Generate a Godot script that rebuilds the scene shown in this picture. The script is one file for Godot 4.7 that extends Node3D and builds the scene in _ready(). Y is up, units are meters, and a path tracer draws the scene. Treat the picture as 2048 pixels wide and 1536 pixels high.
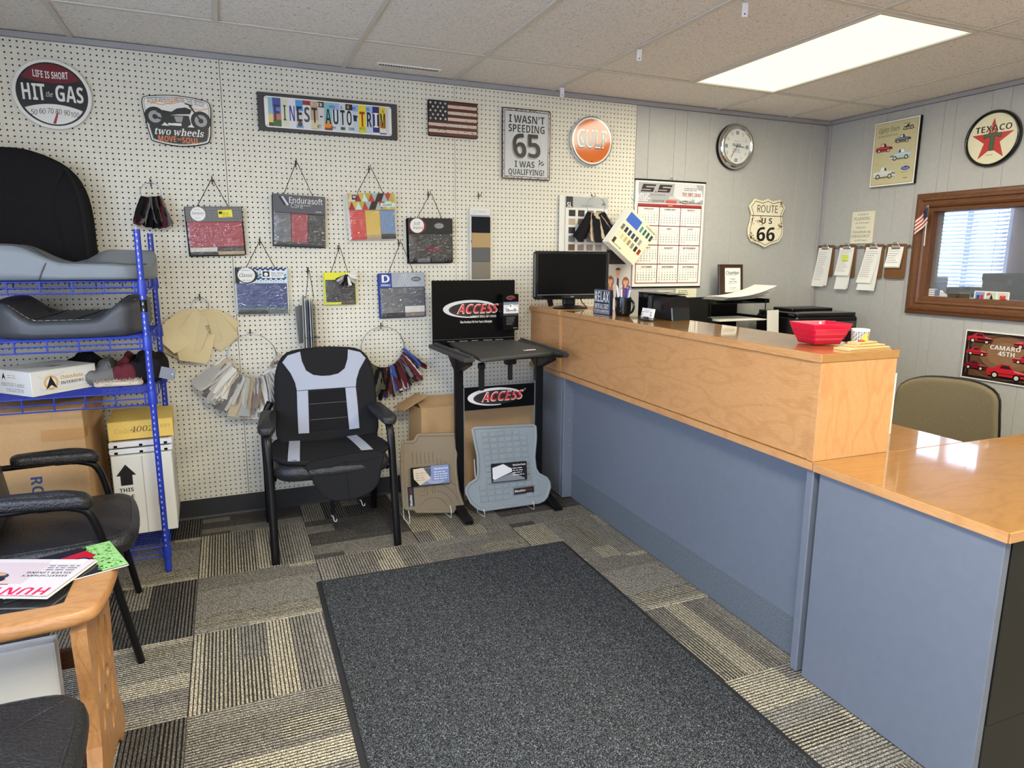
extends Node3D
# A small trim shop's front office: pegboard wall on the left, reception counter on the right.

# ---------------------------------------------------------------- mesh builder
class B:
	var v := PackedVector3Array()
	var n := PackedVector3Array()
	var t := PackedVector2Array()
	var c := PackedColorArray()
	var x := Transform3D.IDENTITY
	var col := Color.WHITE
	var warp = null
	func at(t0: Transform3D) -> B:
		x = t0
		return self
	func put(p: Vector3, nn: Vector3, uv: Vector2) -> void:
		v.append(x * p); n.append((x.basis * nn).normalized()); t.append(uv); c.append(col)
	func tri(a: Vector3, b: Vector3, d: Vector3) -> void:
		var nn := (b - a).cross(d - a).normalized()
		put(a, nn, Vector2(0, 0)); put(d, nn, Vector2(1, 1)); put(b, nn, Vector2(1, 0))
	func quad(a: Vector3, b: Vector3, d: Vector3, e: Vector3) -> void:
		var nn := (d - a).cross(e - b).normalized()
		put(a, nn, Vector2(0, 1)); put(d, nn, Vector2(1, 0)); put(b, nn, Vector2(1, 1))
		put(a, nn, Vector2(0, 1)); put(e, nn, Vector2(0, 0)); put(d, nn, Vector2(1, 0))
	func quado(a: Vector3, b: Vector3, d: Vector3, e: Vector3, o: Vector3) -> void:
		if (d - a).cross(e - b).dot(o) < 0.0: quad(a, e, d, b)
		else: quad(a, b, d, e)
	func quad2(q: Array) -> B:
		quad(q[0], q[1], q[2], q[3])
		return self
	func box(m: Vector3, s: Vector3, bv := 0.0) -> B:
		var h := s * 0.5
		for ax in 3:
			var u := (ax + 1) % 3
			var w := (ax + 2) % 3
			for sg in [-1.0, 1.0]:
				var q := []
				for k in [[-1, -1], [1, -1], [1, 1], [-1, 1]]:
					var p := Vector3.ZERO
					p[ax] = sg * h[ax]; p[u] = k[0] * (h[u] - bv); p[w] = k[1] * (h[w] - bv)
					q.append(m + p)
				var o := Vector3.ZERO
				o[ax] = sg
				quado(q[0], q[1], q[2], q[3], o)
		if bv > 0.0:
			for k in 3:
				var a := (k + 1) % 3
				var b := (k + 2) % 3
				for sa in [-1.0, 1.0]:
					for sb in [-1.0, 1.0]:
						var q := []
						for w in [[a, -1.0], [a, 1.0], [b, 1.0], [b, -1.0]]:
							var p := Vector3.ZERO
							p[a] = sa * (h[a] - (0.0 if w[0] == a else bv))
							p[b] = sb * (h[b] - (0.0 if w[0] == b else bv))
							p[k] = w[1] * (h[k] - bv)
							q.append(m + p)
						var o := Vector3.ZERO
						o[a] = sa; o[b] = sb
						quado(q[0], q[1], q[2], q[3], o)
			for sx in [-1.0, 1.0]:
				for sy in [-1.0, 1.0]:
					for sz in [-1.0, 1.0]:
						var s3 := Vector3(sx, sy, sz)
						var q := []
						for ax in 3:
							var p := s3 * (h - Vector3.ONE * bv)
							p[ax] = s3[ax] * h[ax]
							q.append(m + p)
						if sx * sy * sz > 0: tri(q[0], q[1], q[2])
						else: tri(q[0], q[2], q[1])
		return self
	# rows of points; smooth normals; wrap joins the last column to the first
	func grid(rows: Array, wrap := false, flip := false) -> B:
		var nu := rows.size()
		var nv: int = rows[0].size()
		var P := []
		for r in rows:
			var q := PackedVector3Array()
			for p in r: q.append(warp.call(p) if warp != null else p)
			P.append(q)
		var N := []
		for i in nu:
			var q := PackedVector3Array()
			q.resize(nv)
			N.append(q)
		var last := nv if wrap else nv - 1
		for i in nu - 1:
			for j in last:
				var k := (j + 1) % nv
				var f: Vector3 = (P[i + 1][k] - P[i][j]).cross(P[i + 1][j] - P[i][k])
				if flip: f = -f
				N[i][j] += f; N[i][k] += f; N[i + 1][j] += f; N[i + 1][k] += f
		for i in nu - 1:
			for j in last:
				var k := (j + 1) % nv
				var q := [[i, j, 0], [i, k, 1], [i + 1, k, 1], [i + 1, j, 0]]
				for w in ([0, 2, 1, 0, 3, 2] if not flip else [0, 1, 2, 0, 2, 3]):
					var e = q[w]
					put(P[e[0]][e[1]], N[e[0]][e[1]], Vector2(float(j + e[2]) / last, float(e[0]) / (nu - 1)))
		return self
	func tube(path: Array, r, sides := 8, closed := false) -> B:
		var np := path.size()
		var rows := []
		var up := Vector3.UP
		var d0: Vector3 = (path[1] - path[0]).normalized()
		if absf(d0.dot(up)) > 0.9: up = Vector3.RIGHT
		var total := np + (1 if closed else 0)
		for i in total:
			var a: Vector3 = path[(i - 1 + np) % np] if (i > 0 or closed) else path[0]
			var b: Vector3 = path[(i + 1) % np] if (i < np - 1 or closed) else path[np - 1]
			var d := (b - a).normalized()
			var s := d.cross(up).normalized()
			up = s.cross(d).normalized()
			var rr = r[i % np] if r is Array else r
			var q := PackedVector3Array()
			for k in sides:
				var an := TAU * k / sides
				if rr is Vector2: q.append(path[i % np] + s * cos(an) * rr.x + up * sin(an) * rr.y)
				else: q.append(path[i % np] + (s * cos(an) + up * sin(an)) * rr)
			rows.append(q)
		if not closed:
			for e in [0, np - 1]:
				var q := PackedVector3Array()
				for k in sides: q.append(path[e])
				if e == 0: rows.push_front(q)
				else: rows.push_back(q)
		return grid(rows, true, true)
	func lathe(prof: Array, sides := 24, o := Vector3.ZERO) -> B:
		var rows := []
		for p in prof:
			var q := PackedVector3Array()
			for k in sides:
				var a := TAU * k / sides
				q.append(o + Vector3(cos(a) * p[0], p[1], sin(a) * p[0]))
			rows.append(q)
		return grid(rows, true)
	# polygon in the XY plane, drawn out from z0 to z1, front edge chamfered by bv
	func prism(poly: PackedVector2Array, z0: float, z1: float, bv := 0.0) -> B:
		var p := poly.duplicate()
		if Geometry2D.is_polygon_clockwise(p): p.reverse()
		var m := p.size()
		var f := p if bv <= 0.0 else inset(p, bv)
		var ix := Geometry2D.triangulate_polygon(f)
		for k in range(0, ix.size(), 3):
			var a := f[ix[k]]
			var b := f[ix[k + 1]]
			var d := f[ix[k + 2]]
			if (b - a).cross(d - a) < 0.0:
				var w := b
				b = d; d = w
			tri(Vector3(a.x, a.y, z1), Vector3(b.x, b.y, z1), Vector3(d.x, d.y, z1))
			tri(Vector3(a.x, a.y, z0), Vector3(d.x, d.y, z0), Vector3(b.x, b.y, z0))
		for i in m:
			var a := p[i]
			var b := p[(i + 1) % m]
			quad(Vector3(a.x, a.y, z0), Vector3(b.x, b.y, z0), Vector3(b.x, b.y, z1 - bv), Vector3(a.x, a.y, z1 - bv))
			if bv > 0.0:
				var d := f[i]
				var e := f[(i + 1) % m]
				quad(Vector3(a.x, a.y, z1 - bv), Vector3(b.x, b.y, z1 - bv), Vector3(e.x, e.y, z1), Vector3(d.x, d.y, z1))
		return self
	static func inset(p: PackedVector2Array, d: float) -> PackedVector2Array:   # p counter-clockwise
		var q := PackedVector2Array()
		var m := p.size()
		for i in m:
			var e0 := (p[i] - p[(i - 1 + m) % m]).normalized()
			var e1 := (p[(i + 1) % m] - p[i]).normalized()
			var n0 := Vector2(-e0.y, e0.x)
			var n1 := Vector2(-e1.y, e1.x)
			var s := (n0 + n1).normalized()
			q.append(p[i] + s * (d / maxf(0.35, s.dot(n0))))
		return q
	# cushion or plate: outline in XZ (x, z), from y0 to y1, rims rounded by r, the top crowned
	func pad(outline: PackedVector2Array, y0: float, y1: float, r: float, crown := 0.0, belly := 0.0) -> B:
		var p := outline.duplicate()
		if Geometry2D.is_polygon_clockwise(p): p.reverse()
		var mid := Vector2.ZERO
		for q in p: mid += q
		mid /= p.size()
		var inn := inset(p, r)
		var rows := []
		var add := func(pts: PackedVector2Array, y: float):
			var q := PackedVector3Array()
			for w in pts: q.append(Vector3(w.x, y, w.y))
			rows.append(q)
		var scaled := func(s: float) -> PackedVector2Array:
			var q := PackedVector2Array()
			for w in inn: q.append(mid + (w - mid) * s)
			return q
		for s in [0.0, 0.5, 1.0]: add.call(scaled.call(s), y0 - belly * (1.0 - s * s))
		for k in [1, 2, 3, 4]:
			var a: float = PI / 2 * k / 4.0
			add.call(inset(p, r * (1.0 - sin(a))), y0 + r * (1.0 - cos(a)))
		for k in [0, 1, 2, 3, 4]:
			var a: float = PI / 2 * k / 4.0
			add.call(inset(p, r * (1.0 - cos(a))), y1 - r + r * sin(a))
		for s in [0.93, 0.85, 0.75, 0.62, 0.48, 0.33, 0.17, 0.0]: add.call(scaled.call(s), y1 + crown * (1.0 - s * s))
		return grid(rows, true)
	func mesh() -> ArrayMesh:
		var a := []
		a.resize(Mesh.ARRAY_MAX)
		a[Mesh.ARRAY_VERTEX] = v; a[Mesh.ARRAY_NORMAL] = n; a[Mesh.ARRAY_TEX_UV] = t; a[Mesh.ARRAY_COLOR] = c
		var m := ArrayMesh.new()
		m.add_surface_from_arrays(Mesh.PRIMITIVE_TRIANGLES, a)
		return m

# ---------------------------------------------------------------- flat print: ink films in the XY plane, one over another
class P extends B:
	static var fonts := {}
	static var cache := {}
	var z := 0.0002
	var step := 0.00004
	func ink(k: Color) -> void:
		z += step
		col = k.srgb_to_linear()
	func tri2(a: Vector2, b: Vector2, d: Vector2) -> void:
		if (b - a).cross(d - a) < 0.0: tri(Vector3(a.x, a.y, z), Vector3(d.x, d.y, z), Vector3(b.x, b.y, z))
		else: tri(Vector3(a.x, a.y, z), Vector3(b.x, b.y, z), Vector3(d.x, d.y, z))
	func poly(pts: PackedVector2Array, k: Color) -> P:
		ink(k)
		var ix := Geometry2D.triangulate_polygon(pts)
		for i in range(0, ix.size(), 3): tri2(pts[ix[i]], pts[ix[i + 1]], pts[ix[i + 2]])
		return self
	func rect(cx: float, cy: float, w: float, h: float, k: Color, ang := 0.0) -> P:
		ink(k)
		bar(cx, cy, w, h, ang)
		return self
	func bar(cx: float, cy: float, w: float, h: float, ang := 0.0) -> void:
		var a := Vector2(w, h) * 0.5
		var b := Vector2(w, -h) * 0.5
		var o := Vector2(cx, cy)
		a = a.rotated(ang); b = b.rotated(ang)
		tri2(o - a, o + b, o + a); tri2(o - a, o + a, o - b)
	func disc(cx: float, cy: float, rx: float, ry: float, k: Color, a0 := 0.0, a1 := TAU, m := 28) -> P:
		ink(k)
		for i in m:
			var a := lerpf(a0, a1, float(i) / m)
			var b := lerpf(a0, a1, float(i + 1) / m)
			tri2(Vector2(cx, cy), Vector2(cx + cos(a) * rx, cy + sin(a) * ry), Vector2(cx + cos(b) * rx, cy + sin(b) * ry))
		return self
	func ring(cx: float, cy: float, rx: float, ry: float, w: float, k: Color, a0 := 0.0, a1 := TAU, m := 36) -> P:
		ink(k)
		for i in m:
			var a := Vector2.from_angle(lerpf(a0, a1, float(i) / m))
			var b := Vector2.from_angle(lerpf(a0, a1, float(i + 1) / m))
			var o := Vector2(cx, cy)
			var ro := Vector2(rx, ry)
			var ri := Vector2(rx - w, ry - w)
			tri2(o + a * ri, o + a * ro, o + b * ro); tri2(o + a * ri, o + b * ro, o + b * ri)
		return self
	func line(pts: Array, w: float, k: Color) -> P:
		ink(k)
		for i in pts.size() - 1:
			var d: Vector2 = pts[i + 1] - pts[i]
			var m: Vector2 = (pts[i] + pts[i + 1]) * 0.5
			bar(m.x, m.y, d.length() + w * 0.3, w, d.angle())
		return self
	# words fitted into a box w by h round (cx, cy)
	func text(s: String, cx: float, cy: float, w: float, h: float, k: Color, style := "b", shear := 0.0, bend := 0.0, ang := 0.0) -> P:
		ink(k)
		var key := style + s
		if not cache.has(key):
			var tm := TextMesh.new()
			tm.font = fonts[style]; tm.text = s; tm.font_size = 48; tm.pixel_size = 0.02; tm.depth = 0.0; tm.curve_step = 6.0
			var a := tm.get_mesh_arrays()
			var vs: PackedVector3Array = a[Mesh.ARRAY_VERTEX]
			var ix: PackedInt32Array = a[Mesh.ARRAY_INDEX]
			var lo := Vector3(1e9, 1e9, 0)
			var hi := -lo
			for p in vs: lo = lo.min(p); hi = hi.max(p)
			var flat := PackedVector2Array()
			for i in ix: flat.append(Vector2((vs[i].x - lo.x) / (hi.x - lo.x) - 0.5, (vs[i].y - lo.y) / (hi.y - lo.y) - 0.5))
			cache[key] = flat
		var g: PackedVector2Array = cache[key]
		for i in range(0, g.size() - 2, 3):
			var q := []
			for j in 3:
				var p := g[i + j]
				var m := Vector2(p.x * w + shear * p.y * h, p.y * h + bend * 4.0 * (0.25 - p.x * p.x))
				q.append(Vector2(cx, cy) + m.rotated(ang))
			tri2(q[0], q[1], q[2])
		return self
	# rows of fine print too small to read
	func fine(cx: float, cy: float, w: float, rows: int, gap: float, k: Color, rng: RandomNumberGenerator, hh := 0.35) -> P:
		ink(k)
		for r in rows:
			var y := cy + (rows - 1) * gap * 0.5 - r * gap
			var px := cx - w * 0.5
			var stop := cx + w * rng.randf_range(0.2, 0.5)
			while px < stop:
				var l := minf(rng.randf_range(0.6, 2.4) * gap, stop - px)
				bar(px + l * 0.5, y, l, gap * hh)
				px += l + gap * 0.4
		return self

# ---------------------------------------------------------------- naming
var M := {}
var rng := RandomNumberGenerator.new()
var taken := {}

func numbered(parent: Node, called: String) -> String:
	var key := str(parent.get_instance_id()) + called
	var k: int = taken.get(key, 0)
	taken[key] = k + 1
	return called if k == 0 else "%s_%03d" % [called, k]

func tag(o: Node, label: String, category: String, group := "") -> void:
	o.set_meta("label", label); o.set_meta("category", category)
	if group: o.set_meta("group", group)

func thing(called: String, label: String, category: String, at := Vector3.ZERO, turn := 0.0, group := "") -> Node3D:
	var o := Node3D.new()
	o.name = numbered(self, called)
	add_child(o, true)
	o.position = at; o.rotation.y = turn
	tag(o, label, category, group)
	return o

func struct(called: String, at := Vector3.ZERO) -> Node3D:
	var o := Node3D.new()
	o.name = numbered(self, called)
	add_child(o, true)
	o.position = at
	o.set_meta("kind", "structure")
	return o

func part(parent: Node, called: String, b: B, m: Material) -> MeshInstance3D:
	return piece(parent, called, b.mesh(), m)

func piece(parent: Node, called: String, mesh: Mesh, m: Material, at := Transform3D.IDENTITY) -> MeshInstance3D:
	var o := MeshInstance3D.new()
	o.name = numbered(parent, called)
	o.mesh = mesh; o.material_override = m; o.transform = at
	parent.add_child(o, true)
	return o

func xf(p: Vector3, ry := 0.0, rx := 0.0, rz := 0.0) -> Transform3D:
	return Transform3D(Basis.from_euler(Vector3(rx, ry, rz)), p)

func bxs(m: Vector3, s: Vector3, bv := 0.0) -> B:
	return B.new().box(m, s, bv)

func V2(a: Array) -> PackedVector2Array:
	var q := PackedVector2Array()
	for i in range(0, a.size(), 2): q.append(Vector2(a[i], a[i + 1]))
	return q

func rr(w: float, h: float, r: float, m := 5, o := Vector2.ZERO) -> PackedVector2Array:   # rounded rectangle
	var q := PackedVector2Array()
	var k := 0
	for s in [Vector2(1, 1), Vector2(-1, 1), Vector2(-1, -1), Vector2(1, -1)]:
		for i in m:
			var a := PI / 2 * k + PI / 2 * i / (m - 1.0)
			q.append(o + s * (Vector2(w, h) * 0.5 - Vector2(r, r)) + Vector2.from_angle(a) * r)
		k += 1
	return q

func oval(rx: float, ry: float, m := 40) -> PackedVector2Array:
	var q := PackedVector2Array()
	for i in m: q.append(Vector2(cos(TAU * i / m) * rx, sin(TAU * i / m) * ry))
	return q

func smooth_loop(a: PackedVector2Array, per := 5) -> PackedVector2Array:   # closed Catmull-Rom through the points
	var q := PackedVector2Array()
	var m := a.size()
	for i in m:
		for k in per:
			q.append(a[i].cubic_interpolate(a[(i + 1) % m], a[(i - 1 + m) % m], a[(i + 2) % m], float(k) / per))
	return q

func curve(a: Array, per := 6) -> Array:   # open Catmull-Rom in space
	var q := []
	var m := a.size()
	for i in m - 1:
		for k in per:
			q.append(a[i].cubic_interpolate(a[i + 1], a[maxi(i - 1, 0)], a[mini(i + 2, m - 1)], float(k) / per))
	q.append(a[m - 1])
	return q

func rgb(r: int, g: int, b: int) -> Color:
	return Color8(r, g, b)

# ---------------------------------------------------------------- materials
func mat(called: String, k: Color, rough := 0.6, metal := 0.0, spec := 0.5) -> StandardMaterial3D:
	var m := StandardMaterial3D.new()
	m.resource_name = called
	m.albedo_color = k; m.roughness = rough; m.metallic = metal; m.metallic_specular = spec
	m.cull_mode = BaseMaterial3D.CULL_DISABLED
	M[called] = m
	return m

func image_tex(w: int, h: int, f: Callable) -> ImageTexture:
	var d := PackedByteArray()
	d.resize(w * h * 3)
	var k := 0
	for y in h:
		for xx in w:
			var q: Color = f.call(xx, y)
			d[k] = clampi(int(q.r * 255.0), 0, 255); d[k + 1] = clampi(int(q.g * 255.0), 0, 255); d[k + 2] = clampi(int(q.b * 255.0), 0, 255)
			k += 3
	return ImageTexture.create_from_image(Image.create_from_data(w, h, false, Image.FORMAT_RGB8, d))

func noise_bytes(sd: int, freq: float, octaves := 3) -> PackedByteArray:   # 256 x 256, repeats without a seam
	var f := FastNoiseLite.new()
	f.seed = sd; f.frequency = freq; f.fractal_octaves = octaves
	var im := f.get_seamless_image(256, 256)
	im.convert(Image.FORMAT_L8)
	return im.get_data()

func loop_noise(sd: int) -> PackedByteArray:   # 256 x 256 of fine yarn-end speckle
	var g := RandomNumberGenerator.new()
	g.seed = sd
	var raw := PackedByteArray()
	raw.resize(65536)
	for i in 65536: raw[i] = g.randi_range(0, 255)
	var out := PackedByteArray()
	out.resize(65536)
	for y in 256:
		for xx in 256:
			var r := ((xx + 1) & 255)
			var d := ((y + 1) & 255) * 256
			out[y * 256 + xx] = (raw[y * 256 + xx] + raw[y * 256 + r] + raw[d + xx] + raw[d + r]) >> 2
	return out

func strip_noise(sd: int, freq: float, octaves: int) -> PackedByteArray:   # 64 x 256, to be drawn out eightfold along the grain
	var f := FastNoiseLite.new()
	f.seed = sd; f.frequency = freq; f.fractal_octaves = octaves
	var im := f.get_seamless_image(64, 256)
	im.convert(Image.FORMAT_L8)
	return im.get_data()

func triplanar(m: StandardMaterial3D, metres: float, world := true) -> StandardMaterial3D:
	m.uv1_triplanar = true; m.uv1_world_triplanar = world
	m.uv1_scale = Vector3.ONE / metres
	return m

func bump(m: StandardMaterial3D, tx: Texture2D, cm: float) -> StandardMaterial3D:
	m.heightmap_enabled = true; m.heightmap_texture = tx; m.heightmap_scale = cm
	return m

func make_materials() -> void:
	for s in [["r", "Droid Sans", 400], ["b", "Droid Sans", 700], ["s", "Droid Serif", 400], ["S", "Droid Serif", 700]]:
		var f := SystemFont.new()
		f.font_names = PackedStringArray([s[1]]); f.font_weight = s[2]
		P.fonts[s[0]] = f
	var nl := noise_bytes(3, 0.012)
	var nm := noise_bytes(5, 0.05)
	var nf := loop_noise(8)
	var at := func(a: PackedByteArray, u: int, w: int) -> float: return a[(w & 255) * 256 + (u & 255)] / 255.0
	# wood laminate, grain along U; the same turned for grain along V
	var slow := strip_noise(21, 0.03, 2)
	var fibre := strip_noise(22, 0.4, 2)
	var sat := func(s: PackedByteArray, u: int, w: int) -> float:
		var c0 := (u >> 3) & 63
		var f := (u & 7) / 8.0
		var r0 := (w & 255) * 64
		return lerpf(s[r0 + c0], s[r0 + ((c0 + 1) & 63)], f) / 255.0
	var wood := func(light: Color, dark: Color, rings: float, u: int, w: int) -> Color:
		var big: float = sat.call(slow, u, w >> 1)
		for k in [[130.0, 150.0], [400.0, 360.0]]:
			var du: float = (u - k[0]) / 70.0
			var dw: float = (w - k[1]) / 26.0
			big += 0.55 * exp(-du * du - dw * dw)
		var g := 0.5 + 0.5 * sin(TAU * (w / 512.0 * rings + big * 2.2))
		var fib: float = sat.call(fibre, u, w)
		var s := clampf(0.24 * pow(g, 4.0) + 0.62 * fib - 0.02, 0.0, 1.0)
		return light.lerp(dark, s)
	var w_u := image_tex(512, 512, func(a, b): return wood.call(rgb(203, 154, 104), rgb(168, 114, 67), 6.0, a, b))
	var w_v := image_tex(512, 512, func(a, b): return wood.call(rgb(203, 154, 104), rgb(168, 114, 67), 6.0, b, a))
	var w_t := image_tex(512, 512, func(a, b): return wood.call(rgb(170, 124, 60), rgb(130, 88, 38), 5.0, a, b))
	var oak := image_tex(512, 512, func(a, b): return wood.call(rgb(194, 144, 94), rgb(134, 88, 48), 12.0, a, b))
	var oak_v := image_tex(512, 512, func(a, b): return wood.call(rgb(194, 144, 94), rgb(134, 88, 48), 12.0, b, a))
	var dk_u := image_tex(512, 512, func(a, b): return wood.call(rgb(122, 78, 46), rgb(60, 34, 18), 14.0, a, b))
	var dk_v := image_tex(512, 512, func(a, b): return wood.call(rgb(122, 78, 46), rgb(60, 34, 18), 14.0, b, a))
	for s in [["wood_u", w_u, 0.9, 0.35], ["wood_v", w_v, 0.9, 0.35], ["desk_wood", w_t, 0.9, 0.3], ["oak_u", oak, 0.5, 0.35], ["oak_v", oak_v, 0.5, 0.4], ["dark_oak_u", dk_u, 0.35, 0.4], ["dark_oak_v", dk_v, 0.35, 0.4]]:
		var m := mat(s[0], Color.WHITE, s[3])
		m.albedo_texture = s[1]
		triplanar(m, s[2])
	M.desk_wood.clearcoat_enabled = true; M.desk_wood.clearcoat = 1.0; M.desk_wood.clearcoat_roughness = 0.05
	# relief shared by many: fine grain and woven cloth
	var grain := image_tex(256, 256, func(a, b): return Color.WHITE * (0.6 * at.call(nf, a, b) + 0.4 * at.call(nm, a, b)))
	var weave := image_tex(128, 128, func(a, b): return Color.WHITE * (0.5 + 0.25 * sin(TAU * a / 8.0) * sin(TAU * b / 8.0) + 0.25 * at.call(nf, a * 2, b * 2)))
	var mottle := image_tex(256, 256, func(a, b): return Color.WHITE * (0.965 + 0.035 * at.call(nm, a, b)))
	var speck := image_tex(256, 256, func(a, b): return Color.WHITE * clampf(0.35 + 1.3 * pow(at.call(nf, a * 3, b * 3), 2.0), 0.0, 1.0))
	# walls and ceiling
	triplanar(mat("pegboard", rgb(226, 221, 204), 0.55), 0.5).albedo_texture = mottle
	triplanar(mat("wall_paint", rgb(178, 177, 172), 0.5), 0.6).albedo_texture = mottle
	mat("wall_backing", rgb(120, 118, 114), 0.8)
	mat("peg_hole_shade", rgb(52, 46, 40), 0.9)  # dark colour standing in for the shade seen through the peg holes
	mat("trim_paint", rgb(158, 155, 156), 0.45)
	mat("cream_wall", rgb(215, 210, 200), 0.8)
	mat("pink_wall", rgb(226, 190, 182), 0.8)
	mat("black_rubber", rgb(40, 40, 42), 0.5)
	mat("grid_steel", rgb(208, 201, 188), 0.5)
	mat("concrete", rgb(206, 204, 200), 0.9)
	var dash := PackedByteArray()
	dash.resize(512 * 1024)
	dash.fill(255)
	rng.seed = 11
	for k in 5200:
		var px := rng.randi_range(0, 511)
		var py := rng.randi_range(0, 1023)
		var l := rng.randi_range(1, 7) if k % 3 else rng.randi_range(1, 3)
		var dk := rng.randi_range(40, 150)
		for i in l:
			var yy := (py + (rng.randi_range(0, 1) if i > 2 else 0)) & 1023
			dash[yy * 512 + ((px + i) & 511)] = dk
			if k % 4 == 0: dash[((yy + 1) & 1023) * 512 + ((px + i) & 511)] = dk
	var tile := image_tex(512, 1024, func(a, b): return rgb(240, 233, 222).lerp(rgb(92, 82, 70), 1.0 - dash[b * 512 + a] / 255.0) * (0.94 + 0.06 * at.call(nm, a, b)))
	var tile_h := image_tex(512, 1024, func(a, b): return Color.WHITE * (dash[b * 512 + a] / 255.0 * 0.8 + 0.2 * at.call(nf, a, b)))
	var ct := mat("ceiling_tile", Color.WHITE, 0.95)
	ct.albedo_texture = tile
	bump(ct, tile_h, 0.2)
	# carpet tiles: six dye lots
	var yarns := [rgb(166, 157, 138), rgb(154, 147, 131), rgb(138, 133, 124), rgb(126, 121, 113)]
	var darks := [rgb(112, 108, 102), rgb(94, 90, 86), rgb(126, 120, 110), rgb(78, 75, 72)]
	var gaps := [0.30, 0.48, 0.38, 0.30]
	var ridge := image_tex(512, 512, func(a, b): return Color.WHITE * (0.25 + 0.6 * absf(sin(PI * a * 40.0 / 512.0)) + 0.15 * at.call(nf, a * 2, b * 2)))
	for lot in 6:
		rng.seed = 100 + lot
		var first := []
		var second := []
		var split := []
		while first.size() < 40:
			var kind := rng.randi_range(0, 3)
			var other := kind if rng.randf() < 0.55 else rng.randi_range(0, 3)
			var where := rng.randi_range(120, 400)
			for i in rng.randi_range(3, 9):
				first.append(kind); second.append(other); split.append(where)
		var tx := image_tex(512, 512, func(a, b):
			var li: int = mini(a * 40 / 512, 39)
			var fr: float = fmod(a * 40 / 512.0, 1.0)
			var kind: int = first[li] if b < split[li] else second[li]
			var yarn: Color = darks[kind] if lot == 1 or lot == 4 else yarns[kind]
			var gap: Color = yarn * (0.40 if kind != 2 else 0.6)
			var q: Color = gap if fr < gaps[kind] else yarn
			return q * (0.45 + 1.1 * smoothstep(0.2, 0.8, at.call(nf, (a * 5) >> 2, b))))
		var m := mat("carpet_%d" % lot, Color.WHITE, 1.0, 0.0, 0.1)
		m.albedo_texture = tx
		bump(m, ridge, 0.25)
	var pile := image_tex(512, 512, func(a, b): return rgb(26, 27, 29).lerp(rgb(160, 164, 168), pow(smoothstep(0.25, 0.90, at.call(nf, a + (b >> 2), b)), 1.5)) * (0.85 + 0.3 * at.call(nm, a, b)))
	var mp := mat("mat_pile", Color.WHITE, 1.0, 0.0, 0.1)
	mp.albedo_texture = pile
	triplanar(mp, 0.5)
	bump(mp, grain, 0.3)
	# furniture
	triplanar(mat("slate_panel", rgb(108, 114, 126), 0.42), 0.7).albedo_texture = mottle
	triplanar(mat("slate_scuffed", rgb(114, 122, 130), 0.55), 0.13).albedo_texture = speck
	M.slate_scuffed.albedo_texture = image_tex(256, 256, func(a, b): return Color.WHITE * (0.80 + 0.2 * at.call(nm, a, b) - 0.1 * at.call(nf, a, b)))
	mat("charcoal_panel", rgb(58, 57, 58), 0.5)
	mat("black_laminate", rgb(25, 24, 21), 0.5)
	bump(triplanar(mat("black_leather", rgb(33, 33, 36), 0.36), 0.12), image_tex(256, 256, func(a, b): return Color.WHITE * (0.7 * at.call(nm, a, b) + 0.3 * at.call(nf, a, b))), 0.35)
	bump(triplanar(mat("grey_leather", rgb(120, 126, 132), 0.4), 0.08), grain, 0.03)
	bump(triplanar(mat("dark_leather", rgb(68, 70, 75), 0.42), 0.08), grain, 0.03)
	bump(triplanar(mat("black_cloth", rgb(32, 31, 33), 0.95, 0.0, 0.2), 0.05), weave, 0.05)
	bump(triplanar(mat("black_tweed", rgb(62, 60, 62), 0.95, 0.0, 0.2), 0.06), weave, 0.06)
	M.black_tweed.albedo_texture = speck
	bump(triplanar(mat("black_mesh", rgb(30, 30, 32), 0.8, 0.0, 0.3), 0.03), weave, 0.06)
	bump(triplanar(mat("silver_cloth", rgb(166, 170, 184), 0.75, 0.0, 0.3), 0.04), weave, 0.02)
	bump(triplanar(mat("tweed", rgb(226, 218, 204), 0.95, 0.0, 0.2), 0.09), weave, 0.1)
	M.tweed.albedo_texture = image_tex(256, 256, func(a, b): return rgb(66, 60, 52).lerp(rgb(232, 224, 190), pow(at.call(nf, a * 2, b * 2), 1.6)))
	mat("black_metal", rgb(16, 16, 17), 0.3, 0.0, 0.35)
	mat("black_plastic", rgb(16, 16, 18), 0.35, 0.0, 0.35)
	mat("black_gloss", rgb(14, 14, 16), 0.12)
	mat("black_board", rgb(11, 11, 12), 0.3, 0.0, 0.25)
	mat("screen_black", rgb(9, 9, 11), 0.25, 0.0, 0.25)
	mat("grey_plastic", rgb(120, 122, 126), 0.45)
	mat("chrome", rgb(205, 205, 205), 0.18, 1.0)
	mat("steel_wire", rgb(180, 182, 186), 0.3, 0.9)
	mat("dark_wire", rgb(56, 54, 52), 0.4, 0.6)
	mat("blue_enamel", rgb(36, 58, 168), 0.3)
	mat("white_paper", rgb(236, 234, 226), 0.85)
	mat("cream_paper", rgb(232, 224, 190), 0.85)
	mat("white_plastic", rgb(226, 226, 228), 0.35)
	mat("white_card", rgb(224, 222, 214), 0.6)
	mat("yellow_card", rgb(226, 190, 96), 0.6)
	mat("dull_steel", rgb(150, 150, 152), 0.4, 0.8)
	var kraft := triplanar(mat("kraft", rgb(196, 158, 112), 0.85), 0.3)
	kraft.albedo_texture = mottle
	bump(kraft, image_tex(256, 64, func(a, b): return Color.WHITE * (0.5 + 0.2 * sin(TAU * a / 8.0) + 0.2 * at.call(nm, a, b * 4))), 0.03)
	mat("kraft_tape", rgb(186, 142, 92), 0.35)
	bump(triplanar(mat("tan_rubber", rgb(128, 114, 94), 0.6), 0.05), grain, 0.02)
	mat("tan_groove", rgb(84, 72, 58), 0.7)
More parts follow.
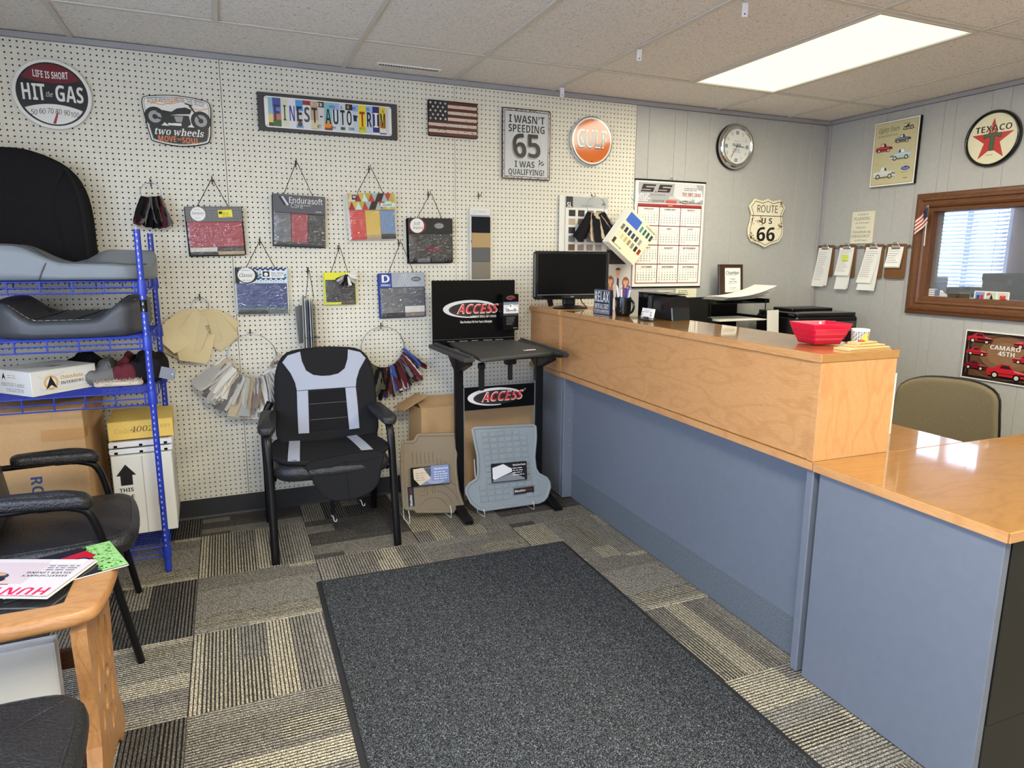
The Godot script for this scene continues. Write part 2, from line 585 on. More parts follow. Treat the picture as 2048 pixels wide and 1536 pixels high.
	bump(triplanar(mat("grey_rubber", rgb(138, 146, 150), 0.6), 0.05), grain, 0.02)
	bump(triplanar(mat("vinyl_black", rgb(58, 58, 55), 0.6), 0.05), grain, 0.04)
	mat("red_plastic", rgb(206, 14, 58), 0.3)
	mat("brown_board", rgb(112, 74, 38), 0.55)
	mat("bronze_plaque", rgb(58, 40, 30), 0.3)
	mat("white_enamel", rgb(232, 230, 224), 0.3)
	mat("cord_black", rgb(26, 24, 22), 0.7)
	mat("sand_paper", rgb(214, 196, 152), 0.8)
	mat("fur", rgb(222, 210, 190), 0.9)
	mat("maroon_cloth", rgb(92, 26, 36), 0.9)
	mat("light_grey_cloth", rgb(168, 166, 164), 0.9)
	mat("beige_cloth", rgb(188, 170, 142), 0.9)
	mat("mid_grey_cloth", rgb(112, 110, 108), 0.9)
	mat("olive_cloth", rgb(86, 80, 62), 0.9)
	mat("blue_cloth", rgb(54, 84, 168), 0.8)
	mat("white_cloth", rgb(220, 216, 206), 0.85)
	mat("taupe_cloth", rgb(140, 122, 112), 0.85)
	mat("lilac_cloth", rgb(176, 168, 190), 0.85)
	for s in [["print", 0.55], ["print_gloss", 0.1], ["print_metal", 0.32], ["cloth_print", 0.9]]:
		var m := mat(s[0], Color.WHITE, s[1])
		m.vertex_color_use_as_albedo = true
	var g := mat("glass", Color(0.9, 0.95, 1.0, 0.06), 0.02)
	g.transparency = BaseMaterial3D.TRANSPARENCY_ALPHA
	var sg := mat("tinted_glass", Color(0.10, 0.11, 0.12, 0.45), 0.03)
	sg.transparency = BaseMaterial3D.TRANSPARENCY_ALPHA
	var vy := mat("clear_vinyl", Color(0.95, 0.95, 0.95, 0.02), 0.03, 0.0, 0.5)
	vy.transparency = BaseMaterial3D.TRANSPARENCY_ALPHA
	var em := mat("lamp_diffuser", rgb(240, 244, 214), 0.5)
	em.emission_enabled = true; em.emission = rgb(252, 255, 222); em.emission_energy_multiplier = 1.0
	var bl := mat("blind_slat", rgb(228, 232, 240), 0.5)
	bl.backlight_enabled = true; bl.backlight = Color(0.35, 0.38, 0.45)

# ---------------------------------------------------------------- scene
const HI := 2.3605      # ceiling
const XR := 4.044       # right wall
const XL := -1.55       # left wall
const ZF := 5.3         # front wall, behind the photographer
const TOP := 1.097      # transaction top of the counter
const DESK := 0.748     # desk height

func _ready() -> void:
	var cam := Camera3D.new()
	cam.name = "camera"
	var yaw := 0.40046
	var pitch := 0.18458
	var roll := 0.00518
	var fw := Vector3(sin(yaw) * cos(pitch), -sin(pitch), -cos(yaw) * cos(pitch))
	var rt := Vector3(cos(yaw), 0, sin(yaw))
	var up := rt.cross(fw)
	cam.transform = Transform3D(Basis(rt * cos(roll) + up * sin(roll), up * cos(roll) - rt * sin(roll), -fw), Vector3(-0.04485, 1.38424, 3.81896))
	cam.fov = 59.457
	cam.near = 0.05
	add_child(cam)
	var sky_mat := ProceduralSkyMaterial.new()
	sky_mat.sky_top_color = rgb(172, 198, 240); sky_mat.sky_horizon_color = rgb(212, 225, 246)
	sky_mat.ground_bottom_color = rgb(120, 118, 116); sky_mat.ground_horizon_color = rgb(168, 170, 176)
	sky_mat.sun_angle_max = 0.0
	var sky := Sky.new()
	sky.sky_material = sky_mat
	var env := Environment.new()
	env.background_mode = Environment.BG_SKY
	env.sky = sky
	env.background_energy_multiplier = 13.5
	env.tonemap_mode = Environment.TONE_MAPPER_LINEAR
	env.tonemap_exposure = 1.0
	env.sdfgi_enabled = true; env.ssao_enabled = true; env.ssil_enabled = true
	var we := WorldEnvironment.new()
	we.name = "world_environment"
	we.environment = env
	add_child(we)
	make_materials()
	rng.seed = 7
	# fluorescent troffers; the first is the one in the photograph
	troffer(2.43, 0.5007, "recessed fluorescent troffer glowing over the reception counter", 2.6)
	troffer(-0.0088, 2.939, "recessed fluorescent troffer over the waiting chairs, behind the photographer", 9.5)
	troffer(2.43, 2.939, "recessed fluorescent troffer over the desk return near the front wall", 8.0)
	room()
	pegboard_signs()
	swatches()
	right_wall()
	counter()
	counter_things()
	display_stand()
	chairs()
	wire_shelving()
	side_table()

func troffer(x0: float, z0: float, label: String, energy: float) -> void:
	var w := 0.6096
	var l := 1.2192
	var o := thing("ceiling_light", label, "ceiling light", Vector3(x0 + w / 2, HI, z0 + l / 2), 0.0, "fluorescent ceiling troffers")
	var f := B.new()
	for s in [-1.0, 1.0]:
		f.box(Vector3(s * (w / 2 - 0.018), 0.0, 0), Vector3(0.016, 0.012, l - 0.024), 0.002)
		f.box(Vector3(0, 0.0, s * (l / 2 - 0.018)), Vector3(w - 0.052, 0.012, 0.016), 0.002)
	part(o, "frame", f, M.grid_steel)
	part(o, "diffuser", bxs(Vector3(0, 0.004, 0), Vector3(w - 0.054, 0.004, l - 0.054)), M.lamp_diffuser)
	part(o, "housing", bxs(Vector3(0, 0.06, 0), Vector3(w - 0.03, 0.09, l - 0.03)), M.white_enamel)
	var a := AreaLight3D.new()
	a.name = "lamp_light"
	a.area_size = Vector2(w - 0.07, l - 0.07)
	a.light_color = rgb(255, 248, 226)
	a.light_energy = energy
	a.light_size = 0.5
	a.area_range = 12.0
	a.area_attenuation = 2.0
	a.shadow_enabled = true
	a.transform = Transform3D(Basis.from_euler(Vector3(-PI / 2, 0, 0)), Vector3(0, -0.010, 0))
	o.add_child(a)

func wall_strips(parent: Node3D, called: String, edges: Array, y0: float, y1: float, across_x: bool, at: float) -> void:
	for i in edges.size() - 1:
		var a: float = edges[i]
		var b: float = edges[i + 1]
		var m := (a + b) / 2
		if across_x: part(parent, called, bxs(Vector3(m, (y0 + y1) / 2, at - 0.004), Vector3(b - a - 0.0012, y1 - y0, 0.008), 0.0016), M.wall_paint)
		else: part(parent, called, bxs(Vector3(at + 0.004, (y0 + y1) / 2, m), Vector3(0.008, y1 - y0, b - a - 0.0012), 0.0016), M.wall_paint)

func room() -> void:
	# floor: 0.5 m carpet tiles laid quarter-turned over a slab
	var fl := struct("floor")
	part(fl, "floor_slab", bxs(Vector3((XL + XR) / 2, -0.06, ZF / 2), Vector3(XR - XL + 0.4, 0.1, ZF + 0.4)), M.wall_backing)
	var tw := 0.4975
	var tl := 0.488
	var meshes := []
	for turned in 2:
		var b := B.new().box(Vector3(0, -0.005, 0), Vector3(tw - 0.0015, 0.010, tl - 0.0015), 0.0015)
		for i in b.t.size():
			var p := b.v[i]
			b.t[i] = Vector2(p.x / tw + 0.5, p.z / tl + 0.5) if turned == 0 else Vector2(p.z / tl + 0.5, p.x / tw + 0.5)
		meshes.append(b.mesh())
	var lots := {"0,0": 1, "1,0": 4, "2,0": 1, "0,1": 3, "1,1": 0, "2,1": 4, "3,1": 5, "4,1": 4, "0,2": 1, "1,2": 3, "2,2": 2, "3,2": 2, "4,2": 5, "0,3": 0, "1,3": 0, "4,3": 3, "0,4": 1, "1,4": 2, "4,4": 0, "4,5": 5, "-1,2": 1}
	for c in range(-3, 9):
		for r in range(-1, 11):
			var x0 := -0.24 + (c - 1) * tw
			var z0 := 0.278 + (r - 1) * tl
			if x0 + tw < XL or x0 > XR or z0 + tl < 0.0 or z0 > ZF: continue
			var lo := maxf(z0, 0.0)
			var hi := minf(z0 + tl, ZF)
			var xa := maxf(x0, XL)
			var xb := minf(x0 + tw, XR)
			var lot: int = lots.get("%d,%d" % [c, r], rng.randi_range(0, 5))
			var t := piece(fl, "carpet_tile", meshes[posmod(c + r, 2)], M["carpet_%d" % lot])
			t.position = Vector3((xa + xb) / 2, 0.0, (lo + hi) / 2)
			t.scale = Vector3((xb - xa) / tw, 1, (hi - lo) / tl)
	# ceiling: lay-in tiles in a steel grid
	var ce := struct("ceiling")
	part(ce, "ceiling_deck", bxs(Vector3((XL + XR) / 2, HI + 0.2, ZF / 2), Vector3(XR - XL + 0.4, 0.1, ZF + 0.4)), M.wall_backing)
	var gx := -0.0088
	var gz := 0.5007
	var ft := 0.6096
	var tb := bxs(Vector3(0, 0.012, 0), Vector3(ft - 0.004, 0.015, 2 * ft - 0.004))
	for i in tb.t.size(): tb.t[i] = Vector2(tb.v[i].x / ft + 0.5, tb.v[i].z / ft * 0.5 + 0.5)
	var tmesh := tb.mesh()
	var tb2 := bxs(Vector3(0, 0.012, 0), Vector3(2 * ft - 0.004, 0.015, gz - 0.004))
	for i in tb2.t.size(): tb2.t[i] = Vector2(tb2.v[i].x / ft + 0.5, tb2.v[i].z / ft * 0.5 + 0.5)
	var lamps := ["4,0", "0,2", "4,2"]
	var x_lines := []
	for i in range(-3, 8):
		var x0 := gx + i * ft
		x_lines.append(x0)
		for j in 4:
			if "%d,%d" % [i, j] in lamps: continue
			var z0 := gz + j * 2 * ft
			if x0 + ft < XL or x0 > XR or z0 > ZF: continue
			var xa := maxf(x0, XL)
			var xb := minf(x0 + ft, XR)
			var zb := minf(z0 + 2 * ft, ZF)
			var t := piece(ce, "ceiling_tile", tmesh, M.ceiling_tile)
			t.transform = Transform3D(Basis.from_scale(Vector3((xb - xa) / ft, 1, (zb - z0) / 2 / ft)) * Basis(Vector3.UP, PI * ((i + j) & 1)), Vector3((xa + xb) / 2, HI, (z0 + zb) / 2))
	var border := [XL, -0.618, 0.601, 1.2104, 1.82, 3.039, 3.649, XR]
	for i in border.size() - 1:
		var xa: float = border[i]
		var xb: float = border[i + 1]
		var b := bxs(Vector3(0, 0.012, 0), Vector3(xb - xa - 0.004, 0.015, gz - 0.004))
		for k in b.t.size(): b.t[k] = Vector2(b.v[k].x / ft + 0.37 * i, b.v[k].z / ft * 0.5 + 0.21 * i)
		var t := part(ce, "ceiling_tile", b, M.ceiling_tile)
		t.position = Vector3((xa + xb) / 2, HI, gz / 2)
		if i > 0: part(ce, "grid_tee", bxs(Vector3(xa, HI + 0.001, gz / 2), Vector3(0.024, 0.006, gz - 0.02), 0.001), M.grid_steel)
	for x0 in x_lines:
		if x0 > XL and x0 < XR: part(ce, "grid_runner", bxs(Vector3(x0, HI + 0.001, (gz + ZF) / 2), Vector3(0.024, 0.006, ZF - gz), 0.001), M.grid_steel)
	for j in 4:
		part(ce, "grid_runner", bxs(Vector3((XL + XR) / 2, HI + 0.0005, gz + j * 2 * ft), Vector3(XR - XL, 0.006, 0.024), 0.001), M.grid_steel)
	# back wall: pegboard sheets on battens, then grey panelling behind the counter
	var wb := struct("wall_back")
	part(wb, "wall_core", bxs(Vector3((XL + XR) / 2 + 0.0, HI / 2 + 0.05, -0.09), Vector3(XR - XL + 0.4, HI + 0.3, 0.1)), M.wall_backing)
	part(wb, "peg_shade_backing", bxs(Vector3((XL + 2.4159) / 2, 1.2, -0.038), Vector3(2.4159 - XL, 2.3, 0.006)), M.peg_hole_shade)  # added dark sheet, shade of the gap put into its colour
	var peg := peg_sheet()
	var seams := [-1.2192, 0.0, 1.2115, 2.4159]
	for i in 3:
		var w: float = seams[i + 1] - seams[i]
		piece(wb, "pegboard_sheet", peg, M.pegboard, Transform3D(Basis.from_scale(Vector3(w / 1.2192, 1, 1)), Vector3(seams[i], 0.101, 0)))
	wall_strips(wb, "wall_panel", [XL, -1.2192], 0.101, 2.335, true, 0.0)
	wall_strips(wb, "wall_panel", [2.4175, 2.512, 2.711, 2.805, 2.99, 3.215, 3.300, 3.479, 3.623, 3.779, 3.886, XR], 0.101, 2.335, true, 0.0)
	# right wall: panelling round the office window
	var wr := struct("wall_right")
	var z1 := 0.868
	var z2 := 2.555
	var y1 := 1.156
	var y2 := 1.690
	for q in [[-0.04, z1, 0.0, HI + 0.15], [z2, ZF, 0.0, HI + 0.15], [z1, z2, 0.0, y1], [z1, z2, y2, HI + 0.15]]:
		part(wr, "wall_core", bxs(Vector3(XR + 0.058, (q[2] + q[3]) / 2, (q[0] + q[1]) / 2), Vector3(0.1, q[3] - q[2], q[1] - q[0])), M.wall_backing)
	wall_strips(wr, "wall_panel", [0.0, 0.30, 0.472, 0.588, 0.727, z1], 0.0, 2.335, false, XR)
	wall_strips(wr, "wall_panel", [z1, 0.94, 1.146, 1.25, 1.49, 1.70, 1.86, 2.05, 2.3, 2.45, z2], y2, 2.335, false, XR)
	wall_strips(wr, "wall_panel", [z1, 0.94, 1.146, 1.25, 1.49, 1.70, 1.86, 2.05, 2.3, 2.45, z2], 0.0, y1, false, XR)
	wall_strips(wr, "wall_panel", [z2, 2.9, 3.1, 3.5, 3.9, 4.3, 4.7, 5.0, ZF], 0.0, 2.335, false, XR)
	# trims
	var tr := struct("trim_1")
	part(tr, "ceiling_angle", bxs(Vector3((XL + XR) / 2, 2.349, 0.006), Vector3(XR - XL, 0.026, 0.016), 0.002), M.trim_paint)
	var tr2 := struct("trim_2")
	part(tr2, "ceiling_angle", bxs(Vector3(XR - 0.006, 2.349, ZF / 2), Vector3(0.016, 0.026, ZF), 0.002), M.trim_paint)
	var tr3 := struct("trim_3")
	var cn := B.new()
	cn.box(Vector3(XR - 0.014, 1.168, 0.004), Vector3(0.028, 2.335, 0.010), 0.003)
	cn.box(Vector3(XR - 0.004, 1.168, 0.016), Vector3(0.010, 2.335, 0.026), 0.003)
	part(tr3, "corner_moulding", cn, M.trim_paint)
	var bb := struct("baseboard_back")
	part(bb, "cove_base", B.new().at(xf(Vector3.ZERO, PI / 2)).prism(V2([0, 0, -0.014, 0, -0.007, 0.010, -0.005, 0.102, 0, 0.104]), XL, XR), M.black_rubber)
	# left wall and front wall, with the daylight windows that light the room
	var wl := struct("wall_left")
	wall_with_opening(wl, false, XL - 0.06, -0.1, ZF + 0.1, 1.4, 5.0, 0.70, 2.15)
	var wf := struct("wall_front")
	wall_with_opening(wf, true, ZF + 0.06, XL - 0.1, XR + 0.1, -1.35, -0.35, 0.10, 2.1)
	window_unit("window_2", false, XL - 0.06, 1.4, 5.0, 0.70, 2.15)
	window_unit("window_3", true, ZF + 0.06, -1.35, -0.35, 0.10, 2.1)
	var gr := struct("ground")
	part(gr, "pavement", bxs(Vector3(0, -0.3, 4), Vector3(60, 0.1, 60)), M.concrete)
	office()
	ceiling_bits()
	# entrance mat
	var mt := thing("entrance_mat", "charcoal loop-pile entrance mat with a rubber border in front of the counter", "mat", Vector3(0.81, 0, 1.93), -0.018)
	part(mt, "rubber_border", B.new().pad(rr(1.19, 1.84, 0.012, 3), 0.0005, 0.004, 0.002), M.black_rubber)
	part(mt, "pile", B.new().pad(rr(1.15, 1.80, 0.006, 3), 0.004, 0.010, 0.003), M.mat_pile)

func wall_with_opening(w: Node3D, across_x: bool, at: float, a: float, b: float, o0: float, o1: float, y0: float, y1: float) -> void:
	for q in [[a, o0, 0.0, HI + 0.25], [o1, b, 0.0, HI + 0.25], [o0, o1, 0.0, y0], [o0, o1, y1, HI + 0.25]]:
		var m := Vector3((q[0] + q[1]) / 2, (q[2] + q[3]) / 2, at) if across_x else Vector3(at, (q[2] + q[3]) / 2, (q[0] + q[1]) / 2)
		var s := Vector3(q[1] - q[0], q[3] - q[2], 0.12) if across_x else Vector3(0.12, q[3] - q[2], q[1] - q[0])
		part(w, "wall_panel", bxs(m, s), M.cream_wall)

func window_unit(called: String, across_x: bool, at: float, a: float, b: float, y0: float, y1: float) -> void:
	var w := struct(called)
	var ps := [[a, a + 0.05, y0, y1], [b - 0.05, b, y0, y1], [(a + b) / 2 - 0.03, (a + b) / 2 + 0.03, y0, y1], [a, b, y0, y0 + 0.05], [a, b, y1 - 0.05, y1]]
	for q in ps:
		var m := Vector3((q[0] + q[1]) / 2, (q[2] + q[3]) / 2, at) if across_x else Vector3(at, (q[2] + q[3]) / 2, (q[0] + q[1]) / 2)
		var s := Vector3(q[1] - q[0], q[3] - q[2], 0.07) if across_x else Vector3(0.07, q[3] - q[2], q[1] - q[0])
		part(w, "window_frame", bxs(m, s, 0.004), M.white_enamel)
	var c := Vector3((a + b) / 2, (y0 + y1) / 2, at) if across_x else Vector3(at, (y0 + y1) / 2, (a + b) / 2)
	part(w, "pane", bxs(c, Vector3(b - a, y1 - y0, 0.005) if across_x else Vector3(0.005, y1 - y0, b - a)), M.glass)

func peg_sheet() -> ArrayMesh:   # 48 by 88 holes, one inch apart, 3 mm sheet with real holes
	var nx := 48
	var ny := 88
	var s := 0.0254
	var w := 1.2192
	var h := 2.234
	var cell := B.new()
	var e := s / 2
	var rim := [Vector2(e, 0), Vector2(e, e), Vector2(0, e), Vector2(-e, e), Vector2(-e, 0), Vector2(-e, -e), Vector2(0, -e), Vector2(e, -e)]
	for k in 8:
		var a: Vector2 = rim[k]
		var b: Vector2 = rim[(k + 1) % 8]
		var p := Vector2.from_angle(TAU * k / 8) * 0.0040
		var q := Vector2.from_angle(TAU * (k + 1) / 8) * 0.0040
		cell.quad(Vector3(p.x, p.y, 0), Vector3(a.x, a.y, 0), Vector3(b.x, b.y, 0), Vector3(q.x, q.y, 0))
		cell.quad(Vector3(q.x, q.y, 0), Vector3(q.x, q.y, -0.005), Vector3(p.x, p.y, -0.005), Vector3(p.x, p.y, 0))
	var out := B.new()
	for j in ny:
		for i in nx:
			var o := Vector3((i + 0.5) * s, (j + 0.5) * (h / ny), 0)
			for k in cell.v.size():
				var p := cell.v[k]
				# a hair of a seam at the sheet's long edges
				if i == 0 and p.x < -e + 1e-5: p.x += 0.0012
				elif i == nx - 1 and p.x > e - 1e-5: p.x -= 0.0012
				out.v.append(p + o)
			out.n.append_array(cell.n)
			out.t.append_array(cell.t)
			out.c.append_array(cell.c)
	for q in [0.0012, w - 0.0012]: out.quado(Vector3(q, 0, 0), Vector3(q, h, 0), Vector3(q, h, -0.005), Vector3(q, 0, -0.005), Vector3(-1 if q < 1 else 1, 0, 0))
	for q in [0.0, h]: out.quado(Vector3(0, q, 0), Vector3(w, q, 0), Vector3(w, q, -0.005), Vector3(0, q, -0.005), Vector3(0, -1 if q < 1 else 1, 0))
	return out.mesh()

func ceiling_bits() -> void:
	var v := thing("ceiling_vent", "narrow white slotted air vent set in the ceiling border tile", "vent", Vector3(0.915, HI + 0.003, 0.145))
	part(v, "frame", B.new().at(xf(Vector3.ZERO, 0, PI / 2)).prism(rr(0.345, 0.05, 0.004, 3), -0.003, 0.004, 0.001), M.white_enamel)
	for i in 22:
		part(v, "slot", bxs(Vector3(-0.15 + i * 0.0143, -0.0042, 0.004), Vector3(0.0095, 0.001, 0.022)), M.black_board)
	var where := [Vector3(1.825, 2.354, 0.92), Vector3(1.822, 2.354, 0.13), Vector3(1.868, 2.354, 1.58)]
	var said := ["white sign-hanging clip on the ceiling grid, in line with the troffer", "white sign-hanging clip on the ceiling grid close to the pegboard wall", "white sign-hanging clip on the ceiling grid, cut by the picture's top edge"]
	for i in 3:
		var o := thing("ceiling_clip", said[i], "clip", where[i], -0.35, "clips hanging from the ceiling grid")
		part(o, "tab", bxs(Vector3(0, -0.026, 0), Vector3(0.024, 0.050, 0.0025), 0.001), M.white_plastic)
		part(o, "hole", B.new().prism(oval(0.0028, 0.0028, 10), 0.0, 0.0018), M.black_board).position = Vector3(0, -0.04, 0)
		part(o, "saddle", bxs(Vector3(0, -0.001, -0.010), Vector3(0.026, 0.003, 0.022), 0.001), M.white_plastic)

func office() -> void:   # the next room, seen through the oak-framed window
	var x1 := XR + 0.11
	var x2 := 6.3
	var wo := struct("wall_office")
	part(wo, "wall_panel", bxs(Vector3((x1 + x2) / 2, 1.2, -1.86), Vector3(x2 - x1, 2.6, 0.1)), M.cream_wall)
	part(wo, "wall_panel", bxs(Vector3((x1 + x2) / 2, 1.2, 3.6), Vector3(x2 - x1, 2.6, 0.1)), M.pink_wall)
	for q in [[-1.9, -0.80, -0.1, 2.5], [-0.02, 3.6, -0.1, 2.5], [-0.80, -0.02, -0.1, 0.95], [-0.80, -0.02, 2.1, 2.5]]:
		part(wo, "wall_panel", bxs(Vector3(x2 + 0.06, (q[2] + q[3]) / 2, (q[0] + q[1]) / 2), Vector3(0.12, q[3] - q[2], q[1] - q[0])), M.pink_wall)
	part(wo, "wall_panel", bxs(Vector3(x1 - 0.03, 1.2, -0.98), Vector3(0.06, 2.6, 1.85)), M.wall_backing)
	var fo := struct("floor_office")
	part(fo, "floor_slab", bxs(Vector3((x1 + x2) / 2, -0.06, 0.85), Vector3(x2 - x1 + 0.2, 0.1, 5.6)), M.cream_wall)
	var co := struct("ceiling_office")
	part(co, "ceiling_deck", bxs(Vector3((x1 + x2) / 2, 2.55, 0.85), Vector3(x2 - x1 + 0.3, 0.1, 5.6)), M.cream_wall)
	window_unit("window_4", false, x2 + 0.06, -0.80, -0.02, 0.95, 2.1)
	var bl := thing("window_blind", "white slatted blind on the bright window of the next room", "blind", Vector3(x2 - 0.05, 0, -0.40))
	part(bl, "head_rail", bxs(Vector3(0, 2.12, 0), Vector3(0.04, 0.04, 0.80), 0.003), M.blind_slat)
	var slat := B.new()
	slat.grid([PackedVector3Array([Vector3(-0.022, -0.012, -0.385), Vector3(0, 0.003, -0.385), Vector3(0.022, 0.012, -0.385)]), PackedVector3Array([Vector3(-0.022, -0.012, 0.385), Vector3(0, 0.003, 0.385), Vector3(0.022, 0.012, 0.385)])])
	var sm := slat.mesh()
	for i in 32: piece(bl, "slat", sm, M.blind_slat, xf(Vector3(0, 2.08 - i * 0.035, 0)))
	for zz in [-0.3, 0.3]: part(bl, "ladder_cord", bxs(Vector3(-0.024, 1.55, zz), Vector3(0.002, 1.1, 0.003)), M.white_paper)
	part(bl, "tilt_wand", bxs(Vector3(-0.035, 1.72, -0.2), Vector3(0.006, 0.7, 0.006)), M.grey_plastic)
	var cab := thing("filing_cabinet", "dark filing cabinet under the blind in the next room", "cabinet", Vector3(5.95, 0, -0.75))
	part(cab, "body", bxs(Vector3(0, 0.62, 0), Vector3(0.45, 1.24, 0.62), 0.01), M.charcoal_panel)
	for i in 4:
		var dr := part(cab, "drawer", bxs(Vector3(-0.232, 0.16 + i * 0.305, 0), Vector3(0.015, 0.285, 0.58), 0.004), M.charcoal_panel)
		part(dr, "handle", bxs(Vector3(-0.248, 0.19 + i * 0.305, 0), Vector3(0.016, 0.02, 0.12), 0.003), M.dull_steel)
	for q in [[5.85, 1.242, -0.86, 0.30, 0.07, 0.24, "flat dark box on the filing cabinet, under another"], [5.84, 1.314, -0.90, 0.26, 0.05, 0.18, "small dark box topping the stack on the filing cabinet"]]:
		var o := thing("storage_box", q[6], "box", Vector3(q[0], q[1], q[2]), 0.1, "dark boxes in the next room")
		part(o, "body", bxs(Vector3(0, q[4] / 2, 0), Vector3(q[3], q[4], q[5]), 0.004), M.charcoal_panel)
		part(o, "lid", bxs(Vector3(0, q[4] - 0.008, 0), Vector3(q[3] + 0.008, 0.014, q[5] + 0.008), 0.003), M.black_plastic)
	var tb := thing("work_table", "dark work table along the next room's window wall", "table", Vector3(5.6, 0, 0.35))
	part(tb, "table_top", bxs(Vector3(0, 0.93, 0), Vector3(0.7, 0.04, 1.5), 0.004), M.charcoal_panel)
	for sx in [-1, 1]:
		for sz in [-1, 1]: part(tb, "leg", bxs(Vector3(sx * 0.31, 0.455, sz * 0.7), Vector3(0.05, 0.91, 0.05), 0.003), M.black_metal)
	for q in [[5.62, 0.16, 0.30, 0.22, 0.26, "dark equipment case on the next room's table, below the blind"], [5.5, 0.62, 0.42, 0.34, 0.40, "tall dark equipment case on the next room's table, before the pink wall"]]:
		var o := thing("equipment_case", q[5], "case", Vector3(q[0], 0.951, q[1]), 0.05, "dark cases in the next room")
		part(o, "body", bxs(Vector3(0, q[3] / 2, 0), Vector3(q[2], q[3], q[4]), 0.012), M.charcoal_panel)
		part(o, "lid", bxs(Vector3(0, q[3] - 0.03, 0), Vector3(q[2] + 0.006, 0.06, q[4] + 0.006), 0.008), M.black_plastic)
		part(o, "latch", bxs(Vector3(-q[2] / 2 - 0.005, q[3] - 0.06, 0), Vector3(0.008, 0.04, 0.03), 0.002), M.dull_steel)

# ---------------------------------------------------------------- signs on the pegboard
const WHITE := Color(0.90, 0.89, 0.86)
const INK := Color(0.07, 0.06, 0.06)
const MAROON := Color(0.42, 0.07, 0.13)
const GREY := Color(0.62, 0.62, 0.61)

func board(called: String, label: String, category: String, at: Vector3, turn: float, outline: PackedVector2Array, th: float, m: Material, bv := 0.001, group := "") -> Array:
	var o := thing(called, label, category, at, turn, group)
	part(o, "panel", B.new().prism(outline, 0.0, th, bv), m)
	var p := P.new()
	p.x = xf(Vector3(0, 0, th))
	return [o, p]

func segment(r: float, y_mid: float, y_end: float, above: bool) -> PackedVector2Array:   # part of a disc cut by a bowed chord
	var q := PackedVector2Array()
	var xe := sqrt(r * r - y_end * y_end)
	for i in 25:
		var a0 := atan2(y_end, xe)
		var a := lerpf(a0, PI - a0, i / 24.0) if above else lerpf(PI - a0, TAU + a0, i / 24.0)
		q.append(Vector2(cos(a), sin(a)) * r)
	for i in range(1, 16):
		var u := i / 16.0
		var xx := lerpf(-xe, xe, u) if above else lerpf(xe, -xe, u)
		q.append(Vector2(xx, y_mid + (y_end - y_mid) * pow(xx / xe, 2.0)))
	return q

func star(p: P, cx: float, cy: float, r: float, k: Color, inner := 0.382, tilt := 0.0) -> void:
	var q := PackedVector2Array()
	for i in 10: q.append(Vector2(cx, cy) + Vector2.from_angle(PI / 2 + TAU * i / 10 + tilt) * (r if i % 2 == 0 else r * inner))
	p.poly(q, k)

func motorcycle(p: P, cx: float, cy: float, s: float) -> void:
	for q in [[-0.078, 0.0, 0.036], [0.082, -0.004, 0.036]]:
		p.disc(cx + q[0] * s, cy + q[1] * s, q[2] * s, q[2] * s, INK)
		p.disc(cx + q[0] * s, cy + q[1] * s, q[2] * s * 0.62, q[2] * s * 0.62, GREY)
		p.disc(cx + q[0] * s, cy + q[1] * s, q[2] * s * 0.25, q[2] * s * 0.25, INK)
	var sh := func(a: Array) -> PackedVector2Array:
		var q := PackedVector2Array()
		for i in range(0, a.size(), 2): q.append(Vector2(cx + a[i] * s, cy + a[i + 1] * s))
		return q
	for w in [[[-0.09, 0.045], [-0.06, 0.058], [-0.02, 0.05], [0.01, 0.06]], [[-0.10, 0.052], [-0.05, 0.045], [0.0, 0.062]], [[0.04, 0.045], [0.08, 0.035], [0.11, 0.044]], [[-0.03, 0.065], [0.0, 0.07], [0.03, 0.06]]]:
		var q := []
		for e in w: q.append(Vector2(cx + e[0] * s, cy + e[1] * s))
		p.line(q, 0.003 * s, rgb(226, 150, 96))
	p.poly(sh.call([-0.075, 0.018, -0.05, 0.026, -0.02, 0.022, 0.0, 0.036, 0.03, 0.042, 0.052, 0.034, 0.045, 0.018, 0.0, 0.014, -0.04, 0.006]), INK)
	p.poly(sh.call([-0.045, 0.008, 0.04, 0.012, 0.046, -0.02, 0.03, -0.032, -0.03, -0.032, -0.05, -0.015]), INK)
	p.poly(sh.call([-0.012, 0.006, 0.02, 0.008, 0.014, -0.014, -0.006, -0.014]), GREY)
	p.poly(sh.call([-0.035, -0.02, 0.012, -0.018, 0.012, -0.028, -0.034, -0.028]), WHITE)
	p.line([Vector2(cx + 0.045 * s, cy + 0.05 * s), Vector2(cx + 0.082 * s, cy - 0.004 * s)], 0.006 * s, INK)
	p.line([Vector2(cx + 0.03 * s, cy + 0.056 * s), Vector2(cx + 0.055 * s, cy + 0.05 * s)], 0.005 * s, INK)
	p.line([Vector2(cx - 0.078 * s, cy), Vector2(cx - 0.02 * s, cy - 0.018 * s)], 0.007 * s, INK)

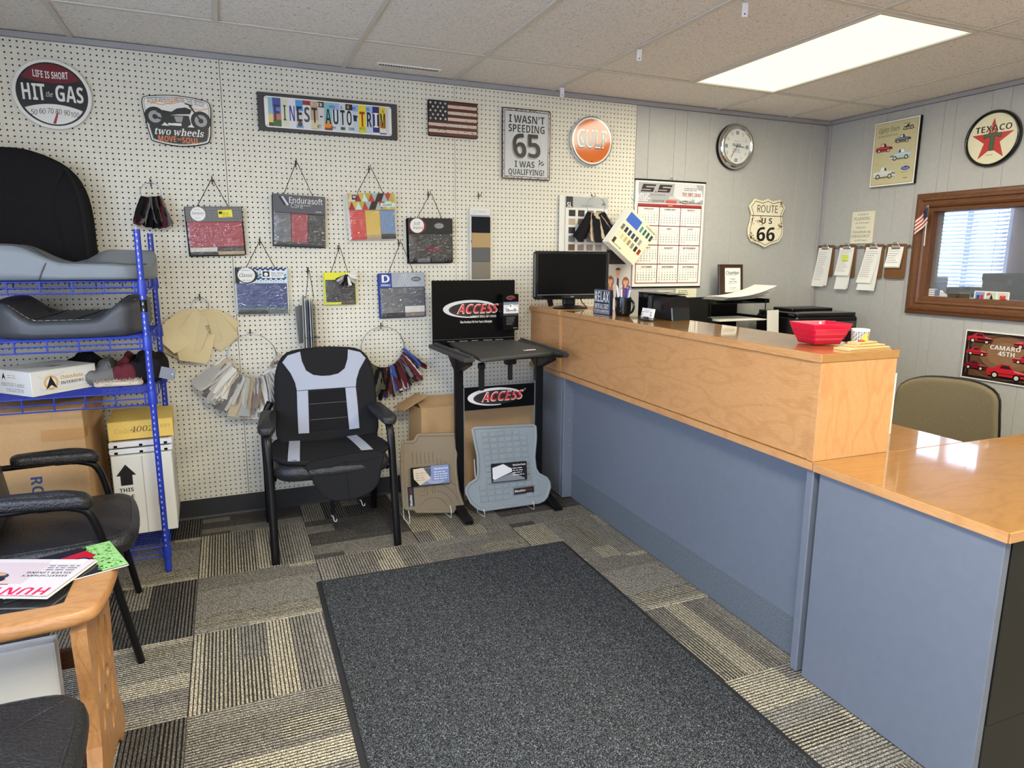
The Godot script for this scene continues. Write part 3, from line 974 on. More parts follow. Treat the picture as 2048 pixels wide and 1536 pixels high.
func pegboard_signs() -> void:
	# speedometer sign
	var r := board("metal_sign", "round white-rimmed sign with a maroon and black speed dial, beside the left seat back", "sign", Vector3(-0.709, 2.106, 0.012), 0.0, oval(0.154, 0.151, 48), 0.006, M.white_enamel, 0.002)
	var p: P = r[1]
	p.disc(0, 0, 0.151, 0.148, WHITE, 0, TAU, 48)
	p.disc(0, 0, 0.139, 0.136, INK, 0, TAU, 48)
	p.poly(segment(0.130, 0.048, 0.066, true), MAROON)
	p.poly(segment(0.129, -0.042, -0.064, false), WHITE)
	p.text("LIFE IS SHORT", 0, 0.086, 0.135, 0.030, WHITE, "b", 0.0, -0.004)
	p.text("HIT", -0.072, 0.006, 0.088, 0.070, WHITE, "b", 0.0, 0.0, 0.02)
	p.text("the", -0.012, 0.0, 0.026, 0.022, WHITE, "s", 0.25)
	p.text("GAS", 0.066, 0.006, 0.108, 0.070, WHITE, "b", 0.0, 0.0, -0.02)
	var k := 0
	for s in ["50", "60", "70", "80", "90", "100"]:
		var xx := -0.078 + k * 0.0315
		p.text(s, xx, -0.072 - xx * xx * 1.6, 0.024 if k < 5 else 0.032, 0.023, INK, "r", 0.1)
		k += 1
	p.poly(V2([-0.010, -0.125, 0.001, -0.128, 0.016, -0.078, 0.010, -0.076]), rgb(150, 30, 48))
	part(r[0], "print", p, M.print_metal)
	# motorcycle sign
	var o1 := smooth_loop(V2([-0.148, 0.090, -0.1, 0.110, 0.0, 0.119, 0.1, 0.110, 0.148, 0.090, 0.148, 0.0, 0.138, -0.075, 0.11, -0.100, 0.0, -0.117, -0.11, -0.100, -0.126, -0.075, -0.140, 0.0]), 4)
	r = board("metal_sign", "shield-shaped sign with a black motorcycle and flames, words in white and orange", "sign", Vector3(-0.203, 2.030, 0.012), 0.0, o1, 0.006, M.black_metal, 0.002)
	p = r[1]
	p.poly(B.inset(o1 if not Geometry2D.is_polygon_clockwise(o1) else rev(o1), 0.004), WHITE)
	var in2 := B.inset(o1 if not Geometry2D.is_polygon_clockwise(o1) else rev(o1), 0.009)
	p.poly(in2, INK)
	p.poly(B.inset(in2, 0.002), WHITE)
	var low := Geometry2D.intersect_polygons(B.inset(in2, 0.003), V2([-0.2, -0.2, 0.2, -0.2, 0.2, -0.024, -0.2, -0.024]))
	for q in low: p.poly(q, INK)
	p.text("FOUR WHEELS MOVE THE BODY", 0.0, 0.083, 0.245, 0.022, INK, "r", 0.0, 0.016)
	motorcycle(p, 0.0, 0.014, 1.25)
	p.text("two wheels", 0.004, -0.050, 0.215, 0.034, WHITE, "S", 0.25)
	p.text("MOVE", -0.052, -0.084, 0.078, 0.026, rgb(226, 120, 70), "b")
	p.text("THE", 0.0, -0.084, 0.018, 0.010, rgb(226, 120, 70), "b")
	p.text("SOUL", 0.050, -0.086, 0.076, 0.026, rgb(226, 120, 70), "b")
	part(r[0], "print", p, M.print_metal)
	# licence-plate sign: a charcoal board with a plate pieced from letters of many plates
	r = board("plate_sign", "long charcoal board carrying the shop's name pieced from cut licence plates", "sign", Vector3(0.521, 2.109, 0.006), 0.0, rr(0.712, 0.184, 0.003, 3), 0.016, M.charcoal_panel, 0.002)
	var o: Node3D = r[0]
	var pl := part(o, "plate", B.new().prism(rr(0.648, 0.150, 0.014, 6), 0.016, 0.019, 0.001), M.white_enamel)
	p = P.new()
	p.x = xf(Vector3(0, 0, 0.019))
	var strips := [["", rgb(140, 180, 200), INK, 0.6], ["F", rgb(92, 118, 190), rgb(28, 34, 90), 1.1], ["I", rgb(214, 214, 190), rgb(24, 50, 40), 1.0], ["N", rgb(222, 220, 224), rgb(40, 52, 140), 1.0], ["E", rgb(112, 160, 208), INK, 1.0], ["S", rgb(214, 216, 220), rgb(60, 62, 64), 1.05], ["T", rgb(190, 160, 128), INK, 1.05], ["-", rgb(206, 204, 202), INK, 0.85], ["A", rgb(130, 186, 196), INK, 1.1], ["U", rgb(206, 214, 224), INK, 1.05], ["T", rgb(200, 208, 214), INK, 0.9], ["O", rgb(212, 214, 216), INK, 1.0], ["", rgb(190, 204, 218), INK, 0.85], ["T", rgb(232, 206, 46), rgb(160, 40, 30), 1.1], ["R", rgb(188, 200, 220), INK, 1.0], ["I", rgb(34, 40, 110), WHITE, 1.0], ["M", rgb(230, 200, 60), INK, 1.0], ["", rgb(196, 204, 226), INK, 0.35]]
	var total := 0.0
	for s in strips: total += s[3]
	var xx := -0.306
	for i in strips.size():
		var s = strips[i]
		var w: float = s[3] * 0.612 / total
		var m := xx + w / 2
		p.rect(m, 0.0, w, 0.138, s[1])
		if i == 1:
			p.rect(m, 0.047, w, 0.044, rgb(58, 76, 150)); p.rect(m, -0.022, w, 0.03, rgb(196, 110, 84)); p.rect(m, -0.052, w, 0.033, rgb(60, 92, 50))
		if i == 0:
			p.rect(m, -0.035, w, 0.05, rgb(228, 200, 120)); p.rect(m, -0.06, w, 0.018, rgb(70, 50, 40))
		if i == 4:
			p.rect(m, 0.04, w, 0.05, rgb(70, 150, 214)); p.rect(m, -0.02, w, 0.07, rgb(200, 200, 204))
			p.poly(V2([m - 0.012, -0.06, m - 0.008, -0.04, m + 0.004, -0.034, m + 0.014, -0.045, m + 0.010, -0.062]), rgb(70, 60, 60))
		if i == 5: p.rect(m, 0.057, w, 0.022, rgb(150, 34, 40))
		if i == 6: p.rect(m, -0.045, w, 0.04, rgb(214, 200, 160))
		if i == 7: p.rect(m, 0.055, w, 0.028, rgb(60, 30, 24))
		if i == 8: p.rect(m, -0.048, w, 0.04, rgb(230, 140, 40)); p.rect(m, -0.063, w, 0.012, rgb(120, 60, 30))
		if i in [9, 12, 14]: p.rect(m, 0.052, w, 0.034, rgb(150, 176, 214))
		if i == 11: p.rect(m, 0.054, w, 0.030, rgb(30, 30, 40))
		if i == 10: p.rect(m, -0.055, w * 0.7, 0.014, rgb(40, 90, 60))
		if i == 12: p.poly(V2([m - 0.012, 0.018, m + 0.013, 0.014, m + 0.006, 0.0, m + 0.007, -0.014, m - 0.010, -0.014]), rgb(24, 28, 70))
		if i == 13: p.rect(m, -0.055, w, 0.026, rgb(200, 200, 60))
		if i == 15: p.rect(m, -0.066, w, 0.006, WHITE)
		if i == 16: p.poly(V2([m - 0.014, -0.01, m + 0.014, -0.01, m + 0.008, -0.04, m - 0.008, -0.04]), rgb(226, 140, 60)); p.rect(m, -0.055, w, 0.026, rgb(216, 216, 226)); p.rect(m, -0.066, w, 0.006, rgb(34, 40, 110))
		if s[0] == "-": p.rect(m, -0.004, 0.014, 0.007, INK)
		elif s[0] != "": p.text(s[0], m, 0.0, w * (0.40 if s[0] == "I" and i == 2 else 0.72), 0.074, s[2], "S" if s[0] == "I" else "b")
		xx += w
	for q in [["C", -0.09, 0.056, 0.008, WHITE], ["EB", -0.052, 0.054, 0.024, WHITE], ["sota", 0.010, 0.050, 0.028, rgb(40, 70, 150)], ["A", 0.058, 0.05, 0.012, rgb(30, 40, 110)], ["N", 0.093, 0.054, 0.012, rgb(236, 190, 120)], ["ne", 0.123, 0.050, 0.020, rgb(40, 80, 170)], ["S", 0.196, 0.052, 0.016, rgb(40, 60, 140)], ["S", 0.276, 0.048, 0.010, INK], ["67", -0.058, -0.054, 0.018, INK], ["akes", 0.013, -0.052, 0.026, rgb(30, 60, 120)], ["1800", 0.106, -0.054, 0.03, rgb(40, 60, 140)], ["o U", 0.164, -0.046, 0.026, rgb(110, 80, 20)]]:
		p.text(q[0], q[1], q[2], q[3], 0.015, q[4], "S")
	part(pl, "print", p, M.print_metal)
	for sx in [-1, 1]:
		for sy in [-1, 1]: part(o, "screw", B.new().at(xf(Vector3(sx * 0.314, sy * 0.066, 0.0192), 0, PI / 2)).lathe([[0, 0.0012], [0.002, 0.0010], [0.003, 0]], 8), M.dull_steel)
	# weathered flag sign
	r = board("metal_sign", "small weathered stars and stripes flag sign with dark rounded corners", "sign", Vector3(1.197, 2.150, 0.010), 0.0, rr(0.292, 0.192, 0.008, 5), 0.005, M.black_metal, 0.001)
	p = r[1]
	for i in 11: p.rect(0.0, 0.083 - i * 0.0166, 0.284, 0.0168, rgb(96, 34, 30) if i % 2 == 0 else rgb(206, 194, 178))
	p.rect(-0.086, 0.039, 0.112, 0.108, rgb(40, 40, 48))
	for row in 5:
		for c in (4 if row % 2 == 0 else 3): star(p, -0.130 + c * 0.0285 + (0.014 if row % 2 else 0.0), 0.080 - row * 0.0205, 0.0085, WHITE)
	rng.seed = 21
	p.ink(rgb(70, 52, 46))
	for i in 260:
		var a := rng.randf() * TAU
		var e := pow(rng.randf(), 0.35)
		p.bar(clampf(cos(a) * 1.4, -1, 1) * 0.141 * e, clampf(sin(a) * 1.4, -1, 1) * 0.091 * e, rng.randf_range(0.0015, 0.009), rng.randf_range(0.0008, 0.003))
	part(r[0], "print", p, M.print_metal)
	# speed joke sign
	r = board("metal_sign", "tall rusty-edged white metal sign with a big black 65", "sign", Vector3(1.651, 2.045, 0.010), 0.0, rr(0.312, 0.398, 0.010, 5), 0.006, M.bronze_plaque, 0.002)
	p = r[1]
	p.rect(0, 0, 0.300, 0.386, rgb(206, 204, 200))
	p.rect(0, 0, 0.284, 0.370, rgb(58, 40, 36))
	p.rect(0, 0, 0.277, 0.363, rgb(198, 200, 202))
	rng.seed = 5
	p.ink(rgb(178, 182, 186))
	for i in 160: p.bar(rng.randf_range(-0.135, 0.135), rng.randf_range(-0.15, 0.15), 0.0012, rng.randf_range(0.01, 0.07))
	p.text("I WASN'T", 0.0, 0.140, 0.228, 0.042, INK)
	p.text("SPEEDING", 0.0, 0.088, 0.232, 0.042, INK)
	p.text("65", -0.008, -0.016, 0.176, 0.138, rgb(150, 148, 146), "b", -0.1)
	p.text("65", 0.0, -0.008, 0.176, 0.136, rgb(30, 28, 26), "b", -0.1)
	p.text("I WAS", -0.012, -0.112, 0.128, 0.036, INK)
	p.text("QUALIFYING!", 0.0, -0.160, 0.232, 0.040, INK)
	for i in 4:
		for j in 3:
			if (i + j) % 2 == 0: p.rect(0.085 + i * 0.0085, -0.088 - j * 0.009 - i * 0.003, 0.0085, 0.009, INK)
	p.line([Vector2(0.078, -0.125), Vector2(0.086, -0.082)], 0.0025, INK)
	p.ink(rgb(92, 50, 34))
	for i in 240:
		var side := rng.randi_range(0, 3)
		var u := rng.randf_range(-1, 1)
		var d := 1.0 - 0.05 * rng.randf()
		var w := Vector2(u, d) if side == 0 else Vector2(u, -d) if side == 1 else Vector2(d, u) if side == 2 else Vector2(-d, u)
		p.bar(w.x * 0.152, w.y * 0.194, rng.randf_range(0.002, 0.008), rng.randf_range(0.0015, 0.005))
	part(r[0], "print", p, M.print_metal)
	# orange disc sign, slightly dished and glossy
	var o2 := thing("metal_sign", "round glossy orange sign with a white and grey rim at the pegboard's right end", "sign", Vector3(2.088, 2.095, 0.010))
	part(o2, "panel", B.new().at(xf(Vector3.ZERO, 0, PI / 2)).lathe([[0, 0.012], [0.10, 0.010], [0.128, 0.004], [0.140, 0.008], [0.147, 0.003], [0.147, 0], [0, 0]], 48), M.white_enamel)
	p = P.new()
	p.warp = func(v: Vector3): return v
	p.disc(0, 0, 0.143, 0.143, rgb(60, 76, 84), 0, TAU, 48)
	p.disc(0, 0, 0.138, 0.138, WHITE, 0, TAU, 48)
	p.disc(0, 0, 0.127, 0.127, rgb(214, 110, 46), 0, TAU, 48)
	p.text("GULF", -0.003, 0.008, 0.205, 0.108, rgb(30, 44, 56))
	p.text("GULF", 0.000, 0.012, 0.205, 0.104, WHITE)
	p.text("GULF", 0.001, 0.012, 0.192, 0.088, rgb(112, 126, 130))
	for s in [-1, 1]: p.disc(0, s * 0.12, 0.004, 0.004, rgb(120, 50, 20), 0, TAU, 10)
	p.x = xf(Vector3(0, 0, 0.0125))
	for i in p.v.size(): p.v[i].z += 0.0125
	part(o2, "print", p, M.print_gloss)
	# wall clock
	var ck := thing("wall_clock", "round chrome-rimmed wall clock with a white face, above the tear-off calendar's right", "clock", Vector3(3.192, 2.133, 0.004))
	part(ck, "case", B.new().at(xf(Vector3.ZERO, 0, PI / 2)).lathe([[0, 0.030], [0.112, 0.030], [0.114, 0.044], [0.124, 0.050], [0.138, 0.042], [0.146, 0.024], [0.146, 0.0], [0, 0]], 48), M.chrome)
	part(ck, "back_ring", B.new().at(xf(Vector3.ZERO, 0, PI / 2)).lathe([[0.1462, 0.022], [0.149, 0.016], [0.149, 0.0], [0.1462, 0.0]], 48), M.black_plastic)
	p = P.new()
	p.x = xf(Vector3(0, 0, 0.030))
	p.disc(0, 0, 0.112, 0.112, rgb(226, 224, 216), 0, TAU, 40)
	for i in 12:
		var a := PI / 2 - TAU * (i + 1) / 12
		var m := Vector2.from_angle(a) * 0.088
		if (i + 1) % 3 == 0:
			p.rect(m.x, m.y, 0.022, 0.022, rgb(40, 40, 40)); p.rect(m.x, m.y, 0.010, 0.016, GREY)
		else: p.text(str(i + 1), m.x, m.y, 0.010 if i < 9 else 0.020, 0.021, rgb(70, 70, 70), "r")
	p.text("NAPA", 0, 0.010, 0.07, 0.020, rgb(50, 50, 62), "b", 0.2)
	p.fine(0, -0.026, 0.07, 3, 0.009, rgb(90, 90, 90), rng)
	p.fine(0, 0.034, 0.05, 1, 0.009, rgb(90, 90, 90), rng)
	part(ck, "dial", p, M.print)
	var hd := P.new()
	hd.x = xf(Vector3(0, 0, 0.034))
	hd.line([Vector2(0.008, 0.012), Vector2(-0.046, -0.070)], 0.005, INK)
	part(ck, "hand", hd, M.print)
	hd = P.new()
	hd.x = xf(Vector3(0, 0, 0.036))
	hd.line([Vector2(-0.012, 0.0), Vector2(0.060, -0.002)], 0.006, INK)
	part(ck, "hand", hd, M.print)
	part(ck, "glass", B.new().prism(oval(0.112, 0.112, 36), 0.041, 0.043), M.glass)
	# highway shield
	var sh := V2([0.0, 0.166, 0.045, 0.150, 0.100, 0.160, 0.118, 0.163, 0.165, 0.108, 0.140, 0.060, 0.146, 0.010, 0.160, -0.040, 0.158, -0.085, 0.125, -0.130, 0.060, -0.146, 0.0, -0.170])
	var full := PackedVector2Array()
	for q in sh: full.append(q)
	for i in range(sh.size() - 2, 0, -1): full.append(Vector2(-sh[i].x, sh[i].y))
	full.reverse()
	r = board("metal_sign", "cream highway shield sign with rusty patches, numbered 66", "sign", Vector3(3.512, 1.640, 0.012), 0.0, full, 0.008, M.cream_paper, 0.003)
	p = r[1]
	var ring_in := B.inset(full, 0.014)
	p.poly(B.inset(full, 0.004), rgb(236, 228, 198))
	p.poly(ring_in, INK)
	p.poly(B.inset(full, 0.018), rgb(238, 230, 202))
	p.rect(0, 0.048, 0.285, 0.005, INK)
	p.text("ROUTE", 0.0, 0.096, 0.185, 0.050, INK, "r")
	p.text("U S", 0.0, 0.014, 0.098, 0.040, INK)
	p.text("66", 0.0, -0.078, 0.165, 0.098, INK)
	for i in 240:
		var c := [Vector2(-0.13, 0.02), Vector2(-0.09, -0.135), Vector2(0.12, 0.145), Vector2(0.125, -0.02), Vector2(-0.06, 0.01), Vector2(-0.135, -0.10)][i % 6] as Vector2
		var d := Vector2.from_angle(rng.randf() * TAU) * pow(rng.randf(), 1.5) * 0.035
		var w := c + d
		if Geometry2D.is_point_in_polygon(w, B.inset(full, 0.006)):
			if i % 40 < 20: p.col = rgb(150, 92, 40).srgb_to_linear()
			else: p.col = rgb(96, 54, 26).srgb_to_linear()
			p.bar(w.x, w.y, rng.randf_range(0.003, 0.012), rng.randf_range(0.002, 0.007), rng.randf() * PI)
	part(r[0], "print", p, M.print_metal)
	calendar()
	wall_papers()

func rev(a: PackedVector2Array) -> PackedVector2Array:
	var q := a.duplicate()
	q.reverse()
	return q

func calendar() -> void:
	var o := thing("wall_calendar", "large year-at-a-glance wall calendar with red grid lines and a grey banner", "calendar", Vector3(2.697, 1.544, 0.002))
	part(o, "sheet", bxs(Vector3(0, 0, 0.003), Vector3(0.548, 0.684, 0.003)), M.white_paper)
	part(o, "top_strip", bxs(Vector3(0, 0.344, 0.004), Vector3(0.560, 0.010, 0.008), 0.001), M.black_metal)
	part(o, "bottom_strip", bxs(Vector3(0, -0.344, 0.004), Vector3(0.552, 0.010, 0.008), 0.001), M.black_metal)
	part(o, "hanger", B.new().at(xf(Vector3(0, 0.352, 0.004))).tube([Vector3(-0.012, 0, 0), Vector3(-0.006, 0.010, 0), Vector3(0.006, 0.010, 0), Vector3(0.012, 0, 0)], 0.0015, 5), M.dark_wire)
	var p := P.new()
	p.x = xf(Vector3(0, 0, 0.0047))
	p.rect(0.006, 0.265, 0.515, 0.128, rgb(166, 166, 168))
	p.poly(V2([0.03, 0.328, 0.20, 0.328, 0.24, 0.260, 0.12, 0.205, 0.02, 0.250]), rgb(208, 208, 208))
	p.poly(V2([0.16, 0.300, 0.25, 0.290, 0.262, 0.235, 0.20, 0.210]), rgb(222, 222, 222))
	for k in 2:
		var xx := -0.178 + k * 0.128
		p.poly(V2([xx - 0.052, 0.285, xx - 0.038, 0.318, xx + 0.062, 0.318, xx + 0.056, 0.306, xx - 0.012, 0.306, xx - 0.018, 0.298, xx + 0.050, 0.298, xx + 0.038, 0.270, xx - 0.058, 0.270, xx - 0.052, 0.280, xx + 0.016, 0.280, xx + 0.020, 0.286]), rgb(44, 24, 26))
	p.text("&", -0.118, 0.272, 0.012, 0.014, rgb(150, 40, 40))
	p.text("701.997.2843", 0.165, 0.262, 0.150, 0.024, rgb(140, 34, 40))
	p.fine(-0.13, 0.253, 0.21, 1, 0.010, rgb(90, 90, 90), rng)
	p.fine(0.17, 0.296, 0.13, 2, 0.011, rgb(70, 70, 70), rng)
	p.text("DISTRIBUTERS OF", 0.07, 0.238, 0.16, 0.015, WHITE)
	p.text("QUANTUM", -0.098, 0.213, 0.09, 0.016, rgb(70, 70, 70))
	p.rect(0.005, 0.212, 0.085, 0.020, rgb(196, 84, 70))
	p.disc(0.118, 0.212, 0.046, 0.011, rgb(34, 30, 30))
	p.text("STINGER", 0.118, 0.212, 0.074, 0.012, WHITE, "b", 0.2)
	p.fine(-0.205, 0.235, 0.10, 4, 0.013, rgb(232, 232, 232), rng, 0.6)
	p.text("Novoar", 0.21, 0.210, 0.08, 0.013, rgb(50, 50, 50), "r", 0.3)
	var red := rgb(120, 30, 36)
	p.rect(0.0, 0.185, 0.508, 0.022, rgb(158, 50, 52))
	p.text("2025", 0.0, 0.185, 0.034, 0.009, WHITE)
	for i in 4: p.rect(-0.252 + i * 0.168, -0.068, 0.005, 0.500, red)
	for j in 5: p.rect(0, 0.180 - j * 0.124, 0.508, 0.005, red)
	var names := ["JANUARY", "FEBRUARY", "MARCH", "APRIL", "MAY", "JUNE", "JULY", "AUGUST", "SEPTEMBER", "OCTOBER", "NOVEMBER", "DECEMBER"]
	var start := [3, 6, 6, 2, 4, 0, 2, 5, 1, 3, 6, 1]
	var days := [31, 28, 31, 30, 31, 30, 31, 31, 30, 31, 30, 31]
	for m in 12:
		var cx := -0.168 + (m % 3) * 0.168
		var cy := 0.118 - (m / 3) * 0.124
		var s: String = names[m]
		p.text(s, cx, cy + 0.044, 0.0115 * s.length(), 0.010, rgb(80, 40, 40))
		p.ink(rgb(70, 66, 62))
		for d in days[m]:
			var q: int = d + start[m]
			var wx := cx - 0.066 + (q % 7) * 0.022
			var wy := cy + 0.022 - (q / 7) * 0.0155
			if d < 9: p.bar(wx, wy, 0.0022, 0.0062)
			else:
				p.bar(wx - 0.002, wy, 0.0022, 0.0062); p.bar(wx + 0.002, wy, 0.0022, 0.0062)
		p.ink(rgb(120, 100, 96))
		for d in 7: p.bar(cx - 0.066 + d * 0.022, cy + 0.033, 0.003, 0.004)
	part(o, "print", p, M.print)

func face(p: P, cx: float, cy: float, s: float, hair: Color, long_hair: bool) -> void:
	var skin := rgb(222, 172, 146)
	if long_hair: p.disc(cx, cy - 0.002 * s, 0.019 * s, 0.026 * s, hair)
	p.rect(cx, cy - 0.020 * s, 0.011 * s, 0.014 * s, skin)
	p.disc(cx, cy, 0.0125 * s, 0.0165 * s, skin)
	p.disc(cx, cy + 0.007 * s, 0.0135 * s, 0.011 * s, hair, 0.1, PI - 0.1)
	for e in [-1, 1]:
		p.disc(cx + e * 0.005 * s, cy + 0.002 * s, 0.0016 * s, 0.0011 * s, INK, 0, TAU, 8)
		p.rect(cx + e * 0.005 * s, cy + 0.0048 * s, 0.004 * s, 0.0008 * s, hair)
	p.rect(cx, cy - 0.002 * s, 0.0018 * s, 0.005 * s, rgb(200, 142, 120))
	p.disc(cx, cy - 0.0075 * s, 0.0048 * s, 0.0018 * s, rgb(170, 80, 76), PI, TAU, 8)

func wall_papers() -> void:
	# a group photograph of three people pinned behind the monitor
	var r := board("pinned_photograph", "colour photograph of a smiling man in a tie between two women, pinned behind the mug", "photograph", Vector3(2.316, 1.24, 0.003), 0.0, rr(0.190, 0.212, 0.001, 2), 0.001, M.white_paper, 0.0)
	var p: P = r[1]
	p.rect(0, 0, 0.188, 0.210, rgb(206, 204, 200))
	for i in 12: p.rect(0, 0.098 - i * 0.010, 0.188, 0.0012, rgb(176, 172, 168))
	p.poly(V2([-0.062, -0.105, -0.058, 0.010, -0.030, 0.034, 0.022, 0.034, 0.050, 0.012, 0.058, -0.105]), rgb(206, 202, 204))
	p.poly(V2([-0.008, 0.028, 0.006, 0.028, 0.010, -0.10, -0.012, -0.10]), rgb(48, 50, 58))
	face(p, -0.002, 0.062, 1.5, rgb(96, 66, 44), false)
	p.poly(V2([-0.094, -0.105, -0.094, -0.03, -0.075, -0.015, -0.040, -0.02, -0.026, -0.105]), rgb(180, 110, 90))
	face(p, -0.058, 0.004, 1.4, rgb(140, 84, 54), true)
	p.poly(V2([0.028, -0.105, 0.036, -0.03, 0.060, -0.02, 0.094, -0.03, 0.094, -0.105]), rgb(120, 70, 110))
	face(p, 0.058, -0.004, 1.4, rgb(150, 90, 60), true)
	part(r[0], "print", p, M.print)
	r = board("pinned_photograph", "dark landscape photograph pinned above the group photograph", "photograph", Vector3(2.322, 1.396, 0.003), 0.0, rr(0.196, 0.092, 0.001, 2), 0.001, M.white_paper, 0.0)
	p = r[1]
	p.rect(0, 0, 0.194, 0.090, rgb(40, 38, 40))
	rng.seed = 9
	p.ink(rgb(70, 66, 64))
	for i in 60: p.bar(rng.randf_range(-0.09, 0.09), rng.randf_range(-0.04, 0.0), rng.randf_range(0.004, 0.02), 0.002)
	p.ink(rgb(96, 92, 96))
	for i in 20: p.bar(rng.randf_range(-0.09, 0.09), rng.randf_range(0.01, 0.04), rng.randf_range(0.004, 0.016), 0.0015)
	part(r[0], "print", p, M.print)
	# hand-drawn note under the calendar
	r = board("wall_note", "tall hand-drawn note sheet taped to the wall under the calendar", "note", Vector3(2.862, 1.075, 0.003), 0.0, rr(0.172, 0.225, 0.001, 2), 0.001, M.cream_paper, 0.0)
	p = r[1]
	p.fine(-0.02, 0.085, 0.09, 3, 0.013, rgb(80, 86, 84), rng)
	for i in 3: p.line([Vector2(-0.06, 0.045 - i * 0.026), Vector2(-0.02, 0.05 - i * 0.026), Vector2(0.02, 0.05 - i * 0.026), Vector2(0.05, 0.043 - i * 0.026)], 0.0018, rgb(90, 100, 96))
	p.fine(0.0, 0.02, 0.13, 1, 0.008, rgb(170, 176, 160), rng)
	p.disc(-0.045, -0.05, 0.011, 0.013, rgb(220, 130, 116))
	p.line([Vector2(0.03, -0.1), Vector2(0.036, -0.06), Vector2(0.03, -0.035)], 0.003, rgb(110, 150, 80))
	for a in [0.3, 1.2, 2.2, 3.6]: p.disc(0.034 + cos(a) * 0.012, -0.048 + sin(a) * 0.016, 0.008, 0.006, rgb(130, 170, 90))
	part(r[0], "print", p, M.print)
	r = board("wall_note", "striped card with a dark label pinned just below the calendar", "note", Vector3(2.690, 1.140, 0.003), 0.0, rr(0.125, 0.070, 0.001, 2), 0.002, M.cream_paper, 0.0)
	p = r[1]
	for i in 4: p.rect(0, 0.026 - i * 0.017, 0.122, 0.004, rgb(66, 58, 46))
	p.rect(0.006, -0.010, 0.080, 0.034, rgb(30, 32, 40))
	p.text("PLANNING", 0.006, -0.010, 0.068, 0.010, WHITE)
	part(r[0], "print", p, M.print)

# ---------------------------------------------------------------- hanging sample packs
func wire_hook(at: Vector2, said: String, reach := 0.05) -> void:
	var o := thing("peg_hook", said, "hook", Vector3(at.x, at.y, 0), 0.0, "wire hooks in the pegboard")
	part(o, "prong", B.new().tube(curve([Vector3(0, 0.012, -0.004), Vector3(0, 0.010, 0.006), Vector3(0, -0.002, 0.014), Vector3(0, -0.003, reach - 0.008), Vector3(0, 0.002, reach), Vector3(0, 0.016, reach + 0.004)], 4), 0.0016, 6), M.dark_wire)
	part(o, "back_plate", bxs(Vector3(0, -0.004, 0.002), Vector3(0.006, 0.036, 0.002), 0.0005), M.dark_wire)
	part(o, "cross_wire", B.new().tube([Vector3(-0.014, -0.006, 0.004), Vector3(0.014, -0.006, 0.004)], 0.0012, 5), M.dark_wire)

func pouch_sheet(w: float, h: float, sd: int, amp: float) -> B:
	var f := FastNoiseLite.new()
	f.seed = sd; f.frequency = 9.0 / maxf(w, h) * 0.16; f.fractal_octaves = 2
	var rows := []
	for j in 41:
		var q := PackedVector3Array()
		for i in 51:
			var u := i / 50.0 - 0.5
			var t := j / 40.0 - 0.5
			var e := minf(1.0, minf(0.5 - absf(u), 0.5 - absf(t)) * 14.0)
			q.append(Vector3(u * w, t * h, 0.001 + amp * e * (0.6 + f.get_noise_2d(u * w * 120.0, t * h * 200.0) + 0.55 * f.get_noise_2d(t * 1500.0 * h, u * 900.0 * w))))
		rows.append(q)
	return B.new().grid(rows)

# a card header over a clear pouch of fabric: cloths are [x, y, w, h, material] in shares of the pouch
func sample_pack(called: String, label: String, mid: Vector2, w: float, h: float, ang: float, hook: Vector2, head: float, cloths: Array, edge: Material, sd: int) -> Array:
	var o := thing(called, label, "sample pack", Vector3(mid.x, mid.y, 0.030), 0.0, "fabric sample packs hung on the pegboard")
	o.rotation.z = ang
	for k in 3: part(o, "backing_card", bxs(Vector3(0.002 - k * 0.003, -0.002 * k, -0.004 - k * 0.006), Vector3(w, h, 0.004), 0.001), edge)
	part(o, "header_card", bxs(Vector3(0, h / 2 - head / 2, 0.008), Vector3(w, head, 0.003), 0.0008), edge)
	var ph := h - head
	var pc := -h / 2 + ph / 2
	for q in cloths:
		part(o, "fabric_swatch", bxs(Vector3((q[0] - 0.5) * w * 0.97, pc + (q[1] - 0.5) * ph, 0.002 + 0.0015 * q[5]), Vector3(q[2] * w * 0.97 - 0.002, q[3] * ph - 0.001, 0.005), 0.0015), q[4])
	var sheet := part(o, "vinyl_pouch", pouch_sheet(w * 0.98, ph, sd, 0.008), M.clear_vinyl)
	sheet.position = Vector3(0, pc, 0.0085)
	var top := Vector3(hook.x - mid.x, hook.y - mid.y, 0.024).rotated(Vector3.BACK, -ang)
	part(o, "cord", B.new().tube([Vector3(-w * 0.30, h / 2 - 0.008, 0.0), top + Vector3(-0.003, -0.003, 0), top + Vector3(0.003, -0.003, 0), Vector3(w * 0.28, h / 2 - 0.008, 0.0)], 0.0018, 6), M.cord_black)
	var p := P.new()
	p.x = xf(Vector3(0, h / 2 - head / 2, 0.0096))
	return [o, p]

func cloth(called: String, k: Color, rough := 0.85) -> StandardMaterial3D:
	if M.has(called): return M[called]
	return mat(called, k, rough)

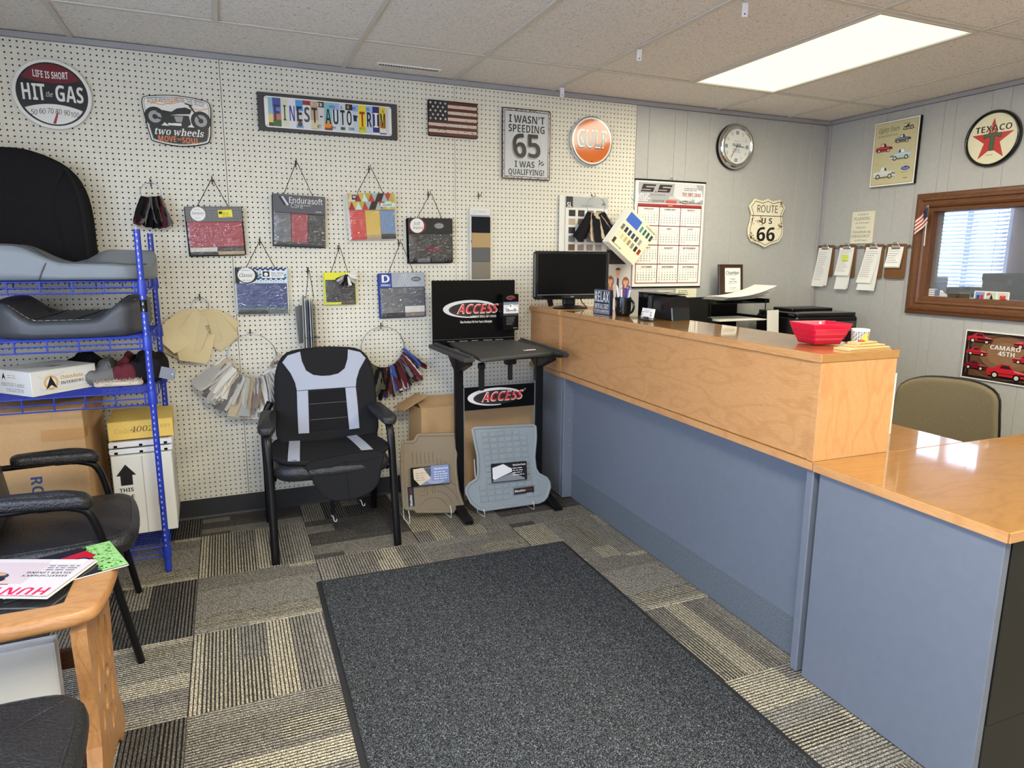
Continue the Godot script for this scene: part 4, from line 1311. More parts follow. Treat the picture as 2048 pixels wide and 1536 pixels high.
func swatches() -> void:
	var red := cloth("crimson_vinyl", rgb(150, 26, 44), 0.4)
	var blk := cloth("black_vinyl", rgb(30, 29, 30), 0.4)
	var wht := cloth("oyster_vinyl", rgb(200, 194, 180), 0.45)
	var tanv := cloth("tan_vinyl", rgb(170, 146, 108), 0.45)
	var gry := cloth("slate_vinyl", rgb(92, 94, 100), 0.45)
	var blu := cloth("navy_vinyl", rgb(38, 54, 112), 0.4)
	var scar := cloth("scarlet_vinyl", rgb(196, 54, 50), 0.4)
	var gold := cloth("gold_vinyl", rgb(204, 170, 66), 0.4)
	var sky := cloth("steel_blue_vinyl", rgb(104, 130, 168), 0.4)
	# houndstooth header, crimson vinyl
	var h := Vector2(-0.070, 1.764)
	wire_hook(h, "wire hook holding the crimson sample pack with the chequered header")
	var r := sample_pack("sample_pack", "sample pack with grey chequered header, yellow label and crimson vinyl", Vector2(-0.070, 1.513), 0.262, 0.240, 0.03, h, 0.074, [[0.5, 0.62, 1.0, 0.76, red, 0], [0.25, 0.17, 0.5, 0.14, wht, 1], [0.75, 0.17, 0.5, 0.14, blk, 1], [0.25, 0.06, 0.5, 0.12, blk, 1], [0.75, 0.06, 0.5, 0.12, tanv, 1]], M.black_board, 1)
	var p: P = r[1]
	p.rect(0, 0, 0.260, 0.073, rgb(186, 186, 184))
	p.ink(rgb(52, 52, 54))
	for i in 44: p.bar(-0.128 + i * 0.006, 0.0, 0.0028, 0.072)
	p.ink(rgb(52, 52, 54))
	for j in 12: p.bar(0, -0.033 + j * 0.006, 0.259, 0.0028)
	p.disc(-0.073, 0.0, 0.034, 0.034, WHITE)
	p.text("Harmony", -0.073, 0.002, 0.054, 0.016, rgb(70, 70, 74), "s", 0.3)
	p.fine(-0.073, 0.022, 0.03, 1, 0.006, GREY, rng)
	p.fine(-0.073, -0.020, 0.03, 1, 0.006, GREY, rng)
	p.rect(0.052, 0.002, 0.066, 0.036, rgb(236, 220, 60), 0.04)
	p.rect(0.030, 0.006, 0.016, 0.012, INK, 0.04)
	p.fine(0.058, -0.003, 0.04, 3, 0.008, rgb(120, 110, 30), rng)
	part(r[0], "print", p, M.print)
	# charcoal header with three pouches
	h = Vector2(0.337, 1.868)
	wire_hook(h, "wire hook holding the charcoal-headed sample pack")
	r = sample_pack("sample_pack", "sample pack with plain charcoal header over grey, crimson and black strips", Vector2(0.338, 1.572), 0.262, 0.262, -0.035, h, 0.092, [[0.17, 0.56, 0.33, 0.88, gry, 0], [0.5, 0.56, 0.33, 0.88, red, 0], [0.83, 0.56, 0.33, 0.88, blk, 0], [0.5, 0.04, 1.0, 0.08, blk, 1]], M.charcoal_panel, 2)
	p = r[1]
	p.rect(0, 0, 0.260, 0.091, rgb(88, 88, 92))
	for i in 3: p.poly(V2([-0.104 + i * 0.014, 0.034, -0.094 + i * 0.014, 0.036, -0.066 + i * 0.014, -0.006, -0.076 + i * 0.014, -0.010]), [rgb(40, 40, 44), rgb(206, 206, 206), rgb(70, 70, 110)][i])
	p.text("Endurasoft", 0.034, 0.020, 0.168, 0.032, WHITE, "r")
	p.text("Core", -0.012, -0.008, 0.060, 0.024, rgb(196, 196, 200), "r")
	p.rect(0.04, -0.005, 0.036, 0.002, WHITE)
	p.fine(0.10, -0.034, 0.034, 1, 0.008, WHITE, rng)
	part(r[0], "print", p, M.print)
	# harlequin header
	h = Vector2(0.718, 1.861)
	wire_hook(h, "wire hook holding the harlequin-headed sample pack")
	r = sample_pack("sample_pack", "sample pack with harlequin header over red, gold and steel-blue vinyl", Vector2(0.722, 1.606), 0.258, 0.246, 0.035, h, 0.088, [[0.18, 0.5, 0.34, 1.0, scar, 0], [0.51, 0.56, 0.33, 0.86, gold, 0], [0.84, 0.6, 0.33, 0.8, sky, 0], [0.51, 0.08, 0.33, 0.14, tanv, 1], [0.84, 0.1, 0.33, 0.18, blk, 1]], M.white_card, 3)
	p = r[1]
	p.rect(0, 0, 0.256, 0.087, rgb(196, 170, 104))
	rng.seed = 4
	var pal := [rgb(150, 40, 44), rgb(60, 28, 30), rgb(196, 170, 80), rgb(190, 214, 210), rgb(150, 176, 170), rgb(214, 200, 170), rgb(180, 54, 50), rgb(176, 160, 60)]
	for i in 7:
		for j in 2:
			var x0 := -0.108 + i * 0.036
			var y0 := -0.0435 + j * 0.0435
			p.poly(V2([x0 - 0.018, y0, x0 + 0.018, y0, x0, y0 + 0.0435]), pal[(i * 3 + j * 5) % 8])
			if i < 6: p.poly(V2([x0, y0 + 0.0435, x0 + 0.036, y0 + 0.0435, x0 + 0.018, y0]), pal[(i * 5 + j * 3 + 2) % 8])
	p.rect(0.088, -0.018, 0.080, 0.020, rgb(196, 220, 216))
	p.text("ALLANTE", 0.086, -0.018, 0.050, 0.011, rgb(30, 60, 60))
	p.rect(-0.092, 0.022, 0.026, 0.026, rgb(40, 40, 60)); p.text("M", -0.092, 0.024, 0.014, 0.012, WHITE)
	part(r[0], "print", p, M.print)
	# black header, maroon roundel
	h = Vector2(1.049, 1.742)
	wire_hook(h, "wire hook holding the black pack with the maroon roundel")
	r = sample_pack("sample_pack", "sample pack with black header and a white disc in a maroon roundel", Vector2(1.050, 1.482), 0.262, 0.248, 0.012, h, 0.084, [[0.5, 0.56, 1.0, 0.86, blk, 0], [0.33, 0.08, 0.3, 0.14, gry, 1], [0.66, 0.08, 0.3, 0.14, blk, 1], [0.56, 0.46, 0.36, 0.2, M.maroon_cloth, 1]], M.black_board, 4)
	p = r[1]
	p.rect(0, 0, 0.260, 0.083, rgb(24, 22, 26))
	p.disc(-0.075, -0.002, 0.050, 0.0415, rgb(120, 28, 40))
	p.disc(-0.078, 0.0, 0.040, 0.040, WHITE)
	p.text("Soft", -0.078, 0.012, 0.036, 0.018, INK, "s", 0.25)
	p.text("Impact", -0.074, -0.013, 0.058, 0.019, INK, "s", 0.25)
	p.disc(0.050, 0.0, 0.028, 0.016, GREY); p.ring(0.050, 0.0, 0.026, 0.014, 0.002, INK); p.fine(0.05, 0.0, 0.036, 2, 0.006, INK, rng)
	part(r[0], "print", p, M.print)
	# zigzag header, navy vinyl
	h = Vector2(0.136, 1.466)
	wire_hook(h, "wire hook holding the navy sample pack with the zigzag header")
	r = sample_pack("sample_pack", "sample pack with blue zigzag header and wrinkled navy vinyl", Vector2(0.133, 1.210), 0.258, 0.240, -0.008, h, 0.080, [[0.5, 0.60, 1.0, 0.80, blu, 0], [0.5, 0.17, 1.0, 0.10, cloth("teal_vinyl", rgb(60, 96, 96), 0.4), 1], [0.3, 0.06, 0.6, 0.12, blk, 1], [0.8, 0.06, 0.4, 0.12, gry, 1]], M.white_card, 5)
	p = r[1]
	p.rect(0, 0, 0.257, 0.079, rgb(196, 212, 224))
	for j in 5:
		var q := []
		for i in 20: q.append(Vector2(-0.120 + i * 0.0127, 0.034 - j * 0.016 + (0.006 if i % 2 else -0.006)))
		p.line(q, 0.008, [rgb(40, 66, 120), rgb(214, 226, 232), rgb(110, 150, 190)][j % 3])
	p.rect(-0.118, 0.0, 0.020, 0.079, rgb(22, 22, 26))
	p.disc(-0.072, 0.0, 0.054, 0.0395, rgb(22, 22, 26)); p.disc(-0.074, 0.002, 0.042, 0.0375, WHITE)
	p.text("Classic", -0.074, 0.002, 0.066, 0.020, INK, "s", 0.3)
	p.fine(-0.074, 0.026, 0.04, 1, 0.006, INK, rng); p.fine(-0.074, -0.024, 0.04, 1, 0.006, INK, rng)
	p.rect(0.055, 0.006, 0.110, 0.038, rgb(226, 228, 228)); p.rect(0.022, 0.008, 0.034, 0.028, INK); p.disc(0.022, 0.006, 0.010, 0.010, WHITE, 0, TAU, 10)
	p.text("DEL-TECH", 0.078, 0.012, 0.060, 0.011, rgb(50, 50, 60), "S"); p.fine(0.078, -0.002, 0.058, 2, 0.006, rgb(80, 80, 90), rng)
	part(r[0], "print", p, M.print)
	# blue tabbed pack
	h = Vector2(0.872, 1.471)
	wire_hook(h, "wire hook holding the blue-spined sample pack")
	r = sample_pack("sample_pack", "blue-spined sample pack with silver chevron header and graphite cloth", Vector2(0.880, 1.176), 0.262, 0.250, 0.02, h, 0.080, [[0.5, 0.66, 1.0, 0.66, gry, 0], [0.27, 0.26, 0.52, 0.22, M.mid_grey_cloth, 0], [0.77, 0.26, 0.46, 0.22, M.white_cloth, 1], [0.27, 0.08, 0.52, 0.14, blk, 0], [0.77, 0.08, 0.46, 0.14, M.taupe_cloth, 0]], cloth("blue_card", rgb(36, 58, 140), 0.5), 6)
	p = r[1]
	p.rect(0, 0, 0.260, 0.079, rgb(158, 164, 172))
	for k in 3: p.line([Vector2(-0.03 + k * 0.014, -0.036), Vector2(0.0 + k * 0.012, 0.036), Vector2(0.03 + k * 0.012, -0.036)], 0.003, rgb(190, 196, 202))
	for k in 3: p.line([Vector2(0.04 + k * 0.014, 0.036), Vector2(0.07 + k * 0.012, -0.036)], 0.003, rgb(190, 196, 202))
	p.rect(-0.095, 0, 0.070, 0.079, rgb(40, 64, 150)); p.text("D", -0.094, 0.010, 0.044, 0.042, WHITE); p.text("DENALI", -0.095, -0.026, 0.052, 0.011, WHITE)
	p.disc(0.080, 0.004, 0.028, 0.014, rgb(90, 94, 98)); p.fine(0.08, 0.004, 0.04, 2, 0.006, rgb(200, 200, 200), rng)
	part(r[0], "print", p, M.print)
	# small yellow pack with a fan of clippings
	h = Vector2(0.537, 1.438)
	wire_hook(h, "wire hook holding the small yellow sample pack")
	r = sample_pack("sample_pack", "small yellow-edged sample pack with a fan of clippings over black vinyl", Vector2(0.536, 1.218), 0.166, 0.174, 0.01, h, 0.040, [[0.5, 0.55, 1.0, 0.9, blk, 0], [0.75, 0.08, 0.5, 0.16, M.olive_cloth, 1]], cloth("lemon_card", rgb(224, 222, 60), 0.6), 7)
	rng.seed = 31
	var cl := [M.lilac_cloth, M.black_cloth, M.white_cloth, M.mid_grey_cloth, M.black_cloth, M.light_grey_cloth]
	for i in 20:
		var a := lerpf(-2.75, 0.35, i / 19.0)
		var s := part(r[0], "clipping", bxs(Vector3(0.030, 0, 0), Vector3(0.062, rng.randf_range(0.010, 0.016), 0.0015)), cl[rng.randi_range(0, 5)])
		s.transform = Transform3D(Basis.from_euler(Vector3(rng.randf_range(-0.5, 0.5), 0, a)), Vector3(0.030, 0.072, 0.020 + rng.randf() * 0.014))
	# long sample card behind the display
	h = Vector2(1.352, 1.745)
	wire_hook(h, "bare wire hook above the long carpet sample card")
	var o := thing("sample_card", "long narrow card of black, tan and grey carpet samples behind the display board", "sample card", Vector3(1.356, 1.455, 0.016))
	part(o, "card", bxs(Vector3(0, 0, 0), Vector3(0.128, 0.44, 0.004), 0.001), M.white_card)
	var y := 0.168
	for q in [["jet_carpet", rgb(20, 20, 28), 0.092], ["sand_carpet", rgb(176, 148, 104), 0.086], ["ash_carpet", rgb(98, 96, 94), 0.082], ["oat_carpet", rgb(128, 120, 106), 0.100]]:
		part(o, "carpet_swatch", bxs(Vector3(0.004, y - q[2] / 2, 0.006), Vector3(0.116, q[2] - 0.001, 0.008), 0.002), cloth(q[0], q[1], 1.0))
		y -= q[2]
	p = P.new()
	p.x = xf(Vector3(0, 0, 0.002))
	p.text("UNIQUE", 0.010, 0.195, 0.056, 0.014, rgb(170, 166, 150), "S")
	p.ring(-0.034, 0.195, 0.009, 0.009, 0.002, rgb(170, 166, 150))
	p.rect(0, 0.173, 0.120, 0.010, rgb(150, 158, 176))
	part(o, "print", p, M.print)
	# bundle of cards seen edge-on
	h = Vector2(0.370, 1.318)
	wire_hook(h, "wire hook holding the edge-on bundle of cards")
	o = thing("card_bundle", "bundle of sample cards hanging edge-on between the navy and yellow packs", "sample bundle", Vector3(0.365, 1.05, 0.05), 0.0)
	var cm := [M.light_grey_cloth, M.white_card, cloth("denim_card", rgb(90, 108, 150), 0.6), M.white_card, M.light_grey_cloth, cloth("slate_card", rgb(70, 72, 84), 0.6)]
	for i in 6:
		var s := part(o, "card", bxs(Vector3(0, -0.005 * i, 0), Vector3(0.070, 0.30 - 0.01 * (i % 3), 0.003), 0.0008), cm[i])
		s.transform = xf(Vector3(-0.028 + i * 0.011, -0.02 if i < 5 else -0.03, 0.0), 1.20 + 0.05 * i, 0, -0.06 + 0.022 * i)
	var s0 := part(o, "card", bxs(Vector3.ZERO, Vector3(0.06, 0.2, 0.003), 0.0008), M.grey_plastic)
	s0.transform = xf(Vector3(-0.048, -0.02, 0.0), 0.7, 0, 0.08)
	part(o, "rubber_band", B.new().tube([Vector3(-0.034, -0.088, 0.038), Vector3(0.040, -0.092, 0.036), Vector3(0.04, -0.092, -0.036), Vector3(-0.034, -0.088, -0.036)], 0.0016, 5, true), M.cord_black)
	part(o, "cord", B.new().tube([Vector3(-0.016, 0.12, 0.0), Vector3(0.004, 0.266, 0.002), Vector3(0.008, 0.266, 0.002), Vector3(0.026, 0.12, 0.0)], 0.0018, 6), M.cord_black)
	var sp := part(o, "base_card", bxs(Vector3.ZERO, Vector3(0.075, 0.06, 0.004), 0.001), cloth("orange_card", rgb(196, 110, 60), 0.6))
	sp.position = Vector3(0.006, -0.172, 0.01)
	ring_bundle("leather_bundle", "bundle of large cream leather swatches with pinked edges on a steel ring", Vector3(-0.169, 1.139, 0.03), 0.040, [[-2.42, 0.235, 0.15], [-2.15, 0.265, 0.16], [-1.78, 0.26, 0.16], [-0.62, 0.185, 0.12], [-0.95, 0.215, 0.14], [-1.95, 0.20, 0.13], [-1.22, 0.175, 0.085]], [M.sand_paper], 41, "wire hook holding the cream leather bundle", "Reno")
	var many := []
	rng.seed = 52
	for i in 84: many.append([lerpf(-3.0, -0.15, i / 83.0) + rng.randf_range(-0.09, 0.09), rng.randf_range(0.14, 0.22) if i < 60 else rng.randf_range(0.08, 0.14), rng.randf_range(0.05, 0.10)])
	ring_bundle("swatch_ring", "big wire ring crowded with white, grey and taupe swatches, left of the covered chair", Vector3(0.060, 0.870, 0.075), 0.120, many, [M.white_cloth, M.light_grey_cloth, M.white_cloth, M.beige_cloth, M.mid_grey_cloth, M.white_cloth, M.taupe_cloth, M.white_cloth], 42, "wire hook holding the big ring of white swatches", "4150")
	many = []
	for i in 84:
		var left := i < 34
		many.append([lerpf(-2.9, -1.75, i / 33.0) if left else lerpf(-1.6, -0.10, (i - 34) / 49.0), rng.randf_range(0.10, 0.17) if left else rng.randf_range(0.12, 0.19), rng.randf_range(0.035, 0.065) if left else rng.randf_range(0.016, 0.032)])
	ring_bundle("swatch_ring", "wire ring of olive, black, red and blue swatches, right of the covered chair", Vector3(0.757, 0.880, 0.04), 0.122, many, [M.olive_cloth, M.black_cloth, M.maroon_cloth, M.white_cloth, M.black_cloth, cloth("rust_cloth", rgb(124, 52, 50)), M.mid_grey_cloth, M.blue_cloth, M.mid_grey_cloth, M.maroon_cloth], 43, "wire hook holding the ring of red and olive swatches", "")
	many = []
	for i in 14: many.append([-1.57 + (i - 6.5) * 0.062, rng.randf_range(0.128, 0.152), rng.randf_range(0.045, 0.07)])
	ring_bundle("swatch_ring", "small ring of black, maroon and grey carpet swatches above the blue shelf post", Vector3(-0.345, 1.690, 0.05), 0.044, many, [M.black_cloth, M.black_cloth, M.maroon_cloth, M.beige_cloth, M.mid_grey_cloth, M.black_cloth, M.mid_grey_cloth, M.black_cloth, M.olive_cloth], 44, "wire hook holding the ring of dark carpet swatches", "")
	# colour cards at the pegboard's right end
	o = thing("colour_card", "white colour card with rows of brown and grey squares behind the monitor", "colour card", Vector3(2.065, 1.59, 0.020))
	for k in 2: part(o, "card", bxs(Vector3(-0.040 * k, 0.004 * k, -0.006 * k), Vector3(0.300, 0.345, 0.004), 0.001), M.white_card)
	p = P.new()
	p.x = xf(Vector3(0, 0, 0.002))
	p.rect(0.02, 0.138, 0.255, 0.066, rgb(176, 178, 176)); p.rect(-0.125, 0.138, 0.048, 0.066, rgb(34, 34, 34))
	p.text("SL", -0.125, 0.122, 0.032, 0.030, WHITE); p.text("SILVER LINING", 0.0, 0.118, 0.08, 0.010, rgb(90, 90, 90), "s")
	p.poly(V2([0.10, 0.124, 0.112, 0.142, 0.118, 0.134, 0.126, 0.142, 0.134, 0.124]), rgb(110, 112, 112))
	var sq := [rgb(24, 24, 24), rgb(60, 52, 48), rgb(128, 118, 100), rgb(150, 142, 124), rgb(178, 158, 138), rgb(120, 92, 70), rgb(150, 146, 140), rgb(196, 190, 170), rgb(34, 36, 44), rgb(90, 70, 56), rgb(126, 120, 116), rgb(166, 160, 150), rgb(120, 116, 116), rgb(70, 66, 70), rgb(140, 130, 128), rgb(190, 186, 180), rgb(110, 84, 62), rgb(150, 134, 124), rgb(150, 138, 132), rgb(170, 160, 158), rgb(196, 180, 160), rgb(176, 160, 146), rgb(112, 34, 40), rgb(42, 56, 84)]
	for i in 24: p.rect(-0.105 + (i % 4) * 0.064, 0.072 - (i / 4) * 0.052, 0.046, 0.038, sq[i])
	part(o, "print", p, M.print)
	many = []
	for i in 12: many.append([-1.57 + (i - 5) * 0.11, rng.randf_range(0.15, 0.20), rng.randf_range(0.035, 0.055)])
	ring_bundle("swatch_ring", "wire ring of black and tan leather strips hung over the colour card", Vector3(2.106, 1.700, 0.06), 0.062, many, [M.black_cloth, M.black_cloth, M.black_cloth, M.taupe_cloth, M.beige_cloth, M.black_cloth, M.beige_cloth, M.mid_grey_cloth], 45, "wire hook holding the ring of leather strips", "")
	o = thing("colour_card", "tilted stack of cream colour cards with a blue panel, overlapping the calendar", "colour card", Vector3(2.335, 1.520, 0.13))
	o.rotation.z = -0.66
	for k in 5: part(o, "card", bxs(Vector3(-0.006 * k, -0.004 * k, -0.006 * k), Vector3(0.240, 0.262, 0.003), 0.0008), M.cream_paper if k == 0 else M.white_card)
	p = P.new()
	p.x = xf(Vector3(0, 0, 0.0016))
	p.rect(-0.055, 0.080, 0.105, 0.066, rgb(58, 96, 190), 0.0)
	p.text("TOPGUN", 0.075, 0.114, 0.085, 0.012, INK)
	var tq := [rgb(70, 140, 126), rgb(40, 96, 96), rgb(36, 70, 84), rgb(38, 64, 60), rgb(104, 108, 98), rgb(40, 44, 52), rgb(44, 50, 90), rgb(44, 56, 80), rgb(60, 70, 80), rgb(150, 152, 150), rgb(226, 220, 190), rgb(216, 210, 190), rgb(206, 196, 150), rgb(196, 180, 110), rgb(150, 138, 100), rgb(140, 132, 116), rgb(44, 38, 40), rgb(160, 30, 40), rgb(70, 30, 34)]
	for i in 4: p.rect(0.020 + (i % 4) * 0.030, 0.075, 0.018, 0.040, tq[i])
	for i in 15: p.rect(-0.098 + (i % 7) * 0.032, 0.005 - (i / 7) * 0.050, 0.021, 0.036, tq[4 + i])
	p.fine(-0.05, -0.112, 0.09, 1, 0.012, rgb(120, 70, 60), rng)
	part(o, "print", p, M.print)
	part(o, "ball_chain", B.new().tube(curve([Vector3(-0.10, 0.12, 0.002), Vector3(-0.12, 0.17, -0.01), Vector3(-0.145, 0.20, -0.05)]), 0.0015, 5), M.steel_wire)
	var st := thing("wire_bracket", "short bent wire left over on the pegboard beside the carpet sample card", "hook", Vector3(1.30, 1.476, 0.0))
	part(st, "prong", B.new().tube([Vector3(0, 0, 0), Vector3(0, 0, 0.02), Vector3(0, 0.012, 0.024)], 0.0016, 5), M.dark_wire)
	part(st, "back_plate", bxs(Vector3(0, -0.004, 0.002), Vector3(0.006, 0.02, 0.002)), M.dark_wire)

# swatches threaded on a ring: each is [direction it hangs in, length, width]
func ring_bundle(called: String, label: String, c: Vector3, rad: float, leaves: Array, cloths: Array, sd: int, hook_said: String, note: String) -> void:
	wire_hook(Vector2(c.x, c.y + rad + 0.006), hook_said, 0.045)
	var o := thing(called, label, "swatch ring", c, 0.0, "swatch rings on the pegboard")
	var path := []
	for i in 40: path.append(Vector3(cos(TAU * i / 40) * rad, sin(TAU * i / 40) * rad, 0.004 * sin(TAU * i / 20)))
	part(o, "ring", B.new().tube(path, 0.0022, 6, true), M.steel_wire)
	if rad > 0.1:
		for i in 40: path[i] = path[i] * 1.04 + Vector3(0, -0.006, 0.004)
		part(o, "ring", B.new().tube(path, 0.0016, 6, true), M.steel_wire)
	var g := RandomNumberGenerator.new()
	g.seed = sd
	var n := leaves.size()
	for i in n:
		var l: float = leaves[i][1]
		var w: float = leaves[i][2]
		var a: float = leaves[i][0]
		var bend := g.randf_range(-0.02, 0.02)
		var rows := []
		var half := PackedVector2Array()
		# pinked outline as a ribbon grid, slightly curled
		var steps := 8
		for k in steps + 1:
			var u := float(k) / steps
			var wob := 0.0016 * (1 if k % 2 else -1)
			var q := PackedVector3Array()
			for e in [-1.0, -0.5, 0.0, 0.5, 1.0]: q.append(Vector3(u * l - 0.010, e * (w * 0.5 * (minf(1.0, 0.42 + 1.6 * u) * (1.0 if u < 0.8 else 1.0 - (u - 0.8) * 0.9) if sd == 41 else 1.0) + (wob if absf(e) == 1.0 else 0.0)), bend * u * u * 2.0 + 0.003 * sin(e * 2.0 + i)))
			rows.append(q)
		var b := B.new().grid(rows)
		var back := []
		for q in rows:
			var w2 := PackedVector3Array()
			for e in q: w2.append(e - Vector3(0, 0, 0.0014))
			back.append(w2)
		b.grid(back, false, true)
		for k in steps:
			for e in [0, 4]: b.quado(rows[k][e], rows[k + 1][e], back[k + 1][e], back[k][e], Vector3(0, -1 if e == 0 else 1, 0))
		for k in 4: b.quado(rows[steps][k], rows[steps][k + 1], back[steps][k + 1], back[steps][k], Vector3.RIGHT)
		var m: Material = cloths[i % cloths.size()] if sd != 43 else (cloths[[0, 1, 8, 0, 1][i % 5]] if i < 34 else cloths[[2, 6, 5, 3, 4, 2, 8, 6, 3, 2, 4, 7][i % 12]])
		var a2 := lerpf(a, -PI / 2, 0.38) if rad > 0.1 else a
		var s := part(o, "swatch", b, m)
		var tilt := g.randf_range(-0.5, 0.5) if rad > 0.1 else g.randf_range(-0.12, 0.12)
		var from := Vector3(cos(a), sin(a), 0) * rad * 0.98
		if sd == 41: from = Vector3(0.01 * cos(a), -rad, 0)
		elif rad < 0.1: from = Vector3((i - n * 0.5) / n * rad * 1.7, -rad * 0.75, 0)
		s.transform = Transform3D(Basis(Vector3.BACK, a2) * Basis(Vector3.RIGHT, tilt + (0.8 if rad > 0.1 and i % 3 else 0.0) + (0.9 if sd == 44 else 0.0)) * Basis(Vector3.UP, g.randf_range(-0.10, 0.02)), from + Vector3(0, 0, 0.006 + (0.0016 * i if sd == 41 else 0.018 * g.randf())))
		if note != "" and (i == n - 1 or (rad > 0.1 and i in [24, 40, 52])):
			var p := P.new()
			p.x = xf(Vector3(l * 0.5, 0, 0.006))
			p.text(note if i != 40 else "60", 0, 0, minf(l * 0.4, 0.05), 0.018, rgb(70, 60, 50), "s", 0.2)
			part(s, "writing", p, M.print)

# ---------------------------------------------------------------- right wall
func car(p: P, cx: float, cy: float, w: float, k: Color, kind := 0, flip := 1.0) -> void:
	var s := w / 2.0
	var sh := func(a: Array) -> PackedVector2Array:
		var q := PackedVector2Array()
		for i in range(0, a.size(), 2): q.append(Vector2(cx + a[i] * s * flip, cy + a[i + 1] * s))
		return q
	var dark := Color(k.r * 0.55, k.g * 0.55, k.b * 0.55)
	var light := k.lerp(Color.WHITE, 0.45)
	p.disc(cx, cy - 0.26 * s, s * 0.95, s * 0.09, rgb(120, 112, 84) if kind != 2 else rgb(20, 16, 14), 0, TAU, 14)
	if kind == 0:      # pickup
		p.poly(sh.call([-1.0, -0.15, -0.98, 0.16, -0.45, 0.20, -0.30, 0.52, 0.12, 0.52, 0.28, 0.20, 0.82, 0.14, 0.98, 0.02, 0.98, -0.20, -0.95, -0.24]), k)
		p.poly(sh.call([-0.36, 0.22, -0.24, 0.46, -0.06, 0.46, -0.06, 0.22]), rgb(226, 226, 220))
		p.poly(sh.call([-0.01, 0.22, -0.01, 0.46, 0.09, 0.46, 0.20, 0.22]), rgb(40, 44, 50))
		p.poly(sh.call([-0.98, 0.06, -0.4, 0.10, 0.9, 0.04, 0.9, 0.0, -0.4, 0.05, -0.98, 0.02]), light)
		p.poly(sh.call([0.62, 0.08, 0.96, 0.02, 0.96, -0.10, 0.62, -0.06]), dark)
		p.poly(sh.call([0.55, -0.14, 1.0, -0.18, 1.0, -0.26, 0.55, -0.24]), rgb(214, 214, 208))
	elif kind == 1:    # open antique
		p.poly(sh.call([-0.7, -0.05, -0.72, 0.14, -0.3, 0.16, -0.22, 0.36, 0.05, 0.36, 0.02, 0.12, 0.6, 0.16, 0.62, -0.06]), k)
		p.line([Vector2(cx - 0.75 * s * flip, cy + 0.5 * s), Vector2(cx + 0.1 * s * flip, cy + 0.46 * s)], 0.05 * s, k)
		p.line([Vector2(cx + 0.05 * s * flip, cy + 0.46 * s), Vector2(cx + 0.10 * s * flip, cy + 0.1 * s)], 0.03 * s, k)
		p.poly(sh.call([0.0, 0.06, 0.5, 0.10, 0.5, 0.02, 0.0, 0.0]), GREY)
	else:              # sports coupe
		p.poly(sh.call([-1.0, -0.14, -0.98, 0.08, -0.62, 0.18, -0.35, 0.40, 0.10, 0.40, 0.36, 0.16, 0.85, 0.08, 1.0, -0.04, 0.98, -0.22, -0.95, -0.24]), k)
		p.poly(sh.call([-0.38, 0.18, -0.26, 0.35, 0.06, 0.35, 0.24, 0.17]), rgb(40, 36, 40))
		p.poly(sh.call([0.30, 0.14, 0.84, 0.06, 0.90, 0.02, 0.40, 0.06]), light)
		p.poly(sh.call([0.62, -0.02, 0.98, -0.05, 0.97, -0.12, 0.62, -0.10]), rgb(24, 20, 20))
		p.poly(sh.call([-0.9, -0.08, 0.5, -0.06, 0.5, -0.10, -0.9, -0.12]), dark)
	for q in ([[-0.58, -0.20], [0.50, -0.22]] if kind != 1 else [[-0.55, -0.12], [0.45, -0.12]]):
		var rr0 := 0.19 if kind != 1 else 0.24
		p.disc(cx + q[0] * s * flip, cy + q[1] * s, rr0 * s, rr0 * s, INK, 0, TAU, 16)
		p.disc(cx + q[0] * s * flip, cy + q[1] * s, rr0 * 0.6 * s, rr0 * 0.6 * s, rgb(200, 198, 190), 0, TAU, 12)
		if kind == 1: p.disc(cx + q[0] * s * flip, cy + q[1] * s, rr0 * 0.2 * s, rr0 * 0.2 * s, INK, 0, TAU, 8)

